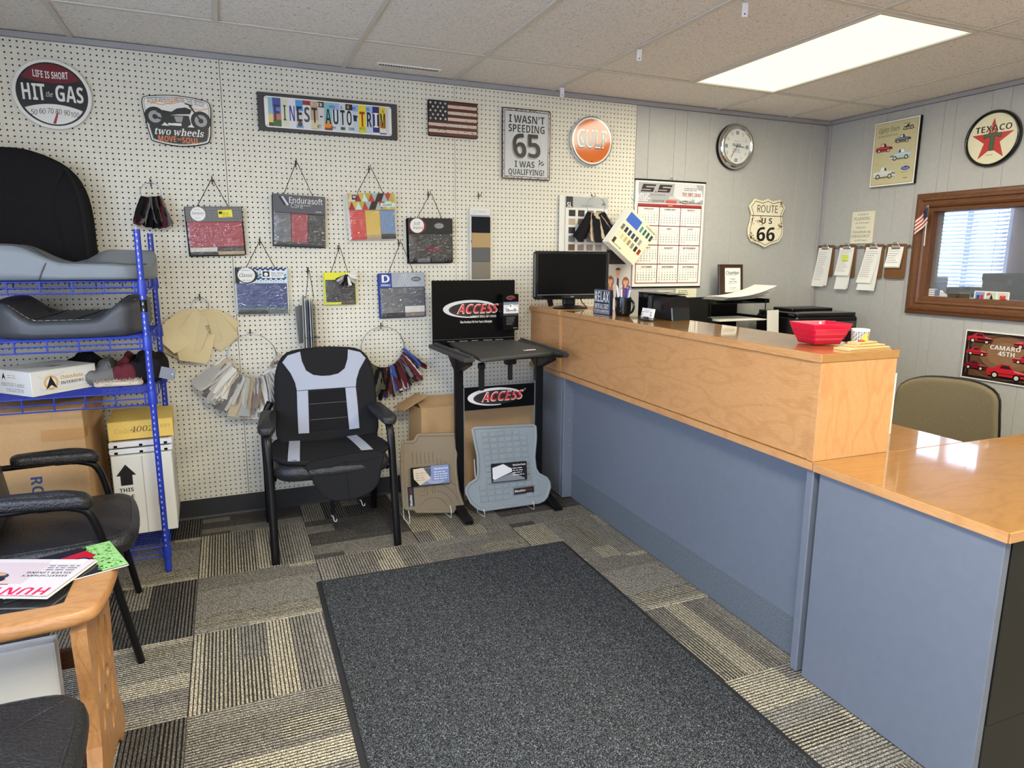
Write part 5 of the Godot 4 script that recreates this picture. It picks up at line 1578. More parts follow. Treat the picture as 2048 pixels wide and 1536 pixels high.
func right_wall() -> void:
	var turn := -PI / 2
	# truck poster
	var r := board("poster_sign", "tall olive poster board with five pickup trucks and a blue oval", "sign", Vector3(XR - 0.006, 2.072, 0.571), turn, rr(0.325, 0.412, 0.003, 3), 0.020, M.black_board, 0.001)
	var p: P = r[1]
	r[0].rotation.z = 0.0
	p.rect(0, 0, 0.322, 0.409, rgb(228, 224, 208)); p.rect(0, 0, 0.302, 0.389, rgb(70, 66, 50)); p.rect(0, 0, 0.298, 0.385, rgb(196, 188, 148))
	rng.seed = 12
	p.ink(rgb(186, 176, 136))
	for i in 40: p.bar(rng.randf_range(-0.13, 0.13), rng.randf_range(-0.17, 0.12), rng.randf_range(0.01, 0.04), 0.004)
	p.text("Eighty Years", -0.052, 0.148, 0.150, 0.040, rgb(60, 52, 44), "s", 0.3)
	p.text("As America's #1 Truck", -0.058, 0.114, 0.140, 0.013, rgb(70, 62, 52), "s")
	car(p, 0.088, 0.148, 0.095, rgb(40, 36, 36), 1)
	car(p, 0.055, 0.078, 0.115, rgb(96, 100, 110), 0)
	car(p, -0.075, 0.035, 0.125, rgb(158, 30, 40), 0)
	car(p, 0.048, -0.020, 0.150, rgb(176, 196, 206), 0, -1.0)
	car(p, -0.055, -0.125, 0.165, rgb(206, 208, 200), 0)
	p.disc(0.095, -0.105, 0.034, 0.016, WHITE); p.disc(0.095, -0.105, 0.032, 0.014, rgb(34, 56, 140))
	p.text("Ford", 0.095, -0.105, 0.042, 0.014, WHITE, "s", 0.3)
	p.fine(0.095, -0.130, 0.055, 1, 0.008, rgb(120, 112, 90), rng)
	p.rect(0.10, -0.165, 0.030, 0.003, INK)
	part(r[0], "print", p, M.print_metal)
	# red star sign
	var o := thing("metal_sign", "round cream sign with a red star, green T and black raised rim", "sign", Vector3(XR - 0.004, 2.068, 1.181), turn)
	part(o, "rim", B.new().at(xf(Vector3.ZERO, 0, PI / 2)).lathe([[0.137, 0.008], [0.139, 0.020], [0.146, 0.024], [0.153, 0.018], [0.155, 0.0], [0.137, 0.0]], 48), M.black_gloss)
	part(o, "panel", B.new().prism(oval(0.138, 0.138, 48), 0.0, 0.010), M.cream_paper)
	p = P.new()
	p.x = xf(Vector3(0, 0, 0.010))
	p.disc(0, 0, 0.1365, 0.1365, rgb(224, 218, 184), 0, TAU, 48)
	p.ink(rgb(190, 184, 150))
	for i in 200:
		var a := rng.randf() * TAU
		var d := 0.13 * sqrt(rng.randf())
		p.bar(cos(a) * d, sin(a) * d, rng.randf_range(0.001, 0.008), 0.0009, rng.randf() * PI)
	star(p, 0.0, -0.008, 0.128, WHITE); star(p, 0.0, -0.008, 0.122, rgb(186, 48, 42))
	p.text("TEXACO", 0.004, 0.056, 0.205, 0.038, rgb(224, 218, 184)); p.text("TEXACO", 0.0, 0.056, 0.200, 0.034, INK)
	p.poly(V2([-0.046, 0.030, 0.046, 0.030, 0.050, 0.004, 0.032, 0.004, 0.030, 0.010, 0.013, 0.010, 0.013, -0.066, -0.013, -0.066, -0.013, 0.010, -0.030, 0.010, -0.032, 0.004, -0.050, 0.004]), rgb(30, 34, 28))
	p.poly(V2([-0.043, 0.027, 0.043, 0.027, 0.046, 0.008, 0.034, 0.008, 0.031, 0.013, 0.010, 0.013, 0.010, -0.063, -0.010, -0.063, -0.010, 0.013, -0.031, 0.013, -0.034, 0.008, -0.046, 0.008]), rgb(56, 92, 62))
	p.fine(0.0, -0.088, 0.05, 1, 0.007, INK, rng)
	part(o, "print", p, M.print_metal)
	# saying plaque
	r = board("saying_plaque", "small cream plaque of dark lettering above the clipboards", "plaque", Vector3(XR - 0.002, 1.606, 0.371), turn, rr(0.174, 0.216, 0.002, 2), 0.010, M.cream_paper, 0.001)
	p = r[1]
	p.rect(0, 0, 0.170, 0.212, rgb(222, 218, 194))
	var words := [["A Lack of", 0.085, 0.016], ["PLANNING", 0.130, 0.020], ["on Your part", 0.110, 0.015], ["does not", 0.072, 0.013], ["Constitute an", 0.148, 0.019], ["EMERGENCY", 0.146, 0.017], ["on MY part.", 0.100, 0.015]]
	for i in 7: p.text(words[i][0], 0.0 if i % 2 == 0 else -0.006, 0.090 - i * 0.0295, words[i][1], words[i][2], rgb(70, 66, 60), "s")
	part(r[0], "print", p, M.print)
	# rail and four clipboards
	o = thing("clip_rail", "narrow grey rail on the wall that the clipboards hang from", "rail", Vector3(XR - 0.004, 1.474, 0.382), turn)
	part(o, "strip", bxs(Vector3(0, 0, 0.001), Vector3(0.752, 0.018, 0.008), 0.002), M.dull_steel)
	for i in 5: part(o, "peg", bxs(Vector3(-0.36 + i * 0.18, 0.003, 0.008), Vector3(0.006, 0.010, 0.008), 0.001), M.dark_wire)
	var said := ["clipboard nearest the room corner with one long curling sheet", "clipboard whose pages carry a yellow-green sticky note", "clipboard of overlapping handwritten sheets below the saying plaque", "clipboard nearest the window with a short sheet, its brown board showing"]
	for i in 4:
		var zc: float = [0.085, 0.272, 0.488, 0.655][i]
		o = thing("clipboard", said[i], "clipboard", Vector3(XR - 0.012, 1.378, zc), turn, "clipboards on the wall rail")
		o.rotation.z = [0.0, 0.0, 0.0, 0.0][i]
		part(o, "backing_board", B.new().prism(rr(0.148, 0.226, 0.012, 5), 0.0, 0.004, 0.001), M.brown_board)
		var clip := part(o, "clip", bxs(Vector3(0, 0.096, 0.012), Vector3(0.062, 0.018, 0.008), 0.003), M.chrome)
		part(clip, "lever", B.new().tube(curve([Vector3(-0.022, 0.104, 0.014), Vector3(-0.012, 0.120, 0.018), Vector3(0.012, 0.120, 0.018), Vector3(0.022, 0.104, 0.014)], 4), 0.0025, 6), M.chrome)
		part(clip, "jaw", bxs(Vector3(0, 0.086, 0.0105), Vector3(0.062, 0.006, 0.004), 0.001), M.black_metal)
		var pages: Array = [[[0.010, 0.272, 0.112, -0.02, 0.05], [-0.018, 0.280, 0.112, 0.0, 0.10]], [[0.022, 0.285, 0.108, -0.03, 0.06], [0.004, 0.292, 0.104, 0.0, 0.05], [0.0, 0.195, 0.122, 0.0, 0.05]], [[0.018, 0.292, 0.110, -0.02, 0.06], [-0.008, 0.290, 0.112, 0.0, 0.12], [-0.004, 0.240, 0.114, 0.0, 0.16]], [[-0.006, 0.135, 0.110, 0.0, 0.05], [-0.010, 0.128, 0.104, 0.0, 0.05]]][i]
		for k in pages.size():
			var q: Array = pages[k]
			var rows := []
			for j in 10:
				var u := j / 9.0
				var row := PackedVector3Array()
				for e in 5:
					var w := (e / 4.0 - 0.5)
					row.append(Vector3(w * q[2] + q[0] * 0.3 - q[4] * u * q[1], 0.094 - u * q[1], 0.006 + 0.0016 * k + 0.026 * u * u * (0.4 + 0.2 * k) + 0.006 * u * absf(w)))
				rows.append(row)
			var sheet := part(o, "paper", B.new().grid(rows), M.white_paper)
			if k == pages.size() - 1:
				p = P.new()
				p.ink(rgb(110, 112, 116))
				rng.seed = 60 + i
				for ln in int(q[1] / 0.014):
					var u: float = 0.12 + ln * 0.014 / q[1]
					if u > 0.86: break
					var x0: float = q[0] * 0.3 - q[4] * u * q[1] - q[2] * 0.40
					var x1 := x0
					while x1 < x0 + q[2] * rng.randf_range(0.4, 0.8):
						var wd := rng.randf_range(0.004, 0.014)
						p.z = 0.0075 + 0.0016 * k + 0.026 * u * u * (0.4 + 0.2 * k) + 0.004 * u
						p.bar(x1 + wd / 2, 0.094 - u * q[1], wd, 0.0022)
						x1 += wd + 0.003
				if i == 1:
					p.z = 0.019
					p.rect(0.0, 0.022, 0.052, 0.038, rgb(214, 230, 90))
					p.rect(-0.018, -0.062, 0.070, 0.040, rgb(36, 36, 40)); p.rect(-0.016, -0.055, 0.055, 0.006, WHITE); p.rect(-0.016, -0.070, 0.055, 0.006, WHITE)
				part(sheet, "writing", p, M.print)
	office_window()
	# muscle-car poster
	r = board("poster_sign", "white-edged brown poster of red sports cars, low on the wall below the window", "sign", Vector3(XR - 0.003, 0.835, 1.385), turn, rr(0.430, 0.290, 0.003, 2), 0.006, M.white_card, 0.001)
	p = r[1]
	p.rect(0, 0, 0.414, 0.274, rgb(34, 24, 22)); p.rect(0.01, 0.0, 0.36, 0.245, rgb(96, 66, 46))
	p.disc(0.03, 0.02, 0.15, 0.10, rgb(126, 92, 66), 0, TAU, 24)
	p.disc(0.03, 0.02, 0.11, 0.07, rgb(140, 104, 76), 0, TAU, 24)
	p.ring(-0.005, 0.0, 0.19, 0.13, 0.001, rgb(150, 140, 130))
	p.rect(-0.188, 0.0, 0.0016, 0.22, rgb(150, 140, 130))
	var red := rgb(186, 34, 48)
	car(p, -0.125, 0.100, 0.150, red, 2, 1.0)
	p.rect(-0.10, 0.094, 0.085, 0.014, rgb(40, 32, 30))
	car(p, 0.135, 0.092, 0.150, red, 2, -1.0)
	car(p, -0.135, 0.020, 0.125, red, 2, 1.0)
	car(p, 0.130, 0.005, 0.130, red, 2, -1.0)
	car(p, -0.135, -0.062, 0.135, rgb(120, 20, 34), 2, 1.0)
	car(p, 0.045, -0.078, 0.220, rgb(196, 36, 48), 2, 1.0)
	p.text("CAMARO", 0.020, 0.058, 0.165, 0.024, WHITE)
	p.text("45TH", 0.030, 0.026, 0.090, 0.026, WHITE)
	part(r[0], "print", p, M.print_metal)

func office_window() -> void:
	var w := struct("window_1", Vector3(XR, 0, 0))
	w.rotation.y = -PI / 2
	var a := Vector2(0.762, 1.050)
	var b := Vector2(2.66, 1.796)
	var prof := [[0.0, 0.0], [0.0, 0.016], [0.006, 0.024], [0.022, 0.028], [0.030, 0.034], [0.044, 0.034], [0.050, 0.024], [0.062, 0.022], [0.072, 0.026], [0.084, 0.020], [0.090, 0.008], [0.112, 0.004], [0.116, -0.060]]
	for side in 4:
		var f := B.new()
		for i in prof.size() - 1:
			var q := []
			for e in [prof[i], prof[i + 1]]:
				var d: float = e[0]
				var c := [Vector3(a.x + d, a.y + d, e[1]), Vector3(b.x - d, a.y + d, e[1]), Vector3(b.x - d, b.y - d, e[1]), Vector3(a.x + d, b.y - d, e[1])]
				q.append([c[side], c[(side + 1) % 4]])
			f.quado(q[0][0], q[0][1], q[1][1], q[1][0], Vector3(0, 0, 1) + Vector3([0, 0.3, 0, -0.3][side], [-0.3, 0, 0.3, 0][side], 0))
		part(w, "window_frame", f, M.dark_oak_u if side % 2 == 0 else M.dark_oak_v)
	part(w, "pane", bxs(Vector3((a.x + b.x) / 2, (a.y + b.y) / 2, -0.040), Vector3(b.x - a.x - 0.21, b.y - a.y - 0.21, 0.005)), M.glass)
	# stick flag
	var o := thing("stick_flag", "little stars and stripes flag on a stick, tucked into the window frame", "flag", Vector3(XR - 0.044, 1.60, 0.862), -PI / 2)
	part(o, "stick", B.new().tube([Vector3(0.004, -0.125, 0), Vector3(0.0, 0.120, 0)], 0.003, 6), M.white_card)
	var rows := []
	for j in 9:
		var q := PackedVector3Array()
		for i in 9:
			var u := i / 8.0
			var t := j / 8.0
			q.append(Vector3(0.006 - 0.072 * t + 0.010 * u - 0.01 * u * t, 0.112 - 0.098 * u - 0.070 * t, 0.006 + 0.005 * sin(t * 7.0 + u * 2.0)))
		rows.append(q)
	var fl := B.new()
	# stripes run along the fly; each band is its own strip of the same cloth
	for i in 8:
		for j in 8:
			fl.col = (rgb(44, 46, 66) if j < 3 and i < 5 else (rgb(160, 60, 58) if i % 2 == 0 else rgb(226, 212, 200))).srgb_to_linear()
			fl.grid([PackedVector3Array([rows[j][i], rows[j][i + 1]]), PackedVector3Array([rows[j + 1][i], rows[j + 1][i + 1]])])
	part(o, "cloth", fl, M.cloth_print)
	# stickers standing on the pane's lower edge
	var said := [["flag sticker in the lower corner of the office window", 0.925, 1.166, 0.165, 0.085], ["sticker of an antique open car between two others on the window pane", 1.070, 1.158, 0.140, 0.062], ["strip of three small colour photographs on the office window pane", 1.262, 1.166, 0.200, 0.086]]
	for i in 3:
		var q = said[i]
		var r := board("window_sticker", q[0], "sticker", Vector3(XR + 0.035, q[2], q[1]), -PI / 2, rr(q[3], q[4], 0.006, 3) if i != 0 else V2([-0.08, -0.042, 0.082, -0.042, 0.075, 0.0, 0.04, 0.035, 0.0, 0.043, -0.08, 0.043]), 0.0012, M.white_card if i != 1 else M.sand_paper, 0.0, "stickers on the office window")
		var p: P = r[1]
		if i == 0:
			for k in 6: p.rect(-0.025, 0.034 - k * 0.013, 0.098, 0.005, rgb(140, 130, 130))
			p.rect(0.008, 0.020, 0.034, 0.040, rgb(104, 120, 150)); p.disc(0.052, -0.02, 0.008, 0.008, rgb(120, 110, 110)); p.fine(0.05, 0.012, 0.04, 3, 0.009, rgb(150, 130, 130), rng)
		elif i == 1:
			p.rect(0, -0.018, 0.138, 0.024, rgb(196, 190, 140)); p.rect(0, 0.012, 0.138, 0.036, rgb(70, 62, 54))
			car(p, 0.0, -0.004, 0.125, rgb(26, 22, 22), 1)
		else:
			p.rect(-0.066, 0.012, 0.054, 0.050, rgb(120, 150, 200)); p.rect(-0.055, 0.004, 0.020, 0.034, rgb(190, 50, 50)); p.rect(-0.076, 0.002, 0.016, 0.034, rgb(40, 50, 110))
			p.rect(-0.002, 0.012, 0.056, 0.050, rgb(186, 200, 176)); p.poly(V2([-0.012, -0.012, 0.0, 0.030, 0.014, -0.012]), rgb(30, 28, 34)); p.rect(-0.016, 0.026, 0.022, 0.012, rgb(190, 50, 60), 0.4)
			p.rect(0.064, 0.012, 0.056, 0.050, rgb(200, 196, 190)); p.rect(0.064, 0.004, 0.032, 0.034, rgb(190, 56, 44)); p.disc(0.064, 0.026, 0.008, 0.009, rgb(220, 170, 140), 0, TAU, 10); p.rect(0.074, -0.006, 0.03, 0.014, INK)
			p.text("Holidays", -0.04, -0.028, 0.075, 0.016, rgb(90, 90, 90), "s", 0.3)
		part(r[0], "print", p, M.print)

# ---------------------------------------------------------------- counter and desks
func counter() -> void:
	var o := thing("reception_counter", "long reception counter of honey wood over slate-blue panels", "counter", Vector3(1.6925, 0, 0), -0.0198)
	var e := 2.292
	# raised transaction top in two lengths
	part(o, "transaction_top", bxs(Vector3(0.160, TOP - 0.014, 0.222), Vector3(0.345, 0.028, 0.418), 0.002), M.wood_u)
	part(o, "transaction_top", bxs(Vector3(0.167, TOP - 0.014, (0.434 + e) / 2), Vector3(0.336, 0.028, e - 0.434), 0.002), M.desk_wood)
	part(o, "edge_band", bxs(Vector3(-0.0012, TOP - 0.014, (0.434 + e) / 2), Vector3(0.0022, 0.026, e - 0.436), 0.0005), M.wood_u)
	part(o, "front_panel", bxs(Vector3(0.008, (DESK + TOP - 0.028) / 2, 0.228), Vector3(0.026, TOP - 0.030 - DESK, 0.406), 0.0015), M.wood_u)
	part(o, "joint_strip", bxs(Vector3(0.012, (DESK + TOP - 0.028) / 2, 0.4355), Vector3(0.028, TOP - 0.030 - DESK, 0.005), 0.001), M.wood_v)
	part(o, "front_panel", bxs(Vector3(0.020, (DESK + TOP - 0.028) / 2, (0.439 + e - 0.03) / 2), Vector3(0.026, TOP - 0.030 - DESK, e - 0.03 - 0.439), 0.0015), M.wood_u)
	part(o, "end_panel", bxs(Vector3(0.166, (DESK + TOP - 0.028) / 2, e - 0.0155), Vector3(0.326, TOP - 0.029 - DESK, 0.027), 0.0015), M.wood_v)
	part(o, "end_band", bxs(Vector3(0.0020, (DESK + TOP - 0.028) / 2, e - 0.0155), Vector3(0.0024, TOP - 0.031 - DESK, 0.025), 0.0005), M.wood_u)
	# worktop behind, its edge showing as a lower band
	part(o, "worktop", bxs(Vector3(0.346, DESK - 0.014, 0.222), Vector3(0.712, 0.028, 0.418), 0.002), M.desk_wood)
	part(o, "worktop", bxs(Vector3(0.352, DESK - 0.014, (0.434 + e) / 2), Vector3(0.702, 0.028, e - 0.434), 0.002), M.desk_wood)
	part(o, "edge_band", bxs(Vector3(-0.0004, DESK - 0.014, (0.434 + e) / 2), Vector3(0.0022, 0.026, e - 0.436), 0.0005), M.wood_u)
	# base
	var h := DESK - 0.029
	part(o, "modesty_panel", bxs(Vector3(0.022, h / 2 + 0.004, 0.235), Vector3(0.022, h - 0.008, 0.410), 0.002), M.slate_panel)
	part(o, "leg_panel", bxs(Vector3(0.34, h / 2 + 0.002, 0.462), Vector3(0.66, h - 0.006, 0.030), 0.003), M.slate_panel)
	part(o, "modesty_panel", bxs(Vector3(0.078, h / 2 + 0.075, (0.478 + e - 0.034) / 2), Vector3(0.020, h - 0.155, e - 0.034 - 0.478), 0.001), M.slate_panel)
	part(o, "kick_panel", bxs(Vector3(0.077, 0.078, (0.478 + e - 0.034) / 2), Vector3(0.020, 0.150, e - 0.034 - 0.478), 0.002), M.slate_scuffed)
	part(o, "leg_panel", bxs(Vector3(0.34, h / 2 + 0.002, e - 0.018), Vector3(0.66, h - 0.006, 0.030), 0.003), M.slate_panel)
	part(o, "inner_leg_panel", bxs(Vector3(0.34, h / 2 + 0.002, 0.03), Vector3(0.62, h - 0.006, 0.025), 0.003), M.slate_panel)
	for q in [0.2, 0.35, 0.5]: part(o, "screw_cap", B.new().at(xf(Vector3(0.045, q + 0.12, 0.4775), 0, PI / 2)).lathe([[0, 0.002], [0.003, 0.0016], [0.004, 0]], 8), M.dull_steel)
	# return desk
	var d := thing("return_desk", "lower return desk with honey wood top, slate side and black end, nearest the viewer", "desk", Vector3(1.6925, 0, 0), -0.0198)
	var z0 := 2.2955
	var z1 := 2.893
	var w := 1.45
	part(d, "desk_top", bxs(Vector3(w / 2 - 0.001, DESK - 0.014, (z0 + z1) / 2), Vector3(w, 0.028, z1 - z0), 0.002), M.desk_wood)
	part(d, "edge_band", bxs(Vector3(-0.0022, DESK - 0.014, (z0 + z1) / 2), Vector3(0.0024, 0.026, z1 - z0 - 0.003), 0.0005), M.wood_u)
	part(d, "edge_band", bxs(Vector3(w / 2, DESK - 0.014, z1 + 0.0012), Vector3(w - 0.004, 0.026, 0.0024), 0.0005), M.wood_u)
	part(d, "side_panel", bxs(Vector3(0.024, h / 2 + 0.002, (z0 + 0.016 + z1 - 0.013) / 2), Vector3(0.024, h - 0.004, z1 - z0 - 0.029), 0.002), M.slate_panel)
	part(d, "side_panel", bxs(Vector3(w - 0.03, h / 2 + 0.002, (z0 + z1) / 2), Vector3(0.024, h - 0.004, z1 - z0 - 0.03), 0.002), M.slate_panel)
	part(d, "end_panel", bxs(Vector3(w / 2 - 0.0, h / 2 + 0.10, z1 - 0.026), Vector3(w - 0.10, h - 0.21, 0.020), 0.002), M.black_laminate)
	part(d, "end_kick", bxs(Vector3(w / 2 - 0.0, 0.105, z1 - 0.028), Vector3(w - 0.10, 0.195, 0.020), 0.002), M.black_laminate)
	# worktop along the back wall
	var b := thing("back_desk", "desk along the grey wall carrying the paper trays and printer", "desk", Vector3(3.215, 0, 0.335))
	part(b, "desk_top", bxs(Vector3(0, DESK - 0.014, 0), Vector3(1.62, 0.028, 0.63), 0.002), M.desk_wood)
	for s in [-0.78, 0.78]: part(b, "side_panel", bxs(Vector3(s, h / 2 + 0.002, 0), Vector3(0.025, h - 0.004, 0.60), 0.002), M.slate_panel)
	part(b, "modesty_panel", bxs(Vector3(0, h / 2 + 0.1, -0.28), Vector3(1.53, h - 0.21, 0.02), 0.002), M.slate_panel)

func counter_things() -> void:
	# monitor
	var o := thing("monitor", "black computer monitor standing at the wall end of the counter", "monitor", Vector3(1.815, TOP + 0.0006, 0.300), -0.03)
	part(o, "base", B.new().lathe([[0, 0.020], [0.05, 0.018], [0.085, 0.010], [0.100, 0.004], [0.102, 0.0], [0, 0]], 36), M.black_plastic).scale = Vector3(1.05, 1, 0.85)
	part(o, "neck", bxs(Vector3(0.0, 0.075, -0.025), Vector3(0.075, 0.115, 0.035), 0.006), M.black_plastic)
	part(o, "casing", bxs(Vector3(0, 0.195, -0.026), Vector3(0.40, 0.21, 0.045), 0.012), M.black_plastic)
	part(o, "bezel", B.new().prism(rr(0.478, 0.274, 0.016, 6, Vector2(0, 0.192)), -0.006, 0.020, 0.005), M.black_gloss)
	part(o, "screen", bxs(Vector3(0, 0.200, 0.0205), Vector3(0.434, 0.230, 0.0012)), M.screen_black)
	part(o, "logo_badge", bxs(Vector3(0, 0.070, 0.0206), Vector3(0.020, 0.006, 0.001)), M.dull_steel)
	part(o, "bezel_lip", bxs(Vector3(0, 0.082, 0.0215), Vector3(0.444, 0.003, 0.002), 0.0008), M.dull_steel)
	part(o, "cable", B.new().tube(curve([Vector3(0.08, 0.10, -0.05), Vector3(0.10, 0.04, -0.06), Vector3(0.13, 0.004, -0.05), Vector3(0.16, 0.004, -0.12)]), 0.003, 6), M.cord_black)
	part(o, "rear_strut", bxs(Vector3.ZERO, Vector3(0.03, 0.13, 0.02), 0.004), M.black_plastic).transform = xf(Vector3(-0.10, 0.072, -0.09), 0, 0, 0.25)
	o = thing("note_pad", "small pad of yellow sticky notes beside the monitor's foot", "sticky notes", Vector3(1.935, TOP, 0.46), 0.3)
	part(o, "pad", bxs(Vector3(0, 0.012, 0), Vector3(0.075, 0.024, 0.075), 0.001), M.kraft)
	part(o, "top_sheet", bxs(Vector3(0, 0.025, 0), Vector3(0.074, 0.0015, 0.074)), cloth("sticky_yellow", rgb(232, 222, 110), 0.8))
	# slogan block
	o = thing("slogan_block", "small navy block sign with bold white words beside the black mug", "sign", Vector3(1.790, TOP, 0.730), -PI / 2 + 0.06)
	part(o, "panel", B.new().prism(rr(0.150, 0.130, 0.003, 3, Vector2(0, 0.065)), 0.0, 0.018, 0.001), cloth("navy_board", rgb(24, 34, 62), 0.5))
	var p := P.new()
	p.x = xf(Vector3(0, 0, 0.018))
	p.rect(0, 0.065, 0.140, 0.120, rgb(214, 220, 226)); p.rect(0, 0.065, 0.136, 0.116, rgb(34, 52, 84))
	p.text("RELAX", 0, 0.092, 0.128, 0.054, WHITE); p.text("WE'RE ALL CRAZY", 0, 0.043, 0.126, 0.026, WHITE); p.text("IT'S NOT A COMPETITION", 0, 0.018, 0.126, 0.014, WHITE)
	part(o, "print", p, M.print)
	# mug of pens
	o = thing("mug", "glossy black mug holding blue and white pens on the counter", "mug", Vector3(1.832, TOP, 0.845))
	part(o, "body", B.new().lathe([[0, 0.006], [0.034, 0.006], [0.038, 0.094], [0.0405, 0.096], [0.042, 0.092], [0.041, 0.03], [0.038, 0.006], [0.032, 0.0], [0, 0]], 32), M.black_gloss)
	part(o, "handle", B.new().tube(curve([Vector3(0.008, 0.078, 0.038), Vector3(0.014, 0.080, 0.062), Vector3(0.016, 0.050, 0.074), Vector3(0.014, 0.022, 0.060), Vector3(0.008, 0.020, 0.036)]), 0.006, 8), M.black_gloss)
	part(o, "print", bxs(Vector3(-0.0415, 0.06, -0.006), Vector3(0.001, 0.03, 0.012)), M.grey_plastic)
	rng.seed = 77
	var pens := [M.blue_enamel, M.white_plastic, M.blue_enamel, M.white_plastic, M.white_plastic, M.blue_enamel, M.white_plastic, M.blue_enamel, M.chrome, M.white_plastic]
	var pen_said := ["blue pen at the back of the black mug", "white pen in the middle of the black mug", "blue pen leaning to the wall side of the mug", "white pen leaning out over the mug's rim", "white pen standing upright in the mug", "blue pen leaning towards the mug's handle", "short white pen at the front of the mug", "tall blue pen on the mug's right", "silver pen among the white ones in the mug", "white pen behind the blue ones in the mug"]
	for i in 10:
		var a := TAU * i / 10.0 * 1.3
		var pen := thing("pen", pen_said[i], "pen", Vector3(1.832 + cos(a) * 0.016, TOP + 0.010, 0.845 + sin(a) * 0.016), rng.randf() * 3.0, "pens in the black mug")
		pen.rotation = Vector3(sin(a) * 0.16, 0, -cos(a) * 0.16)
		var l := rng.randf_range(0.125, 0.150)
		part(pen, "barrel", B.new().lathe([[0, 0], [0.003, 0.0], [0.0045, 0.01], [0.0045, l - 0.012], [0.003, l - 0.006], [0.0, l - 0.006]], 10), pens[i])
		part(pen, "plunger", B.new().lathe([[0.0022, l - 0.008], [0.0022, l], [0, l]], 8), M.blue_enamel if i % 2 else M.white_plastic)
		part(pen, "clip", bxs(Vector3(0.0055, l - 0.035, 0), Vector3(0.0012, 0.04, 0.003)), M.white_plastic if i % 2 == 0 else M.blue_enamel)
	# black desktop box
	o = thing("desktop_box", "glossy black electronics box with a chevron grille on the counter top", "electronics", Vector3(1.945, TOP, 1.035), -PI / 2 - 0.02)
	part(o, "body", B.new().prism(V2([-0.155, 0.0, 0.150, 0.0, 0.140, 0.06, 0.118, 0.108, 0.105, 0.114, -0.155, 0.122]), -0.05, 0.05, 0.004), M.black_gloss)
	part(o, "lid", bxs(Vector3(-0.022, 0.121, 0), Vector3(0.262, 0.006, 0.104), 0.002), M.black_plastic)
	for i in 9:
		for s in [-1, 1]: part(o, "grille_bar", bxs(Vector3.ZERO, Vector3(0.019, 0.0022, 0.0015)), M.grey_plastic).transform = xf(Vector3(-0.045 + s * 0.008, 0.024 + i * 0.0095, 0.0512), 0, 0, -s * 0.6)
	part(o, "button", B.new().at(xf(Vector3(0.07, 0.06, 0.05), 0, PI / 2)).lathe([[0, 0.003], [0.012, 0.003], [0.014, 0]], 18), M.black_plastic)
	# business cards
	o = thing("card_holder", "clear holder of white business cards at the counter's front edge", "card holder", Vector3(1.800, TOP, 1.130), -PI / 2)
	part(o, "tray", B.new().prism(V2([-0.050, 0, 0.050, 0, 0.050, 0.018, -0.050, 0.018]), 0.0, 0.026, 0.001), M.tinted_glass)
	part(o, "card", bxs(Vector3.ZERO, Vector3(0.090, 0.052, 0.012), 0.0005), M.white_paper).transform = xf(Vector3(0, 0.032, 0.010), 0, -0.2)
	p = P.new()
	p.fine(0, 0.012, 0.05, 2, 0.006, rgb(110, 110, 120), rng); p.fine(-0.035, 0.002, 0.012, 2, 0.012, INK, rng); p.fine(0.035, 0.002, 0.012, 2, 0.012, INK, rng)
	p.rect(0.0, -0.018, 0.042, 0.010, rgb(34, 46, 84)); p.fine(0, -0.018, 0.036, 1, 0.005, WHITE, rng)
	part(o, "print", p, M.print).transform = xf(Vector3(0, 0.032, 0.0165), 0, -0.2)
	# red tub
	o = thing("tub", "bright red square tub on the counter's near end", "tub", Vector3(1.846, TOP, 2.090), -0.16)
	o.scale = Vector3(0.92, 0.96, 0.92)
	var tub := B.new()
	var lo := rr(0.115, 0.105, 0.006, 4)
	var hi := rr(0.168, 0.150, 0.008, 4)
	var rows := []
	for q in [[0.0, lo, 0.0], [0.03, lo, 1.0], [0.074, hi, 1.0], [0.078, hi, 1.01], [0.078, hi, 0.97], [0.03, lo, 0.96], [0.004, lo, 0.94], [0.004, lo, 0.0]]:
		var row := PackedVector3Array()
		for i in lo.size():
			var u: float = q[0] / 0.078
			var w: Vector2 = lo[i].lerp(hi[i], u) * q[2]
			row.append(Vector3(w.x, q[0], w.y))
		rows.append(row)
	tub.grid(rows, true)
	part(o, "body", tub, M.red_plastic)
	for j in 3:
		var loop := []
		for i in lo.size():
			var w := lo[i].lerp(hi[i], 0.3 + j * 0.22) * 1.005
			loop.append(Vector3(w.x, 0.078 * (0.3 + j * 0.22), w.y))
		part(o, "rib", B.new().tube(loop, 0.0009, 5, true), M.red_plastic)
	part(o, "seal_tab", bxs(Vector3(0.055, 0.068, -0.070), Vector3(0.010, 0.012, 0.002)), M.white_paper)
	# patterned cup
	o = thing("paper_cup", "white paper cup with a brown interlaced pattern behind the red tub", "cup", Vector3(1.952, TOP, 2.165))
	o.scale = Vector3.ONE * 0.88
	part(o, "body", B.new().lathe([[0, 0.004], [0.026, 0.004], [0.030, 0.062], [0.032, 0.064], [0.034, 0.062], [0.0335, 0.058], [0.030, 0.0], [0, 0]], 32), M.white_card)
	var band := B.new()
	band.col = rgb(70, 48, 36).srgb_to_linear()
	for i in 22:
		for j in 6:
			var a := TAU * i / 22.0
			var rad := 0.0305 + 0.0035 * (0.006 + j * 0.0085) / 0.06
			for s in [-1, 1]:
				var t := Basis(Vector3.UP, -a)
				var c := t * Vector3(rad, 0.009 + j * 0.0085, 0)
				var u := t * Vector3(0, 0.0034, 0.0034 * s)
				var w := t * Vector3(0, 0.0008, -0.0008 * s)
				if (i + j) % 2 == 0 or s == 1: band.quad(c - u - w, c + u - w, c + u + w, c - u + w)
	part(o, "pattern", band, M.print)
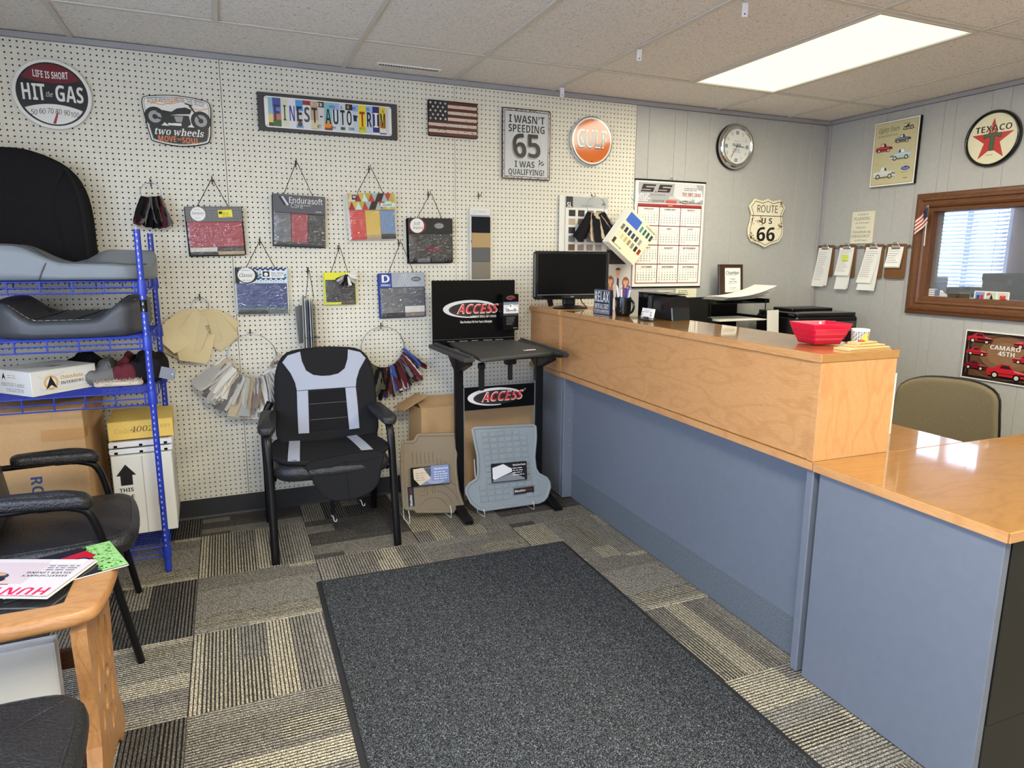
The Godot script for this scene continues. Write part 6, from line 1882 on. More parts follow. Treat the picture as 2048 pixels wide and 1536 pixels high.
	# wood sample blocks
	var said := ["largest thin wood sample block at the counter's near corner", "thin wood sample block lying on the largest one", "smallest wood sample block topping the pile by the red tub"]
	var y := TOP
	for i in 3:
		o = thing("wood_block", said[i], "wood block", Vector3([1.872, 1.885, 1.880][i], y, [2.243, 2.240, 2.236][i]), [0.03, -0.02, 0.10][i], "wood sample blocks on the counter")
		part(o, "board", bxs(Vector3(0, 0.004, 0), [Vector3(0.19, 0.008, 0.062), Vector3(0.13, 0.008, 0.050), Vector3(0.095, 0.008, 0.042)][i], 0.001), cloth("maple", rgb(206, 172, 116), 0.5))
		part(o, "edge_line", bxs(Vector3(0, 0.004, [0.0311, 0.0251, 0.0211][i]), [Vector3(0.186, 0.002, 0.0005), Vector3(0.126, 0.002, 0.0005), Vector3(0.09, 0.002, 0.0005)][i]), cloth("dark_edge", rgb(130, 96, 54), 0.6))
		y += 0.008
	o = thing("toy", "tiny yellow and red trinket on the wood sample blocks", "trinket", Vector3(1.888, y, 2.236))
	part(o, "body", B.new().lathe([[0, 0], [0.008, 0.001], [0.010, 0.007], [0.007, 0.013], [0, 0.015]], 14), cloth("trinket_yellow", rgb(232, 220, 50), 0.4))
	part(o, "head", B.new().lathe([[0, -0.006], [0.005, -0.003], [0.006, 0.0], [0.004, 0.005], [0, 0.006]], 12, Vector3(0.004, 0.019, 0.002)), cloth("trinket_yellow", rgb(232, 220, 50), 0.4))
	part(o, "foot", bxs(Vector3(-0.018, 0.003, 0.004), Vector3(0.022, 0.006, 0.012), 0.002), cloth("trinket_red", rgb(190, 70, 40), 0.4))
	# paper tray tower, award plaque, loose papers
	o = thing("paper_tray_tower", "black mesh letter tray tower full of papers on the back desk", "letter tray", Vector3(3.030, DESK, 0.215), 0.0)
	for i in 4:
		var yy: float = 0.010 + i * 0.116
		var tr := B.new()
		tr.box(Vector3(0, yy, 0), Vector3(0.46, 0.003, 0.30))
		for s in [-1, 1]: tr.box(Vector3(s * 0.229, yy + 0.012, 0), Vector3(0.003, 0.026, 0.30))
		tr.box(Vector3(0, yy + 0.012, -0.149), Vector3(0.46, 0.026, 0.003))
		part(o, "tray", tr, M.black_metal)
	for s in [-0.226, 0.226]: part(o, "post", B.new().tube([Vector3(s, 0, 0.145 - absf(s) * 0.1), Vector3(s, 0.375, 0.145 - absf(s) * 0.1)], 0.0035, 6), M.black_metal)
	part(o, "side_panel", bxs(Vector3(-0.232, 0.19, -0.02), Vector3(0.004, 0.37, 0.26)), M.black_metal)
	part(o, "back_panel", bxs(Vector3(0, 0.19, -0.152), Vector3(0.46, 0.37, 0.004)), M.black_metal)
	var stack_said := ["papers sticking far out of the second tray from the top", "thin sheaf of papers in the third tray from the top", "papers in the tower's lowest tray"]
	for i in 3:
		var q: Array = [[0.245, 0.30, 0.05, 0.008], [0.129, 0.33, 0.09, 0.010], [0.013, 0.30, 0.05, 0.010]][i]
		var st := thing("paper_sheaf", stack_said[i], "papers", Vector3(3.030 + (0.012 if i == 1 else 0.0), DESK + q[0], 0.225 + q[2] * 0.5), -0.03, "papers in the letter trays")
		for k in 3: part(st, "paper", bxs(Vector3(0.006 * k, k * q[3] / 3 + 0.002, 0.004 * k), Vector3(q[1] + 0.06, q[3] / 3, 0.28), 0.0006), M.white_paper)
	o = thing("paper_sheaf", "curling pile of white papers on top of the tray tower", "papers", Vector3(3.060, DESK + 0.376, 0.235), 0.0, "papers in the letter trays")
	for k in 4:
		var g := []
		for j in 9:
			var row := PackedVector3Array()
			for i in 4:
				var u := j / 8.0
				row.append(Vector3(-0.17 + 0.40 * u + 0.010 * k, 0.003 + 0.006 * k + 0.055 * pow(u, 2.2) * (0.4 + 0.3 * k), -0.10 + i * 0.07 + 0.006 * k))
			g.append(row)
		part(o, "paper", B.new().grid(g), M.white_paper)
	var r := board("award_plaque", "dark walnut plaque with a white certificate, leaning behind the tray tower", "plaque", Vector3(3.150, 1.127, 0.110), 0.0, rr(0.206, 0.226, 0.003, 3, Vector2(0, 0.112)), 0.016, M.bronze_plaque, 0.003)
	r[0].rotation.x = -0.10
	p = r[1]
	p.rect(0.012, 0.118, 0.134, 0.166, rgb(196, 190, 170)); p.rect(0.012, 0.118, 0.128, 0.160, rgb(232, 230, 220))
	p.text("Chamber", 0.012, 0.168, 0.112, 0.026, rgb(30, 40, 60)); p.fine(0.012, 0.150, 0.10, 1, 0.007, rgb(90, 90, 100), rng)
	p.text("Finest", 0.012, 0.126, 0.042, 0.012, rgb(40, 40, 44)); p.text("Auto Trim", 0.012, 0.108, 0.066, 0.013, rgb(40, 40, 44)); p.fine(0.012, 0.094, 0.075, 1, 0.007, rgb(110, 110, 110), rng)
	p.fine(0.012, 0.062, 0.06, 2, 0.008, rgb(120, 120, 120), rng)
	part(r[0], "print", p, M.print)
	# sheet standing between the trays and the printer
	o = thing("paper_sheet", "pale printed sheet standing between the tray tower and printer", "paper", Vector3(3.290, DESK, 0.40), 0.15)
	part(o, "sheet", bxs(Vector3(0, 0.155, 0), Vector3(0.115, 0.31, 0.003)), M.white_card).rotation.x = -0.08
	part(o, "holder", bxs(Vector3(0, 0.010, 0.0), Vector3(0.12, 0.020, 0.03), 0.003), M.black_plastic)
	# printer
	o = thing("printer", "black desktop printer in the room corner behind the red tub", "printer", Vector3(3.640, DESK, 0.320), -0.10)
	part(o, "body", bxs(Vector3(0, 0.135, 0), Vector3(0.50, 0.27, 0.42), 0.015), M.black_plastic)
	part(o, "scanner_lid", B.new().pad(rr(0.50, 0.40, 0.03, 5), 0.270, 0.292, 0.006, 0.006), M.black_gloss)
	part(o, "feeder", bxs(Vector3(0.02, 0.302, -0.06), Vector3(0.34, 0.018, 0.20), 0.006), M.black_plastic)
	part(o, "front_face", bxs(Vector3(0.03, 0.20, 0.212), Vector3(0.40, 0.07, 0.008), 0.003), M.charcoal_panel)
	part(o, "output_tray", bxs(Vector3(0.03, 0.10, 0.225), Vector3(0.34, 0.012, 0.06), 0.003), M.black_plastic)
	p = P.new()
	p.x = xf(Vector3(0.03, 0.235, 0.2165))
	p.text("EPSON", 0.0, 0.0, 0.05, 0.012, rgb(190, 190, 190))
	part(o, "print", p, M.print)
	# small desk clutter in front of the calendar note
	o = thing("desk_organizer", "low black desk organizer with grey drawers below the calendar note", "organizer", Vector3(2.520, DESK, 0.26), 0.0)
	part(o, "body", bxs(Vector3(0, 0.11, 0), Vector3(0.20, 0.22, 0.16), 0.004), M.black_plastic)
	for i in 3: part(o, "drawer", bxs(Vector3(0, 0.04 + i * 0.068, 0.081), Vector3(0.18, 0.058, 0.006), 0.002), M.charcoal_panel)
	part(o, "label_strip", bxs(Vector3(0.02, 0.205, 0.0815), Vector3(0.12, 0.022, 0.001)), M.light_grey_cloth)
	o = thing("wood_stand", "little orange wood stand on the black organizer", "stand", Vector3(2.500, DESK + 0.22, 0.26))
	part(o, "shelf", bxs(Vector3(0, 0.070, 0), Vector3(0.10, 0.035, 0.06), 0.003), M.oak_u)
	for s in [-1, 1]: part(o, "leg", bxs(Vector3(s * 0.035, 0.027, 0), Vector3(0.010, 0.054, 0.05), 0.002), M.oak_v)
	part(o, "peg", B.new().tube([Vector3(-0.02, 0.085, 0), Vector3(-0.02, 0.16, 0)], 0.004, 6), M.oak_v)
	o = thing("dark_packet", "crumpled dark red packet on the desk near the tray tower", "packet", Vector3(2.700, DESK, 0.38), 0.4)
	part(o, "body", B.new().at(xf(Vector3(0, 0.10, 0), 0, 1.2)).pad(rr(0.10, 0.18, 0.02, 4), 0.0, 0.03, 0.012, 0.006), M.maroon_cloth)
	part(o, "crimped_end", bxs(Vector3(0, 0.19, -0.02), Vector3(0.10, 0.02, 0.004)), M.maroon_cloth)
	o = thing("standing_binder", "white binder with a maroon spine standing behind the counter's end panel", "binder", Vector3(2.125, DESK + 0.0008, 2.150), 0.36)
	part(o, "cover", bxs(Vector3(0, 0.115, 0.008), Vector3(0.16, 0.23, 0.003), 0.001), M.white_plastic)
	part(o, "cover", bxs(Vector3(0, 0.115, -0.008), Vector3(0.16, 0.23, 0.003), 0.001), M.maroon_cloth)
	part(o, "spine", bxs(Vector3(0.079, 0.115, 0.0), Vector3(0.003, 0.23, 0.018), 0.001), M.maroon_cloth)
	part(o, "paper", bxs(Vector3(-0.004, 0.115, 0.0), Vector3(0.145, 0.222, 0.012), 0.0), M.white_paper)
	# office chair
	o = thing("office_chair", "olive-brown tweed office chair behind the return desk", "office chair", Vector3(3.280, 0.0, 1.62), -1.12)
	o.scale = Vector3(0.93, 1, 1)
	var out := smooth_loop(V2([-0.245, -0.13, -0.235, 0.06, -0.215, 0.15, -0.13, 0.195, 0.0, 0.205, 0.13, 0.195, 0.215, 0.15, 0.235, 0.06, 0.245, -0.13, 0.15, -0.18, 0.0, -0.19, -0.15, -0.18]), 3)
	var back := B.new().at(xf(Vector3(0, 0.605, 0.05), 0, PI / 2 - 0.10))
	back.warp = func(v: Vector3): return Vector3(v.x, v.y + 0.9 * v.x * v.x, v.z)
	var flipped := PackedVector2Array()
	for q in out: flipped.append(Vector2(q.x, -q.y))
	part(o, "backrest", back.pad(flipped, 0.0, 0.06, 0.022, 0.006), M.tweed)
	var shell := B.new().at(xf(Vector3(0, 0.605, 0.05), 0, PI / 2 - 0.10))
	shell.warp = back.warp
	part(o, "back_shell", shell.pad(B.inset(flipped if not Geometry2D.is_polygon_clockwise(flipped) else rev(flipped), -0.008), -0.022, 0.004, 0.008), M.black_plastic)
	part(o, "seat", B.new().pad(rr(0.48, 0.46, 0.09, 6, Vector2(0, 0.26)), 0.41, 0.49, 0.03, 0.01), M.tweed)
	part(o, "back_bar", bxs(Vector3(0, 0.50, 0.015), Vector3(0.07, 0.22, 0.015), 0.004), M.black_metal)
	part(o, "gas_lift", B.new().tube([Vector3(0, 0.07, 0.24), Vector3(0, 0.41, 0.24)], 0.025, 12), M.black_metal)
	for i in 5:
		var a := TAU * i / 5
		var tip := Vector3(cos(a) * 0.28, 0.075, 0.24 + sin(a) * 0.28)
		part(o, "leg", B.new().tube([Vector3(0, 0.10, 0.24), tip], 0.018, 8), M.black_plastic)
		part(o, "caster", B.new().at(xf(tip + Vector3(0, -0.045, 0), a, 0, PI / 2)).lathe([[0, -0.02], [0.028, -0.018], [0.028, 0.018], [0, 0.02]], 14), M.black_plastic)

# ---------------------------------------------------------------- display stand, mats and carton
func access_logo(p: P, cx: float, cy: float, w: float) -> void:
	var h := w * 0.36
	p.disc(cx - 0.06 * w, cy, w * 0.54, h * 0.46, rgb(206, 204, 208), 0.35, TAU - 1.35, 40)
	p.disc(cx - 0.02 * w, cy - 0.004, w * 0.47, h * 0.37, rgb(22, 22, 24), 0, TAU, 40)
	p.ring(cx - 0.02 * w, cy, w * 0.44, h * 0.33, 0.0012, rgb(150, 60, 60), 2.0, 4.4)
	p.text("ACCESS", cx + 0.09 * w, cy, w * 0.80, h * 0.50, WHITE, "b", 0.28)
	p.text("ACCESS", cx + 0.09 * w, cy, w * 0.775, h * 0.43, rgb(206, 52, 56), "b", 0.30)

func display_stand() -> void:
	var o := thing("display_stand", "black metal display stand with two uprights and a slot-in sign", "display stand", Vector3(1.315, 0, 0.43))
	for s in [-1, 1]:
		part(o, "upright", bxs(Vector3(s * 0.238, 0.455, 0.0), Vector3(0.046, 0.81, 0.030), 0.004), M.black_metal)
		var f := part(o, "foot", B.new().at(xf(Vector3(s * 0.262, 0, 0), -PI / 2)).prism(V2([-0.17, 0.010, 0.23, 0.010, 0.23, 0.030, 0.05, 0.062, -0.05, 0.062, -0.17, 0.030]), -0.023, 0.023, 0.004), M.black_metal)
		for e in [-1, 1]: part(f, "glide", B.new().lathe([[0, 0.030], [0.008, 0.028], [0.010, 0.022], [0.012, 0.0], [0, 0]], 12, Vector3(s * 0.262, 0, 0.185 * e + 0.025)), M.dull_steel)
		part(o, "bracket", B.new().at(xf(Vector3(s * 0.238, 0.81, 0), -PI / 2)).prism(V2([-0.16, 0.085, 0.18, 0.050, 0.18, 0.036, 0.03, -0.02, -0.03, -0.02, -0.16, 0.065]), -0.018, 0.018, 0.003), M.black_metal)
		part(o, "sign_channel", bxs(Vector3(s * 0.211, 0.40, 0.004), Vector3(0.004, 0.62, 0.012)), M.grey_plastic)
	part(o, "hook_strap", bxs(Vector3(-0.165, 0.765, 0.16), Vector3(0.030, 0.115, 0.022), 0.006), M.black_cloth)
	part(o, "hook_strap", bxs(Vector3(0.0, 0.80, 0.15), Vector3(0.024, 0.10, 0.016), 0.004), M.black_cloth)
	part(o, "clamp", bxs(Vector3(0.0, 0.852, 0.15), Vector3(0.066, 0.036, 0.03), 0.006), M.black_plastic)
	part(o, "clamp", bxs(Vector3(-0.165, 0.835, 0.16), Vector3(0.036, 0.035, 0.03), 0.006), M.black_plastic)
	var sg := part(o, "slot_sign", bxs(Vector3(0, 0.632, 0.006), Vector3(0.422, 0.128, 0.004), 0.001), M.black_board)
	var p := P.new()
	p.x = xf(Vector3(0, 0.632, 0.008))
	access_logo(p, -0.01, 0.004, 0.300)
	p.ring(0.150, 0.034, 0.005, 0.005, 0.001, WHITE, 0, TAU, 12)
	part(sg, "print", p, M.print)
	# roll-up cover sample lying on top
	o = thing("cover_sample", "charcoal roll-up truck cover sample lying on the display stand", "cover sample", Vector3(1.315, 0, 0))
	var ys := func(z: float) -> float: return 0.948 - 0.085 * z
	var slab := B.new()
	var rows := []
	var pts := [Vector2(-0.235, 0.26), Vector2(0.145, 0.262), Vector2(0.268, 0.605), Vector2(-0.200, 0.690)]
	var loop := PackedVector2Array()
	for i in 4:
		for k in 8: loop.append(pts[i].lerp(pts[(i + 1) % 4], k / 8.0))
	slab.warp = func(v: Vector3): return Vector3(v.x, v.y + ys.call(v.z), v.z)
	part(o, "vinyl_top", slab.pad(loop, -0.022, 0.0, 0.008, 0.003), M.vinyl_black)
	var rail := B.new()
	for q in [[Vector3(-0.325, 0.908, 0.255), Vector3(-0.262, 0.884, 0.690), 0.022], [Vector3(0.19, 0.915, 0.27), Vector3(0.275, 0.880, 0.690), 0.012]]:
		rail = B.new()
		var d: Vector3 = (q[1] - q[0])
		rail.at(Transform3D(Basis(Vector3.UP.cross(d.normalized()).normalized(), d.normalized().cross(Vector3.UP.cross(d.normalized()).normalized()), d.normalized()), (q[0] + q[1]) / 2))
		rail.box(Vector3(0, 0, 0), Vector3(q[2] * 2.6, 0.020, d.length()), 0.003)
		rail.box(Vector3(q[2] * 0.5, 0.014, 0), Vector3(q[2] * 0.9, 0.012, d.length()), 0.003)
		part(o, "side_rail", rail, M.charcoal_panel)
	part(o, "cross_bow", bxs(Vector3(0.03, 0.872, 0.62), Vector3(0.43, 0.012, 0.03), 0.003), M.black_metal)
	part(o, "rail_tip", bxs(Vector3.ZERO, Vector3(0.08, 0.016, 0.035), 0.003), M.black_metal).transform = xf(Vector3(0.262, 0.880, 0.67), 0.5)
	var lb := part(o, "badge", bxs(Vector3.ZERO, Vector3(0.070, 0.0012, 0.016)), M.print)
	lb.transform = xf(Vector3(0.115, 0.905, 0.575), 0.12, 0.085)
	p = P.new()
	p.text("ACCESS", 0.008, 0.0, 0.048, 0.009, rgb(196, 60, 50), "b", 0.3)
	p.disc(-0.026, 0, 0.008, 0.006, rgb(120, 30, 30), 0, TAU, 12)
	part(lb, "print", p, M.print).transform = xf(Vector3(0, 0.0008, 0), 0, -PI / 2)
	# header board
	var r := board("header_board", "big black board with red and white oval logo, at the back of the stand", "sign", Vector3(1.242, 0.885, 0.225), 0.0, rr(0.494, 0.378, 0.002, 2, Vector2(0, 0.189)), 0.005, M.black_board, 0.001)
	p = r[1]
	p.x = xf(Vector3(0, 0.189, 0.005))
	access_logo(p, -0.005, 0.030, 0.300)
	p.text("LORADO ROLL-UP COVER", 0.055, -0.014, 0.155, 0.012, WHITE)
	p.text("The Perfect Fit For Your Lifestyle", 0.010, -0.045, 0.192, 0.017, WHITE)
	p.rect(0, -0.138, 0.492, 0.0012, rgb(120, 120, 124))
	for i in 5: p.fine(-0.135 + i * 0.072, -0.150, 0.055, 1, 0.006, rgb(170, 170, 172), rng, 0.5)
	part(r[0], "print", p, M.print)
	# little product box stuck on the board
	o = thing("product_box", "narrow black product box with a white truck picture, on the header board's right", "box", Vector3(1.437, 0.982, 0.262), 0.10)
	part(o, "carton", bxs(Vector3(0, 0.102, 0), Vector3(0.098, 0.204, 0.060), 0.001), M.black_board)
	p = P.new()
	p.x = xf(Vector3(0, 0.102, 0.0302))
	p.rect(0, 0.020, 0.097, 0.072, rgb(206, 208, 214)); p.rect(0, 0.050, 0.097, 0.016, rgb(120, 128, 150)); p.rect(0, -0.012, 0.097, 0.012, rgb(60, 62, 70))
	car(p, 0.0, 0.022, 0.085, rgb(232, 232, 234), 0, -1.0)
	p.text("ACCESS", 0.004, 0.082, 0.046, 0.010, rgb(206, 52, 56), "b", 0.3); p.ring(0, 0.082, 0.030, 0.010, 0.001, WHITE, 1.0, 5.0)
	p.fine(0, -0.048, 0.060, 6, 0.008, rgb(120, 120, 124), rng); p.fine(0.03, -0.090, 0.03, 1, 0.006, WHITE, rng)
	part(o, "print", p, M.print)
	# tan floor mat on a wire easel
	o = thing("floor_mat_sample", "tan moulded car floor mat standing left of the display stand", "car mat", Vector3(0.885, 0.0, 0.50))
	var tan_o := V2([-0.122, 0.433, -0.064, 0.431, -0.053, 0.438, -0.040, 0.460, -0.030, 0.464, 0.172, 0.449, 0.180, 0.440, 0.182, 0.396, 0.165, 0.30, 0.163, 0.234, 0.169, 0.133, 0.190, 0.060, 0.184, 0.046, 0.146, 0.045, 0.135, 0.026, -0.073, 0.054, -0.086, 0.071, -0.130, 0.078, -0.138, 0.093, -0.135, 0.287, -0.131, 0.357])
	mat_body(o, tan_o, M.tan_rubber, 0.010, 0.016)
	var gv := B.new().at(xf(Vector3(0, 0, 0), 0, -0.197))
	for i in 6: groove(gv, [Vector3(-0.072 + i * 0.022, 0.372 - i * 0.001, 0.0), Vector3(-0.072 + i * 0.022, 0.310, 0.0)])
	for i in 3: groove(gv, [Vector3(0.060 + i * 0.022, 0.330 - i * 0.009, 0.0), Vector3(0.060 + i * 0.022, 0.300, 0.0)])
	for i in 4: groove(gv, [Vector3(-0.050 + i * 0.0, 0.165 - i * 0.024, 0), Vector3(-0.020 + i * 0.016, 0.160 - i * 0.020, 0), Vector3(-0.020 + i * 0.016, 0.200, 0)] if i < 2 else [Vector3(0.0 + i * 0.012, 0.145, 0), Vector3(0.0 + i * 0.012, 0.205, 0)])
	for k in 4:
		var arc := []
		for i in 9:
			var a := lerpf(PI * 0.82, PI * 0.06, i / 8.0) if k == 0 else lerpf(PI * 0.42, PI * 0.06, i / 8.0)
			arc.append(Vector3(0.02 + cos(a) * (0.078 + k * 0.034), 0.052 + sin(a) * (0.070 + k * 0.036), 0))
		groove(gv, arc)
	part(o, "groove", gv, M.tan_groove).position = Vector3(0, 0, 0.0115)
	mat_easel(o, [-0.115, 0.115], 0.05)
	mat_tag(o, Vector2(-0.096, 0.140), 0.105, 0.034, PI / 2)
	mat_card(Vector3(0.885, 0, 0.50), Vector2(0.013, 0.240), 0.212, 0.100, "glossy leaflet with a beige mat picture, clipped across the tan floor mat", 0)
	# grey cargo mat
	o = thing("cargo_mat_sample", "grey cargo mat with a grid of raised blocks, flared at the bottom", "car mat", Vector3(1.30, 0.0, 0.56))
	var gr := V2([-0.163, 0.480, -0.150, 0.488, 0.205, 0.472, 0.217, 0.462, 0.216, 0.400, 0.196, 0.290, 0.199, 0.225, 0.217, 0.193, 0.262, 0.165, 0.278, 0.140, 0.281, 0.110, 0.258, 0.058, 0.235, 0.038, 0.204, 0.030, -0.130, 0.032, -0.165, 0.048, -0.200, 0.085, -0.222, 0.140, -0.222, 0.165, -0.200, 0.190, -0.161, 0.208, -0.147, 0.238, -0.143, 0.329, -0.155, 0.420])
	mat_body(o, gr, M.grey_rubber, 0.008, 0.014)
	var ccw := gr if not Geometry2D.is_polygon_clockwise(gr) else rev(gr)
	var inner := B.inset(ccw, 0.022)
	var bm := B.new().prism(rr(0.038, 0.026, 0.002, 2), 0.0, 0.004, 0.0015).mesh()
	for j in 14:
		for i in 12:
			var m := Vector2(-0.232 + i * 0.0455 + (14 - j) * 0.0012, 0.062 + j * 0.0322 - i * 0.0012)
			var ok := true
			for e in [Vector2(-0.02, -0.014), Vector2(0.02, -0.014), Vector2(0.02, 0.014), Vector2(-0.02, 0.014)]: ok = ok and Geometry2D.is_point_in_polygon(m + e, inner)
			if ok and not (m.x > 0.03 and m.y > 0.085 and m.y < 0.142):
				piece(o, "tread_block", bm, M.grey_rubber, Transform3D(Basis(Vector3.RIGHT, -0.197), Vector3.ZERO) * xf(Vector3(m.x, m.y, 0.009)))
	mat_easel(o, [-0.13, 0.165], 0.03)
	mat_tag(o, Vector2(0.115, 0.112), 0.120, 0.034, 0.0)
	mat_card(Vector3(1.30, 0, 0.56), Vector2(0.028, 0.228), 0.208, 0.102, "glossy leaflet with a white mat picture, clipped across the grey cargo mat", 1)
	# brown carton behind the stand
	o = thing("carton", "wide brown carton with an open flap, behind the display stand", "box", Vector3(0, 0, 0))
	part(o, "front_face", bxs(Vector3(1.270, 0.280, 0.232), Vector3(0.700, 0.545, 0.004), 0.001), M.kraft)
	part(o, "back_face", bxs(Vector3(1.260, 0.280, 0.075), Vector3(0.700, 0.545, 0.004), 0.001), M.kraft)
	for q in [[0.9205, 1], [1.6195, 0]]: part(o, "side_face", B.new().quad2([Vector3(q[0], 0.008, 0.230), Vector3(q[0] - 0.03 * q[1], 0.008, 0.077), Vector3(q[0] - 0.03 * q[1], 0.553, 0.077), Vector3(q[0], 0.553, 0.230)]), M.kraft)
	part(o, "base", bxs(Vector3(1.265, 0.006, 0.153), Vector3(0.695, 0.004, 0.152)), M.kraft)
	part(o, "flap", bxs(Vector3.ZERO, Vector3(0.695, 0.003, 0.150)), M.kraft).transform = xf(Vector3(1.267, 0.573, 0.158), 0, 0.26)
	part(o, "flap", bxs(Vector3.ZERO, Vector3(0.16, 0.003, 0.130)), M.kraft).transform = xf(Vector3(0.880, 0.580, 0.150), 0.2, 0.0, 0.42)
	o = thing("cardboard_tube", "brown mailing tube with a white end cap beside the carton", "tube", Vector3(1.648, 0.0, 0.190))
	part(o, "tube", B.new().tube([Vector3(0.005, 0.0, 0.0), Vector3(0.0, 0.615, -0.03)], 0.022, 16), M.kraft)
	part(o, "end_cap", B.new().lathe([[0, 0.018], [0.018, 0.016], [0.026, 0.008], [0.026, 0.0], [0, 0]], 18, Vector3(0.0, 0.615, -0.03)), M.white_plastic)

func groove(b: B, pts: Array) -> void:
	var q := []
	for e in pts: q.append(e)
	b.tube(q, Vector2(0.0011, 0.0008), 4)

func mat_body(o: Node3D, outline: PackedVector2Array, m: Material, th: float, lip: float) -> void:
	var ccw := outline if not Geometry2D.is_polygon_clockwise(outline) else rev(outline)
	var lean := xf(Vector3.ZERO, 0, -0.197)
	part(o, "body", B.new().at(lean).prism(ccw, 0.0, th, 0.002), m)
	var loop := []
	var mid := B.inset(ccw, 0.003)
	for q in mid: loop.append(Vector3(q.x, q.y, lip * 0.6))
	part(o, "raised_rim", B.new().at(lean).tube(loop, Vector2(0.004, lip * 0.6), 8, true), m)

func mat_easel(o: Node3D, xs: Array, y: float) -> void:
	for q in xs: part(o, "wire_foot", B.new().tube([Vector3(q, y + 0.02, -0.012), Vector3(q, y, 0.016), Vector3(q, 0.003, 0.020), Vector3(q - 0.012, 0.003, -0.06), Vector3(q - 0.02, 0.30, -0.09)], 0.0022, 6), M.white_enamel)

func mat_tag(o: Node3D, c: Vector2, w: float, h: float, ang: float) -> void:
	var lean := xf(Vector3.ZERO, 0, -0.197)
	var t := part(o, "name_plate", B.new().prism(rr(w + 0.012, h + 0.012, 0.003, 3), 0.0, 0.003, 0.001), M.grey_plastic)
	t.transform = lean * xf(Vector3(c.x, c.y, 0.009), 0, 0, ang)
	var p := P.new()
	p.x = xf(Vector3(0, 0, 0.003))
	p.rect(0, 0, w, h, INK)
	p.text("WeatherTech", -0.004, 0.002, w * 0.88, h * 0.42, WHITE)
	p.rect(w * 0.25, 0.002, w * 0.36, h * 0.46, Color(0.07, 0.06, 0.06))
	p.text("Tech", w * 0.24, 0.002, w * 0.34, h * 0.42, rgb(120, 30, 40))
	part(t, "print", p, M.print)

func mat_card(at: Vector3, c: Vector2, w: float, h: float, label: String, kind: int) -> void:
	var o := thing("leaflet_box", label, "leaflet", at)
	var n := Basis(Vector3.RIGHT, -0.197)
	o.position += n * Vector3(c.x, c.y, 0.022)
	o.basis = n * Basis(Vector3.BACK, -0.03)
	part(o, "card", bxs(Vector3(0, 0, 0.006), Vector3(w, h, 0.010), 0.001), M.black_board)
	var p := P.new()
	p.x = xf(Vector3(0, 0, 0.011))
	if kind == 0:
		p.rect(0.02, 0.0, w - 0.044, h - 0.008, rgb(120, 130, 160)); p.disc(-0.02, 0.02, 0.05, 0.022, rgb(70, 76, 96), 0, TAU, 20); p.disc(0.03, -0.025, 0.05, 0.02, rgb(150, 160, 190), 0, TAU, 20)
		p.poly(V2([-0.095, 0.042, -0.04, 0.046, 0.0, -0.012, -0.06, -0.046, -0.092, -0.010]), rgb(206, 192, 176))
		p.fine(-0.052, 0.0, 0.06, 4, 0.012, rgb(160, 146, 130), rng)
		p.rect(0.052, 0.012, 0.10, 0.08, rgb(120, 140, 190))
	else:
		p.rect(0, 0, w - 0.006, h - 0.006, rgb(30, 28, 30))
		p.poly(V2([-0.1, -0.048, -0.1, -0.038, 0.02, -0.005, 0.09, -0.04, 0.09, -0.048]), rgb(130, 130, 136))
		p.poly(V2([-0.100, 0.030, -0.035, 0.046, 0.0, 0.024, 0.014, 0.018, 0.014, 0.0, -0.090, -0.036, -0.100, -0.030]), rgb(222, 220, 222))
	p.text("WeatherTech", 0.058, 0.036, 0.076, 0.010, WHITE)
	p.fine(0.058, 0.0, 0.080, 4, 0.012, WHITE, rng, 0.3)
	part(o, "print", p, M.print_gloss)

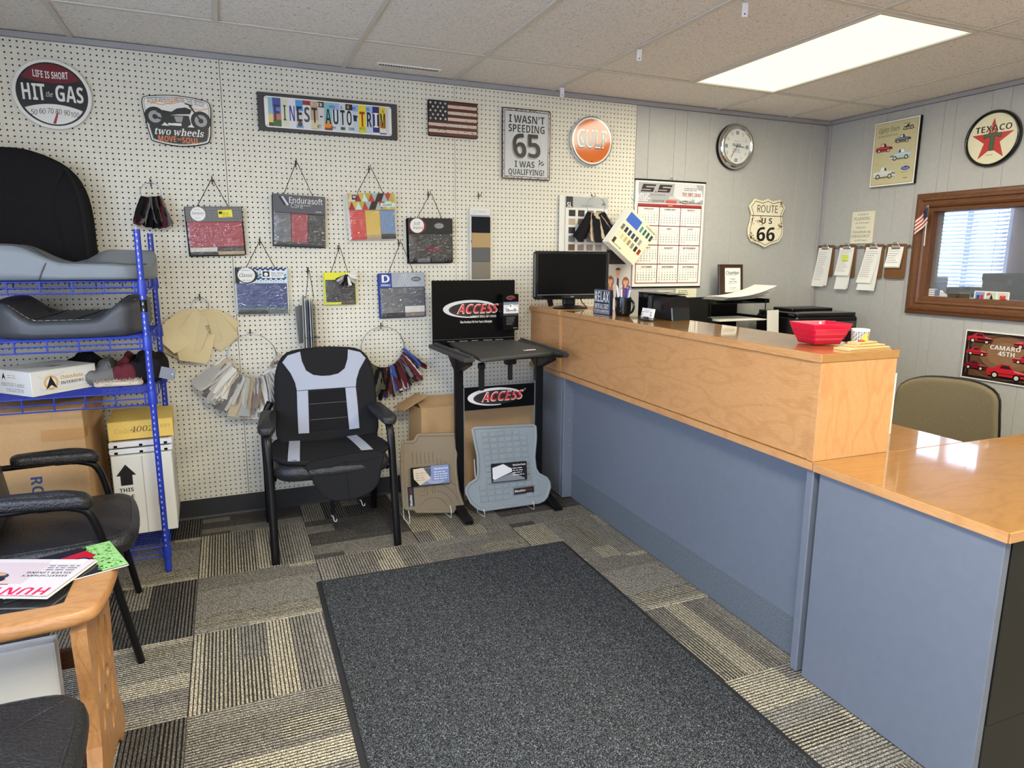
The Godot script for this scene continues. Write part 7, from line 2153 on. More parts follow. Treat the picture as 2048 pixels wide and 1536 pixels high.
# ---------------------------------------------------------------- waiting chairs
func guest_chair(label: String, at: Vector3, turn: float, covered: bool, arms := true) -> Node3D:
	var o := thing("guest_chair", label, "chair", at, turn, "black guest chairs")
	for s in [-1.0, 1.0]:
		if arms:
			var fr := curve([Vector3(s * 0.283, 0.0, 0.275), Vector3(s * 0.283, 0.30, 0.225), Vector3(s * 0.283, 0.535, 0.185), Vector3(s * 0.281, 0.590, 0.130), Vector3(s * 0.280, 0.600, 0.04)], 5)
			part(o, "front_leg", B.new().tube(fr, Vector2(0.013, 0.019), 12), M.black_metal)
			part(o, "arm_rail", B.new().tube([Vector3(s * 0.280, 0.600, 0.05), Vector3(s * 0.276, 0.600, -0.20)], Vector2(0.014, 0.011), 10), M.black_metal)
			var pad := rr(0.078, 0.285, 0.034, 6)
			var b := B.new().at(xf(Vector3(s * 0.272, 0.606, 0.045), s * 0.10))
			b.warp = func(v: Vector3): return Vector3(v.x, v.y - 1.0 * maxf(0.0, v.z - 0.02) * maxf(0.0, v.z - 0.02) * 1.9, v.z)
			part(o, "arm_pad", b.pad(pad, 0.0, 0.042, 0.016, 0.004), M.black_leather)
		else:
			part(o, "front_leg", B.new().tube([Vector3(s * 0.22, 0.0, 0.26), Vector3(s * 0.21, 0.36, 0.20)], Vector2(0.013, 0.018), 12), M.black_metal)
		part(o, "rear_leg", B.new().tube(curve([Vector3(s * 0.277, 0.0, -0.275), Vector3(s * 0.277, 0.30, -0.225), Vector3(s * 0.276, 0.56, -0.20), Vector3(s * 0.240, 0.66, -0.215)], 4), Vector2(0.013, 0.018), 12), M.black_metal)
		part(o, "seat_rail", B.new().tube([Vector3(s * 0.262, 0.375, 0.18), Vector3(s * 0.262, 0.375, -0.21)], Vector2(0.010, 0.014), 8), M.black_metal)
	for z in [0.12, -0.16]: part(o, "cross_bar", bxs(Vector3(0, 0.375, z), Vector3(0.54, 0.022, 0.03), 0.003), M.black_metal)
	var so := smooth_loop(V2([-0.235, -0.20, -0.262, 0.0, -0.268, 0.18, -0.235, 0.272, -0.12, 0.305, 0.12, 0.305, 0.235, 0.272, 0.268, 0.18, 0.262, 0.0, 0.235, -0.20, 0.1, -0.225, -0.1, -0.225]), 4)
	var seat := B.new()
	seat.warp = func(v: Vector3): return v + Vector3(0, 0.020 * v.z - 0.004 * sin(v.x * 26.0) * sin(v.z * 21.0 + v.x * 9.0) * clampf((v.y - 0.40) * 20.0, 0, 1), 0)
	part(o, "seat", seat.pad(so, 0.375, 0.452, 0.036, 0.018, 0.012), M.black_leather)
	var piping := []
	for q in B.inset(so if not Geometry2D.is_polygon_clockwise(so) else rev(so), 0.022): piping.append(Vector3(q.x, 0.4475 + 0.020 * q.y, q.y))
	part(o, "piping", B.new().tube(piping, 0.0035, 6, true), M.black_leather)
	if not covered:
		for q in [[Vector3(-0.20, 0, 0.26), Vector3(-0.10, 0, 0.17), Vector3(0.0, 0, 0.15), Vector3(0.12, 0, 0.175), Vector3(0.21, 0, 0.255)], [Vector3(-0.12, 0, 0.165), Vector3(-0.13, 0, 0.0), Vector3(-0.12, 0, -0.17)], [Vector3(0.13, 0, 0.175), Vector3(0.135, 0, 0.0), Vector3(0.12, 0, -0.17)]]:
			var path := []
			for w in curve(q, 5): path.append(Vector3(w.x, 0.4655 - 0.20 * w.x * w.x - 0.10 * (w.z - 0.04) * (w.z - 0.04) + 0.020 * w.z, w.z))
			part(o, "seam", B.new().tube(path, 0.0026, 6), M.black_leather)
	var bo := smooth_loop(V2([-0.238, 0.24, -0.246, 0.02, -0.232, -0.12, -0.180, -0.205, -0.06, -0.226, 0.06, -0.226, 0.180, -0.205, 0.232, -0.12, 0.246, 0.02, 0.238, 0.24, 0.1, 0.252, -0.1, 0.252]), 4)
	var bx := 0.028 if covered else 0.0
	var tilt := xf(Vector3(bx, 0.700, -0.175), 0, PI / 2 - 0.14)
	part(o, "backrest", B.new().at(tilt).pad(bo, -0.030, 0.045, 0.030, 0.010, 0.010), M.black_leather)
	if covered:
		var ccw := bo if not Geometry2D.is_polygon_clockwise(bo) else rev(bo)
		var cv := part(o, "seat_cover_back", B.new().at(tilt).pad(B.inset(ccw, -0.006), 0.0, 0.066, 0.022, 0.003), M.black_mesh)
		var face_at := Transform3D(Basis.from_euler(Vector3(-0.14, 0, 0)), Vector3(bx, 0.700, -0.175))
		# panels sewn on the front, in the back's own plane (x, up)
		var yoke := PackedVector2Array()
		for q in [[-0.178, 0.198], [-0.118, 0.214], [-0.112, 0.165], [-0.095, 0.118], [-0.062, 0.094], [-0.02, 0.086], [0.02, 0.086], [0.062, 0.094], [0.095, 0.118], [0.112, 0.165], [0.118, 0.214], [0.178, 0.198], [0.206, 0.165], [0.170, 0.108], [0.152, 0.060], [0.146, 0.020], [-0.146, 0.020], [-0.152, 0.060], [-0.170, 0.108], [-0.206, 0.165]]: yoke.append(Vector2(q[0], q[1]))
		part(cv, "grey_yoke", B.new().at(face_at).prism(yoke, 0.052, 0.0715, 0.002), M.silver_cloth)
		for s in [-1.0, 1.0]: part(cv, "grey_stripe", B.new().at(face_at).prism(V2([s * 0.146, 0.018, s * 0.092, 0.018, s * 0.096, -0.10, s * 0.100, -0.198, s * 0.152, -0.196, s * 0.150, -0.08]), 0.052, 0.0715, 0.002), M.silver_cloth)
		for yy in [-0.052, -0.132]: part(cv, "seam", bxs(Vector3.ZERO, Vector3(0.184, 0.0025, 0.003), 0.001), M.mid_grey_cloth).transform = face_at * xf(Vector3(0, yy, 0.0693))
		part(cv, "centre_panel", B.new().at(face_at).prism(rr(0.182, 0.200, 0.004, 3, Vector2(0, -0.09)), 0.05, 0.0700, 0.001), M.black_cloth)
		part(cv, "tag", bxs(Vector3.ZERO, Vector3(0.010, 0.034, 0.003)), M.white_card).transform = face_at * xf(Vector3(0.226, 0.095, 0.052), 0, 0, 0.25)
		# seat cover and front flap
		var so2 := smooth_loop(V2([-0.225, -0.16, -0.262, 0.02, -0.272, 0.17, -0.230, 0.262, -0.12, 0.290, 0.12, 0.290, 0.230, 0.262, 0.272, 0.17, 0.262, 0.02, 0.225, -0.16, 0.1, -0.17, -0.1, -0.17]), 4)
		var sc := B.new()
		var sag := func(v: Vector3): return v + Vector3(0, 0.020 * v.z + 0.35 * v.x * v.x - 0.012, 0)
		sc.warp = sag
		part(o, "seat_cover", sc.pad(so2, 0.452, 0.478, 0.011, 0.012), M.black_mesh)
		var bind := []
		for q in so2: bind.append(sag.call(Vector3(q.x, 0.4645, q.y)))
		part(o, "cover_binding", B.new().tube(bind, 0.005, 6, true), M.black_cloth)
		for s in [-1.0, 1.0]:
			var rows := []
			for j in 9:
				var row := PackedVector3Array()
				var t := j / 8.0
				var z := lerpf(-0.155, 0.282, t)
				for i in 4:
					var xx: float = s * (0.110 + 0.045 * t + 0.052 * (i / 3.0)) if s < 0 else s * (0.105 + 0.030 * t + 0.052 * (i / 3.0))
					var q := Vector2(xx, z)
					var d := (q - Vector2(0, 0.055)).length() / 0.29
					row.append(sag.call(Vector3(xx, 0.4795 + 0.012 * maxf(0.0, 1.0 - d * d) - 0.010 * maxf(0.0, t - 0.93) * 14.0 * 0.5, z)) + Vector3(0, 0.0015, 0))
				rows.append(row)
			part(o, "grey_stripe", B.new().grid(rows), M.silver_cloth)
		var fo := V2([-0.112, 0.0, -0.108, -0.07, -0.085, -0.135, -0.045, -0.178, 0.01, -0.195, 0.09, -0.192, 0.155, -0.170, 0.192, -0.125, 0.204, -0.06, 0.200, 0.022])
		var hang := xf(Vector3(0, 0.476, 0.292), 0, -0.06)
		part(o, "front_flap", B.new().at(hang).prism(smooth_loop(fo, 3), 0.0, 0.008, 0.002), M.black_mesh)
		var fl := []
		for q in smooth_loop(fo, 3): fl.append(Vector3(q.x, q.y, 0.006))
		part(o, "flap_binding", B.new().at(hang).tube(fl, 0.0045, 6, true), M.black_cloth)
		part(o, "flap_seam", B.new().at(hang).tube([Vector3(0.045, -0.01, 0.008), Vector3(0.050, -0.10, 0.008), Vector3(0.052, -0.192, 0.008)], 0.0022, 6), M.black_cloth)
		part(o, "flap_seam", B.new().at(hang).tube(curve([Vector3(-0.110, -0.045, 0.008), Vector3(-0.03, -0.038, 0.008), Vector3(0.045, -0.020, 0.008), Vector3(0.12, -0.022, 0.008), Vector3(0.202, -0.012, 0.008)]), 0.0022, 6), M.black_cloth)
		for q in [Vector3(0.006, 0.175, 0.08), Vector3(0.165, 0.200, -0.02)]:
			var st := part(o, "strap", bxs(q + Vector3(0, 0.05, 0), Vector3(0.020, 0.20, 0.004)), M.black_cloth)
			part(st, "strap_hook", B.new().tube(curve([q + Vector3(-0.010, -0.050, 0), q + Vector3(0.0, -0.060, 0), q + Vector3(0.004, -0.080, 0.003), q + Vector3(0.014, -0.084, 0.006), q + Vector3(0.016, -0.072, 0.006)], 3), 0.0022, 6), M.white_plastic)
	return o

func chairs() -> void:
	guest_chair("black armchair wearing a black and grey car-seat cover with a hanging flap", Vector3(0.368, 0, 0.475), 0.0, true)
	guest_chair("black leather armchair in front of the blue wire shelving", Vector3(-0.705, 0, 1.113), PI / 2 + 0.11, false)
	guest_chair("black leather seat nearest the viewer, beside the oak side table", Vector3(-0.672, 0, 2.475), PI / 2 - 0.02, false, false)

# ---------------------------------------------------------------- blue wire shelving and what it carries
func wire_shelving() -> void:
	var x1 := -0.362
	var x0 := -1.275
	var z0 := 0.085
	var z1 := 0.637
	var o := thing("wire_shelving", "blue enamelled wire shelving unit standing against the pegboard", "shelving", Vector3.ZERO)
	var tops := [1.283, 1.050, 0.818, 0.120]
	for px in [x0, x1]:
		for pz in [z0, z1]:
			var post := part(o, "post", B.new().tube([Vector3(px, 0.03, pz), Vector3(px, 1.494, pz)], 0.0127, 14), M.blue_enamel)
			part(post, "foot", B.new().lathe([[0, 0.06], [0.0135, 0.06], [0.015, 0.012], [0.013, 0.0], [0, 0.0]], 14, Vector3(px, 0, pz)), M.blue_enamel)
			if px == x1:
				var p := P.new()
				p.x = xf(Vector3(px, 0, pz), -0.12)
				p.z = 0.0130
				for i in 56:
					var y := 0.10 + i * 0.0254
					p.text(str(9 - i % 9), 0.0, y, 0.006, 0.010, rgb(206, 210, 226), "b")
				part(post, "height_marks", p, M.print)
	for k in 4:
		var y: float = tops[k]
		var dy := 0.046 if k != 2 else 0.054
		var w := B.new()
		for e in [0.0, dy]:
			w.tube([Vector3(x0, y - e, z0), Vector3(x1, y - e, z0), Vector3(x1, y - e, z1), Vector3(x0, y - e, z1)], 0.0034, 6, true)
		w.tube([Vector3(x0, y - dy * 0.5, z1), Vector3(x1, y - dy * 0.5, z1)], 0.0028, 6)
		var shelf := part(o, "shelf", w, M.blue_enamel)
		var struts := B.new()
		for i in 9:
			var sx := x1 - 0.028 - i * 0.109
			for sz in [z0, z1]: struts.tube([Vector3(sx, y, sz), Vector3(sx, y - dy, sz)], 0.0032, 6)
			struts.tube([Vector3(sx, y - 0.004, z0), Vector3(sx, y - 0.004, z1)], 0.0032, 6)
		for i in 5: struts.tube([Vector3(x1, y, z0 + 0.05 + i * 0.11), Vector3(x1, y - dy, z0 + 0.05 + i * 0.11)], 0.0032, 6)
		part(shelf, "strut", struts, M.blue_enamel).set_meta("kind", "stuff")
		var deck := B.new()
		for i in 24: deck.tube([Vector3(x0, y + 0.001, z0 + 0.022 * (i + 1)), Vector3(x1, y + 0.001, z0 + 0.022 * (i + 1))], 0.0017, 5)
		part(shelf, "deck_wire", deck, M.blue_enamel).set_meta("kind", "stuff")
		for px in [x0, x1]:
			for pz in [z0, z1]: part(shelf, "collar", B.new().lathe([[0.0128, 0.004], [0.0165, 0.004], [0.0195, -0.052], [0.0128, -0.052]], 14, Vector3(px, y, pz)), M.blue_enamel)
		if k == 0: part(o, "sleeve", B.new().lathe([[0.0129, 0.0], [0.0142, 0.0], [0.0142, -0.05], [0.0129, -0.05]], 14, Vector3(x1, y - 0.075, z1)), M.black_plastic)
	# black cloth seat back, propped upright
	var s := thing("seat_back_cushion", "big rounded black cloth car-seat back standing on the top shelf", "cushion", Vector3(-0.918, 1.306, 0.143))
	var ol := smooth_loop(V2([-0.31, 0.0, -0.335, 0.15, -0.325, 0.35, -0.26, 0.48, -0.12, 0.537, 0.0, 0.545, 0.12, 0.537, 0.26, 0.468, 0.322, 0.345, 0.336, 0.15, 0.322, 0.01, 0.16, 0.0, -0.16, 0.0]), 4)
	var fl := PackedVector2Array()
	for q in ol: fl.append(Vector2(q.x, -q.y))
	part(s, "body", B.new().at(xf(Vector3(0, 0, 0.0), 0, PI / 2 - 0.08)).pad(fl, -0.05, 0.06, 0.038, 0.012), M.black_cloth)
	var bol := V2([0.215, 0.010, 0.205, 0.14, 0.185, 0.26, 0.188, 0.34, 0.225, 0.43, 0.255, 0.462, 0.298, 0.35, 0.312, 0.20, 0.305, 0.02])
	part(s, "side_bolster", B.new().at(xf(Vector3(0, 0, 0.0), 0, -0.08)).prism(smooth_loop(bol, 3), 0.02, 0.070, 0.012), M.black_tweed)
	part(s, "seam", B.new().at(xf(Vector3.ZERO, 0, -0.08)).tube(curve([Vector3(-0.2, 0.315, 0.071), Vector3(0.0, 0.318, 0.073), Vector3(0.185, 0.300, 0.066)]), 0.0022, 6), M.black_tweed)
	# light grey leather seat cushion
	s = thing("seat_cushion", "light grey leather car-seat cushion with a high left bolster, on the top shelf", "cushion", Vector3(-0.665, 1.2875, 0.415))
	s.scale = Vector3(1, 1, 0.87)
	var go := smooth_loop(V2([-0.36, -0.20, -0.37, 0.0, -0.36, 0.20, -0.28, 0.245, -0.10, 0.240, 0.10, 0.232, 0.26, 0.215, 0.330, 0.10, 0.345, -0.06, 0.300, -0.20, 0.10, -0.235, -0.18, -0.235]), 5)
	var hs := func(v: Vector3) -> float:
		var left := 1.0 - smoothstep(-0.14, 0.04, v.x + 0.15 * maxf(0.0, -v.z))
		var right := smoothstep(0.04, 0.16, v.x) * (1.0 - smoothstep(-0.10, 0.10, v.z))
		return 0.070 + 0.070 * left + 0.055 * right - 0.014 * smoothstep(0.15, 0.35, v.x) * smoothstep(0.0, 0.2, v.z)
	var gb := B.new()
	gb.warp = func(v: Vector3): return Vector3(v.x, maxf(v.y, 0.0) / 0.1 * hs.call(v), v.z)
	part(s, "body", gb.pad(go, 0.0, 0.1, 0.022, 0.002), M.grey_leather)
	for q in [[Vector3(-0.355, 0, 0.222), Vector3(-0.2, 0, 0.236), Vector3(-0.08, 0, 0.226), Vector3(0.04, 0, 0.222), Vector3(0.2, 0, 0.208), Vector3(0.315, 0, 0.10)], [Vector3(-0.17, 0, -0.2), Vector3(-0.155, 0, -0.05), Vector3(-0.10, 0, 0.1), Vector3(-0.02, 0, 0.214)], [Vector3(0.05, 0, -0.2), Vector3(0.07, 0, 0.0), Vector3(0.14, 0, 0.2)]]:
		var path := []
		for w in curve(q, 5): path.append(Vector3(w.x, hs.call(w) + 0.001, w.z))
		part(s, "seam", B.new().tube(path, 0.0026, 6), M.dark_leather)
	part(s, "seam", B.new().tube(curve([Vector3(-0.02, 0.078, 0.232), Vector3(-0.035, 0.05, 0.243), Vector3(-0.055, 0.004, 0.240)]), 0.0022, 6), M.dark_leather)
	# dark grey leather seat back lying down
	s = thing("seat_cushion", "dark grey leather bench cushion with raised ends and white stitching, on the second shelf", "cushion", Vector3(-0.625, 1.0555, 0.37))
	go = smooth_loop(V2([-0.30, -0.20, -0.315, 0.0, -0.29, 0.17, -0.20, 0.240, -0.05, 0.252, 0.12, 0.248, 0.20, 0.225, 0.242, 0.10, 0.248, -0.08, 0.225, -0.21, 0.0, -0.235, -0.2, -0.23]), 5)
	var hd := func(v: Vector3) -> float:
		var ends := smoothstep(0.10, 0.215, absf(v.x + 0.03))
		return 0.072 + 0.072 * ends + 0.012 * smoothstep(0.18, -0.15, v.z)
	gb = B.new()
	gb.warp = func(v: Vector3): return Vector3(v.x, maxf(v.y, 0.0) / 0.1 * hd.call(v), v.z)
	part(s, "body", gb.pad(go, 0.0, 0.1, 0.030, 0.0), M.dark_leather)
	var sp := []
	for w in curve([Vector3(-0.29, 0, 0.10), Vector3(-0.235, 0, 0.19), Vector3(-0.15, 0, 0.205), Vector3(0.0, 0, 0.212), Vector3(0.11, 0, 0.205), Vector3(0.175, 0, 0.19), Vector3(0.22, 0, 0.09)], 6): sp.append(Vector3(w.x, hd.call(w) * 0.985, w.z))
	for i in range(0, sp.size() - 1): part(s, "stitch", B.new().tube([sp[i].lerp(sp[i + 1], 0.1), sp[i].lerp(sp[i + 1], 0.8)], 0.0022, 5), M.white_cloth)
	for xx in [-0.145, 0.0, 0.115]:
		var path := []
		for w in curve([Vector3(xx, 0, 0.205), Vector3(xx + 0.012, 0, 0.1), Vector3(xx + 0.045, 0, -0.05), Vector3(xx + 0.05, 0, -0.18)], 4): path.append(Vector3(w.x, hd.call(w) + 0.0008, w.z))
		part(s, "seam", B.new().tube(path, 0.0018, 6), M.black_cloth)
	# white printed carton
	s = thing("sample_box", "white mailer box printed with a black arrowhead in a gold ring, on the third shelf", "box", Vector3(-0.790, 0.8225, 0.618), 0.77)
	part(s, "carton", bxs(Vector3(0.137, 0.050, -0.120), Vector3(0.274, 0.100, 0.240), 0.0015), M.white_card)
	part(s, "lid_flap", bxs(Vector3(0.137, 0.1012, -0.120), Vector3(0.276, 0.002, 0.242), 0.0008), M.white_card)
	var p := P.new()
	p.x = xf(Vector3(0.137, 0.05, 0.0))
	p.disc(-0.058, -0.002, 0.030, 0.030, rgb(214, 176, 100)); p.disc(-0.058, -0.002, 0.021, 0.021, rgb(222, 220, 214))
	p.poly(V2([-0.058, 0.026, -0.034, -0.030, -0.058, -0.012, -0.082, -0.030]), INK)
	p.text("OmnAvia", 0.030, 0.014, 0.096, 0.017, rgb(206, 160, 76), "b", 0.2); p.text("INTERIORS", 0.030, -0.010, 0.098, 0.012, rgb(70, 70, 70))
	p.line([Vector2(-0.11, 0.03), Vector2(-0.09, 0.02), Vector2(-0.06, 0.034), Vector2(-0.03, 0.024), Vector2(0.0, 0.036)], 0.001, rgb(170, 170, 164)); p.line([Vector2(-0.11, -0.02), Vector2(-0.09, -0.03), Vector2(0.0, -0.036), Vector2(0.09, -0.03)], 0.001, rgb(170, 170, 164))
	p.text("OVER 14.2 SURE", 0.100, -0.006, 0.030, 0.030, rgb(60, 60, 60), "r")
	part(s, "print", p, M.print)
	p = P.new()
	p.x = xf(Vector3(0.0, 0.05, -0.118), -PI / 2)
	p.text("PRESTIGE FABRIC", 0.0, -0.008, 0.150, 0.014, rgb(70, 70, 74), "s"); p.text("COLLECTION", 0.01, -0.030, 0.110, 0.014, rgb(70, 70, 74), "s")
	p.poly(V2([-0.055, 0.040, -0.042, 0.010, -0.055, 0.020, -0.068, 0.010]), INK); p.fine(0.0, 0.026, 0.06, 2, 0.009, rgb(190, 160, 110), rng)
	part(s, "print", p, M.print)
	p = P.new()
	p.x = xf(Vector3(0.137, 0.1024, -0.120), 0, -PI / 2)
	p.fine(0, 0.01, 0.16, 2, 0.016, rgb(150, 140, 120), rng); p.poly(V2([-0.02, -0.02, 0.06, -0.03, 0.0, -0.045]), INK)
	part(s, "print", p, M.print)
	# folded cloth and fleece
	s = thing("fabric_bundle", "heap of folded black, grey and maroon cloth with fleece trim, on the third shelf", "fabric", Vector3(-0.535, 0.8235, 0.30))
	var heap := [[-0.16, 0.10, 0.17, 0.115, M.black_cloth], [-0.03, 0.02, 0.13, 0.105, M.mid_grey_cloth], [0.055, 0.015, 0.10, 0.125, M.maroon_cloth], [0.135, 0.0, 0.14, 0.140, M.black_cloth]]
	var fn := FastNoiseLite.new()
	fn.seed = 3
	fn.frequency = 8.0
	for q in heap:
		var b := B.new()
		b.warp = func(v: Vector3): return v + Vector3(0, 0, 0.02) * fn.get_noise_2d(v.x + q[0], v.y) + Vector3(0, 0.03 * fn.get_noise_2d(v.x + q[0], v.z) * clampf(v.y * 12.0, 0, 1), 0)
		part(s, "fold", b.pad(smooth_loop(V2([-q[2] / 2, -0.13, -q[2] / 2, 0.12, -q[2] / 4, 0.155, q[2] / 4, 0.15, q[2] / 2, 0.11, q[2] / 2, -0.13]), 4), 0.0, q[3] * 0.72, 0.035, q[3] * 0.3), q[4]).transform = Transform3D(Basis.from_scale(Vector3(1, 1, 0.62 if q[0] < -0.1 else 1.0)), Vector3(q[0] + (0.03 if q[0] < -0.1 else 0.0), 0, q[1] - (0.225 if q[0] < -0.1 else 0.0)))
	rng.seed = 88
	var fur := B.new()
	for i in 620:
		var a := Vector3(lerpf(-0.06, 0.12, rng.randf()), rng.randf_range(0.008, 0.030), 0.175 + rng.randf_range(-0.01, 0.012))
		var d := Vector3(rng.randf_range(-0.6, 0.6), rng.randf_range(-0.3, 0.8), rng.randf_range(0.2, 1.0)).normalized() * 0.016
		var w := d.cross(Vector3(0.3, 1, 0.2)).normalized() * 0.0014
		fur.tri(a - w, a + w, a + d)
	part(s, "fleece_trim", fur, M.fur).set_meta("kind", "stuff")
	part(s, "fleece_base", B.new().pad(rr(0.19, 0.05, 0.02, 5, Vector2(0.03, 0.16)), 0.0, 0.022, 0.009, 0.004), M.fur)
	var tg := part(s, "tag", bxs(Vector3.ZERO, Vector3(0.062, 0.052, 0.002), 0.0006), M.grey_plastic)
	tg.transform = xf(Vector3(0.225, 0.045, 0.17), -0.1, -0.1, -0.25)
	part(tg, "eyelet", B.new().prism(oval(0.003, 0.003, 10), 0.001, 0.0018), M.white_plastic).position = Vector3(0.02, 0, 0)
	# big carton on the bottom shelf
	s = thing("carton", "tall brown carton with blue lettering on the bottom shelf", "box", Vector3(-0.935, 0.124, 0.30))
	part(s, "body", bxs(Vector3(0, 0.312, 0.0), Vector3(0.590, 0.624, 0.500), 0.003), M.kraft)
	part(s, "flap", bxs(Vector3(0, 0.627, 0.125), Vector3(0.594, 0.004, 0.252), 0.001), M.kraft)
	part(s, "flap", bxs(Vector3(0, 0.627, -0.127), Vector3(0.594, 0.004, 0.248), 0.001), M.kraft)
	part(s, "tape", bxs(Vector3(0.215, 0.52, 0.2507), Vector3(0.150, 0.050, 0.001)), M.kraft_tape)
	part(s, "tape", bxs(Vector3(0.2957, 0.52, 0.21), Vector3(0.001, 0.050, 0.08)), M.kraft_tape)
	p = P.new()
	p.x = xf(Vector3(0, 0.312, 0.2502))
	p.text("ROCH", 0.105, -0.050, 0.170, 0.042, rgb(52, 76, 122), "b", 0, 0, -PI / 2)
	part(s, "print", p, M.print)
	# white arrow carton with frames and yellow box on it
	s = thing("carton", "white carton with a black up arrow standing on the bottom shelf", "box", Vector3(-0.452, 0.124, 0.280), 0.03)
	part(s, "body", bxs(Vector3(0, 0.187, 0), Vector3(0.245, 0.374, 0.345), 0.003), M.white_card)
	part(s, "flap", bxs(Vector3(0, 0.3755, 0.085), Vector3(0.247, 0.003, 0.172), 0.001), M.white_card)
	part(s, "flap", bxs(Vector3(0, 0.3755, -0.088), Vector3(0.247, 0.003, 0.168), 0.001), M.white_card)
	part(s, "sticker", bxs(Vector3(0.060, 0.15, 0.1730), Vector3(0.018, 0.045, 0.0006)), cloth("coral_sticker", rgb(220, 128, 104), 0.6))
	part(s, "seam_tape", bxs(Vector3(0.0, 0.187, 0.1729), Vector3(0.003, 0.37, 0.0006)), M.light_grey_cloth)
	p = P.new()
	p.x = xf(Vector3(0, 0.187, 0.1727))
	p.poly(V2([-0.068, 0.150, -0.028, 0.098, -0.044, 0.098, -0.044, 0.052, -0.092, 0.052, -0.092, 0.098, -0.108, 0.098]), INK)
	p.text("THIS", -0.072, 0.030, 0.056, 0.018, INK); p.text("SIDE", -0.072, -0.004, 0.058, 0.018, INK); p.text("UP", -0.072, -0.038, 0.032, 0.018, INK)
	part(s, "print", p, M.print)
	p = P.new()
	p.x = xf(Vector3(0.1225, 0.187, 0.0), PI / 2)
	p.text("ALL", 0.05, 0.09, 0.09, 0.08, rgb(110, 110, 110), "r", 0, 0, -PI / 2)
	part(s, "print", p, M.print)
	for i in 2:
		s = thing("white_frame", ["white plastic frame directly under the yellow box", "white plastic frame lying on the white arrow carton"][1 - i], "frame", Vector3(-0.452, 0.5025 + i * 0.031, 0.275), 0.03, "white frames under the yellow box")
		for e in [-1, 1]:
			part(s, "rail", bxs(Vector3(0, 0.015, e * 0.160), Vector3(0.255, 0.024, 0.014), 0.003), M.white_plastic)
			part(s, "rail", bxs(Vector3(e * 0.120, 0.015, 0), Vector3(0.015, 0.024, 0.306), 0.003), M.white_plastic)
		part(s, "board", bxs(Vector3(0, 0.022, 0), Vector3(0.226, 0.004, 0.30)), M.white_card)
		for e in 3: part(s, "slot", bxs(Vector3(-0.10 + e * 0.10, 0.010, 0.1672), Vector3(0.014, 0.010, 0.001)), M.black_board)
	s = thing("yellow_box", "flat yellow box marked 4002, topping the white carton", "box", Vector3(-0.450, 0.567, 0.272), 0.05)
	part(s, "carton", bxs(Vector3(0, 0.041, 0), Vector3(0.262, 0.082, 0.290), 0.0015), M.yellow_card)
	part(s, "lid", bxs(Vector3(0, 0.0835, 0), Vector3(0.264, 0.003, 0.292), 0.001), M.yellow_card)
	p = P.new()
	p.x = xf(Vector3(0, 0.041, 0.1450))
	p.text("Cushion", -0.060, 0.0, 0.090, 0.024, rgb(188, 150, 76), "s"); p.text("4002", 0.004, 0.004, 0.090, 0.026, rgb(96, 60, 40), "s", 0.2); p.text("on", 0.100, 0.010, 0.04, 0.014, rgb(188, 150, 76), "s")
	part(s, "print", p, M.print)

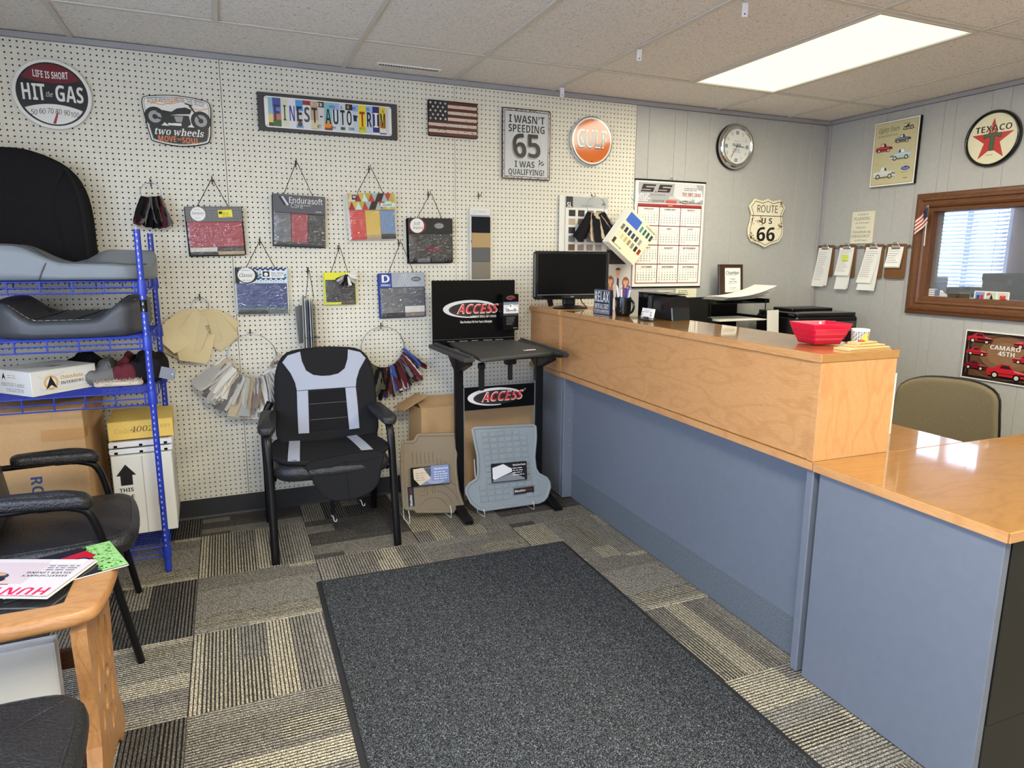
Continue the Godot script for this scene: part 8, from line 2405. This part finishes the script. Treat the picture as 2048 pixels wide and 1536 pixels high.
# ---------------------------------------------------------------- side table
func side_table() -> void:
	var at := Vector3(-0.690, 0, 1.905)
	var o := thing("side_table", "oak side table with a dark glass top and pierced carved ends", "table", at)
	var H := 0.560
	var outer := PackedVector2Array()
	var inner := PackedVector2Array()
	var oo := smooth_loop(V2([0.315, 0.13, 0.325, 0.0, 0.318, -0.150, 0.290, -0.193, 0.20, -0.200, -0.20, -0.200, -0.290, -0.193, -0.318, -0.150, -0.325, 0.0, -0.315, 0.13, -0.285, 0.172, -0.18, 0.190, 0.0, 0.200, 0.18, 0.190, 0.285, 0.172]), 5)
	for q in oo:
		outer.append(q)
		inner.append(Vector2(clampf(q.x * 0.78, -0.235, 0.235), clampf(q.y * 0.66, -0.118, 0.118)))
	var rows := []
	var ring := func(a: PackedVector2Array, s: float, y: float):
		var r := PackedVector3Array()
		for q in a: r.append(Vector3(q.x * s, y, q.y * s))
		rows.append(r)
	ring.call(inner, 1.0, H - 0.036); ring.call(outer, 0.955, H - 0.036); ring.call(outer, 0.985, H - 0.034); ring.call(outer, 1.0, H - 0.024); ring.call(outer, 1.0, H - 0.014); ring.call(outer, 0.985, H - 0.004); ring.call(outer, 0.965, H); ring.call(inner, 1.0, H); ring.call(inner, 0.99, H - 0.003); ring.call(inner, 0.99, H - 0.036)
	part(o, "frame_top", B.new().grid(rows, true), M.oak_u)
	part(o, "glass_insert", B.new().at(xf(Vector3(0, H - 0.003, 0), 0, -PI / 2)).prism(rr(0.466, 0.232, 0.004, 3), -0.005, 0.0), M.tinted_glass)
	# pierced end boards
	for s in [-1.0, 1.0]:
		var c := CSGCombiner3D.new()
		c.name = numbered(o, "end_board")
		c.use_collision = false
		var bo := CSGPolygon3D.new()
		bo.name = "board"
		bo.polygon = smooth_loop(V2([-0.125, 0.524, 0.130, 0.524, 0.150, 0.40, 0.135, 0.28, 0.140, 0.16, 0.185, 0.06, 0.190, 0.0, 0.120, 0.0, 0.085, 0.035, 0.0, 0.050, -0.085, 0.035, -0.120, 0.0, -0.185, 0.0, -0.175, 0.07, -0.135, 0.17, -0.130, 0.30, -0.145, 0.42]), 3)
		bo.depth = 0.034
		bo.material = M.oak_v
		c.add_child(bo)
		for q in [[0.075, 0.36, 0.020, 0.070, 0.15], [-0.010, 0.39, 0.018, 0.085, 0.0], [0.070, 0.215, 0.018, 0.045, -0.15], [-0.020, 0.235, 0.017, 0.040, 0.12], [0.028, 0.285, 0.016, 0.022, 0.4], [-0.075, 0.34, 0.016, 0.055, -0.2], [0.030, 0.145, 0.014, 0.040, 0.0], [-0.070, 0.205, 0.013, 0.032, -0.2], [0.075, 0.135, 0.010, 0.014, 0.0]]:
			var h := CSGPolygon3D.new()
			h.name = "piercing"
			var pg := PackedVector2Array()
			for i in 14:
				var v := Vector2(cos(TAU * i / 14) * q[2], sin(TAU * i / 14) * q[3]).rotated(q[4])
				pg.append(v + Vector2(q[0], q[1]))
			h.polygon = pg
			h.depth = 0.06
			h.position = Vector3(0, 0, 0.013)
			h.operation = CSGShape3D.OPERATION_SUBTRACTION
			h.material = M.oak_v
			c.add_child(h, true)
		c.position = Vector3(s * 0.265 + 0.017, 0, 0)
		c.rotation.y = PI / 2
		o.add_child(c, true)
	for q in [[0.30, -0.10], [0.11, -0.10], [0.11, 0.06], [0.055, 0.0]]: part(o, "slat", bxs(Vector3(0, q[0], q[1]), Vector3(0.52, 0.055 if q[0] > 0.2 else 0.022, 0.022), 0.003), M.dark_oak_u)
	# magazines
	rng.seed = 19
	var m := thing("magazine", "leafy-covered magazine with a red car, the lower one on the side table", "magazine", Vector3(-0.500, H + 0.0005, 1.800), 0.35)
	part(m, "page_block", bxs(Vector3(0, 0.002, 0), Vector3(0.275, 0.004, 0.205), 0.001), M.white_paper)
	part(m, "cover", bxs(Vector3(0, 0.0045, 0), Vector3(0.276, 0.001, 0.206)), M.black_board)
	var p := P.new()
	p.x = xf(Vector3(0, 0.005, 0), 0, -PI / 2)
	p.rect(0, 0, 0.274, 0.204, rgb(34, 36, 34)); p.rect(0.106, 0.0, 0.062, 0.204, rgb(150, 190, 120))
	p.ink(rgb(110, 170, 80))
	for i in 120: p.bar(rng.randf_range(0.07, 0.132), rng.randf_range(-0.1, 0.1), rng.randf_range(0.004, 0.012), 0.005, rng.randf() * 3.0)
	p.poly(V2([-0.06, -0.03, -0.02, 0.05, 0.07, 0.070, 0.085, 0.02, 0.03, -0.04]), rgb(176, 30, 46)); p.disc(0.035, 0.0, 0.034, 0.028, INK, 0, TAU, 20); p.ring(0.035, 0.0, 0.028, 0.022, 0.006, rgb(150, 190, 200), 0, TAU, 20)
	p.fine(-0.06, -0.075, 0.12, 2, 0.010, WHITE, rng)
	part(m, "print", p, M.print_gloss)
	m = thing("magazine", "hunting magazine with a red title and a duck, on top at the table's edge", "magazine", Vector3(-0.580, H + 0.0062, 1.850), 2.75)
	var wob := B.new()
	wob.warp = func(v: Vector3): return v + Vector3(0, 0.004 * sin(v.x * 14.0) * 0.5 + 0.003, 0)
	part(m, "page_block", wob.pad(rr(0.275, 0.205, 0.002, 3), 0.0, 0.004, 0.0012), M.white_paper)
	p = P.new()
	p.x = xf(Vector3(0, 0.0088, 0), 0, -PI / 2)
	p.rect(0, 0, 0.272, 0.202, rgb(206, 194, 190)); p.rect(0.05, -0.02, 0.16, 0.12, rgb(196, 178, 176))
	p.text("HUNTER", -0.02, 0.076, 0.200, 0.036, rgb(214, 46, 84)); p.fine(-0.02, 0.098, 0.16, 1, 0.008, rgb(214, 46, 84), rng)
	p.rect(0.06, 0.042, 0.12, 0.004, rgb(120, 40, 50))
	p.text("SASKATCHEWAN'S", -0.060, -0.005, 0.115, 0.010, rgb(60, 60, 70)); p.text("SILVER LINING", -0.060, -0.022, 0.115, 0.010, rgb(60, 60, 70)); p.fine(-0.06, -0.05, 0.11, 3, 0.012, rgb(90, 80, 90), rng)
	p.disc(0.075, 0.0, 0.045, 0.022, rgb(60, 56, 76), 0, TAU, 20); p.disc(0.045, 0.018, 0.018, 0.014, rgb(36, 44, 50), 0, TAU, 14); p.disc(0.075, -0.010, 0.034, 0.010, rgb(196, 150, 110), 0, TAU, 14); p.poly(V2([0.026, 0.018, 0.030, 0.026, 0.014, 0.020]), rgb(210, 160, 60)); p.poly(V2([0.10, 0.015, 0.13, 0.05, 0.118, 0.006]), rgb(80, 70, 90))
	p.rect(-0.07, -0.085, 0.09, 0.020, rgb(226, 226, 226))
	part(m, "print", p, M.print_gloss)
	# white binder on the lower slats
	m = thing("binder", "plain white ring binder standing on the table's lower slats", "binder", Vector3(-0.640, 0.128, 1.900), 0.05)
	for e in [-1, 1]: part(m, "cover", bxs(Vector3(0, 0.140, e * 0.020), Vector3(0.260, 0.285, 0.004), 0.001), M.white_plastic)
	part(m, "spine", bxs(Vector3(-0.129, 0.140, 0), Vector3(0.004, 0.285, 0.040), 0.001), M.white_plastic)
	part(m, "page_block", bxs(Vector3(0.006, 0.140, 0), Vector3(0.235, 0.272, 0.030)), M.white_paper)
	part(m, "pocket_film", bxs(Vector3(0.0, 0.140, 0.0226), Vector3(0.250, 0.270, 0.0006)), M.white_card)
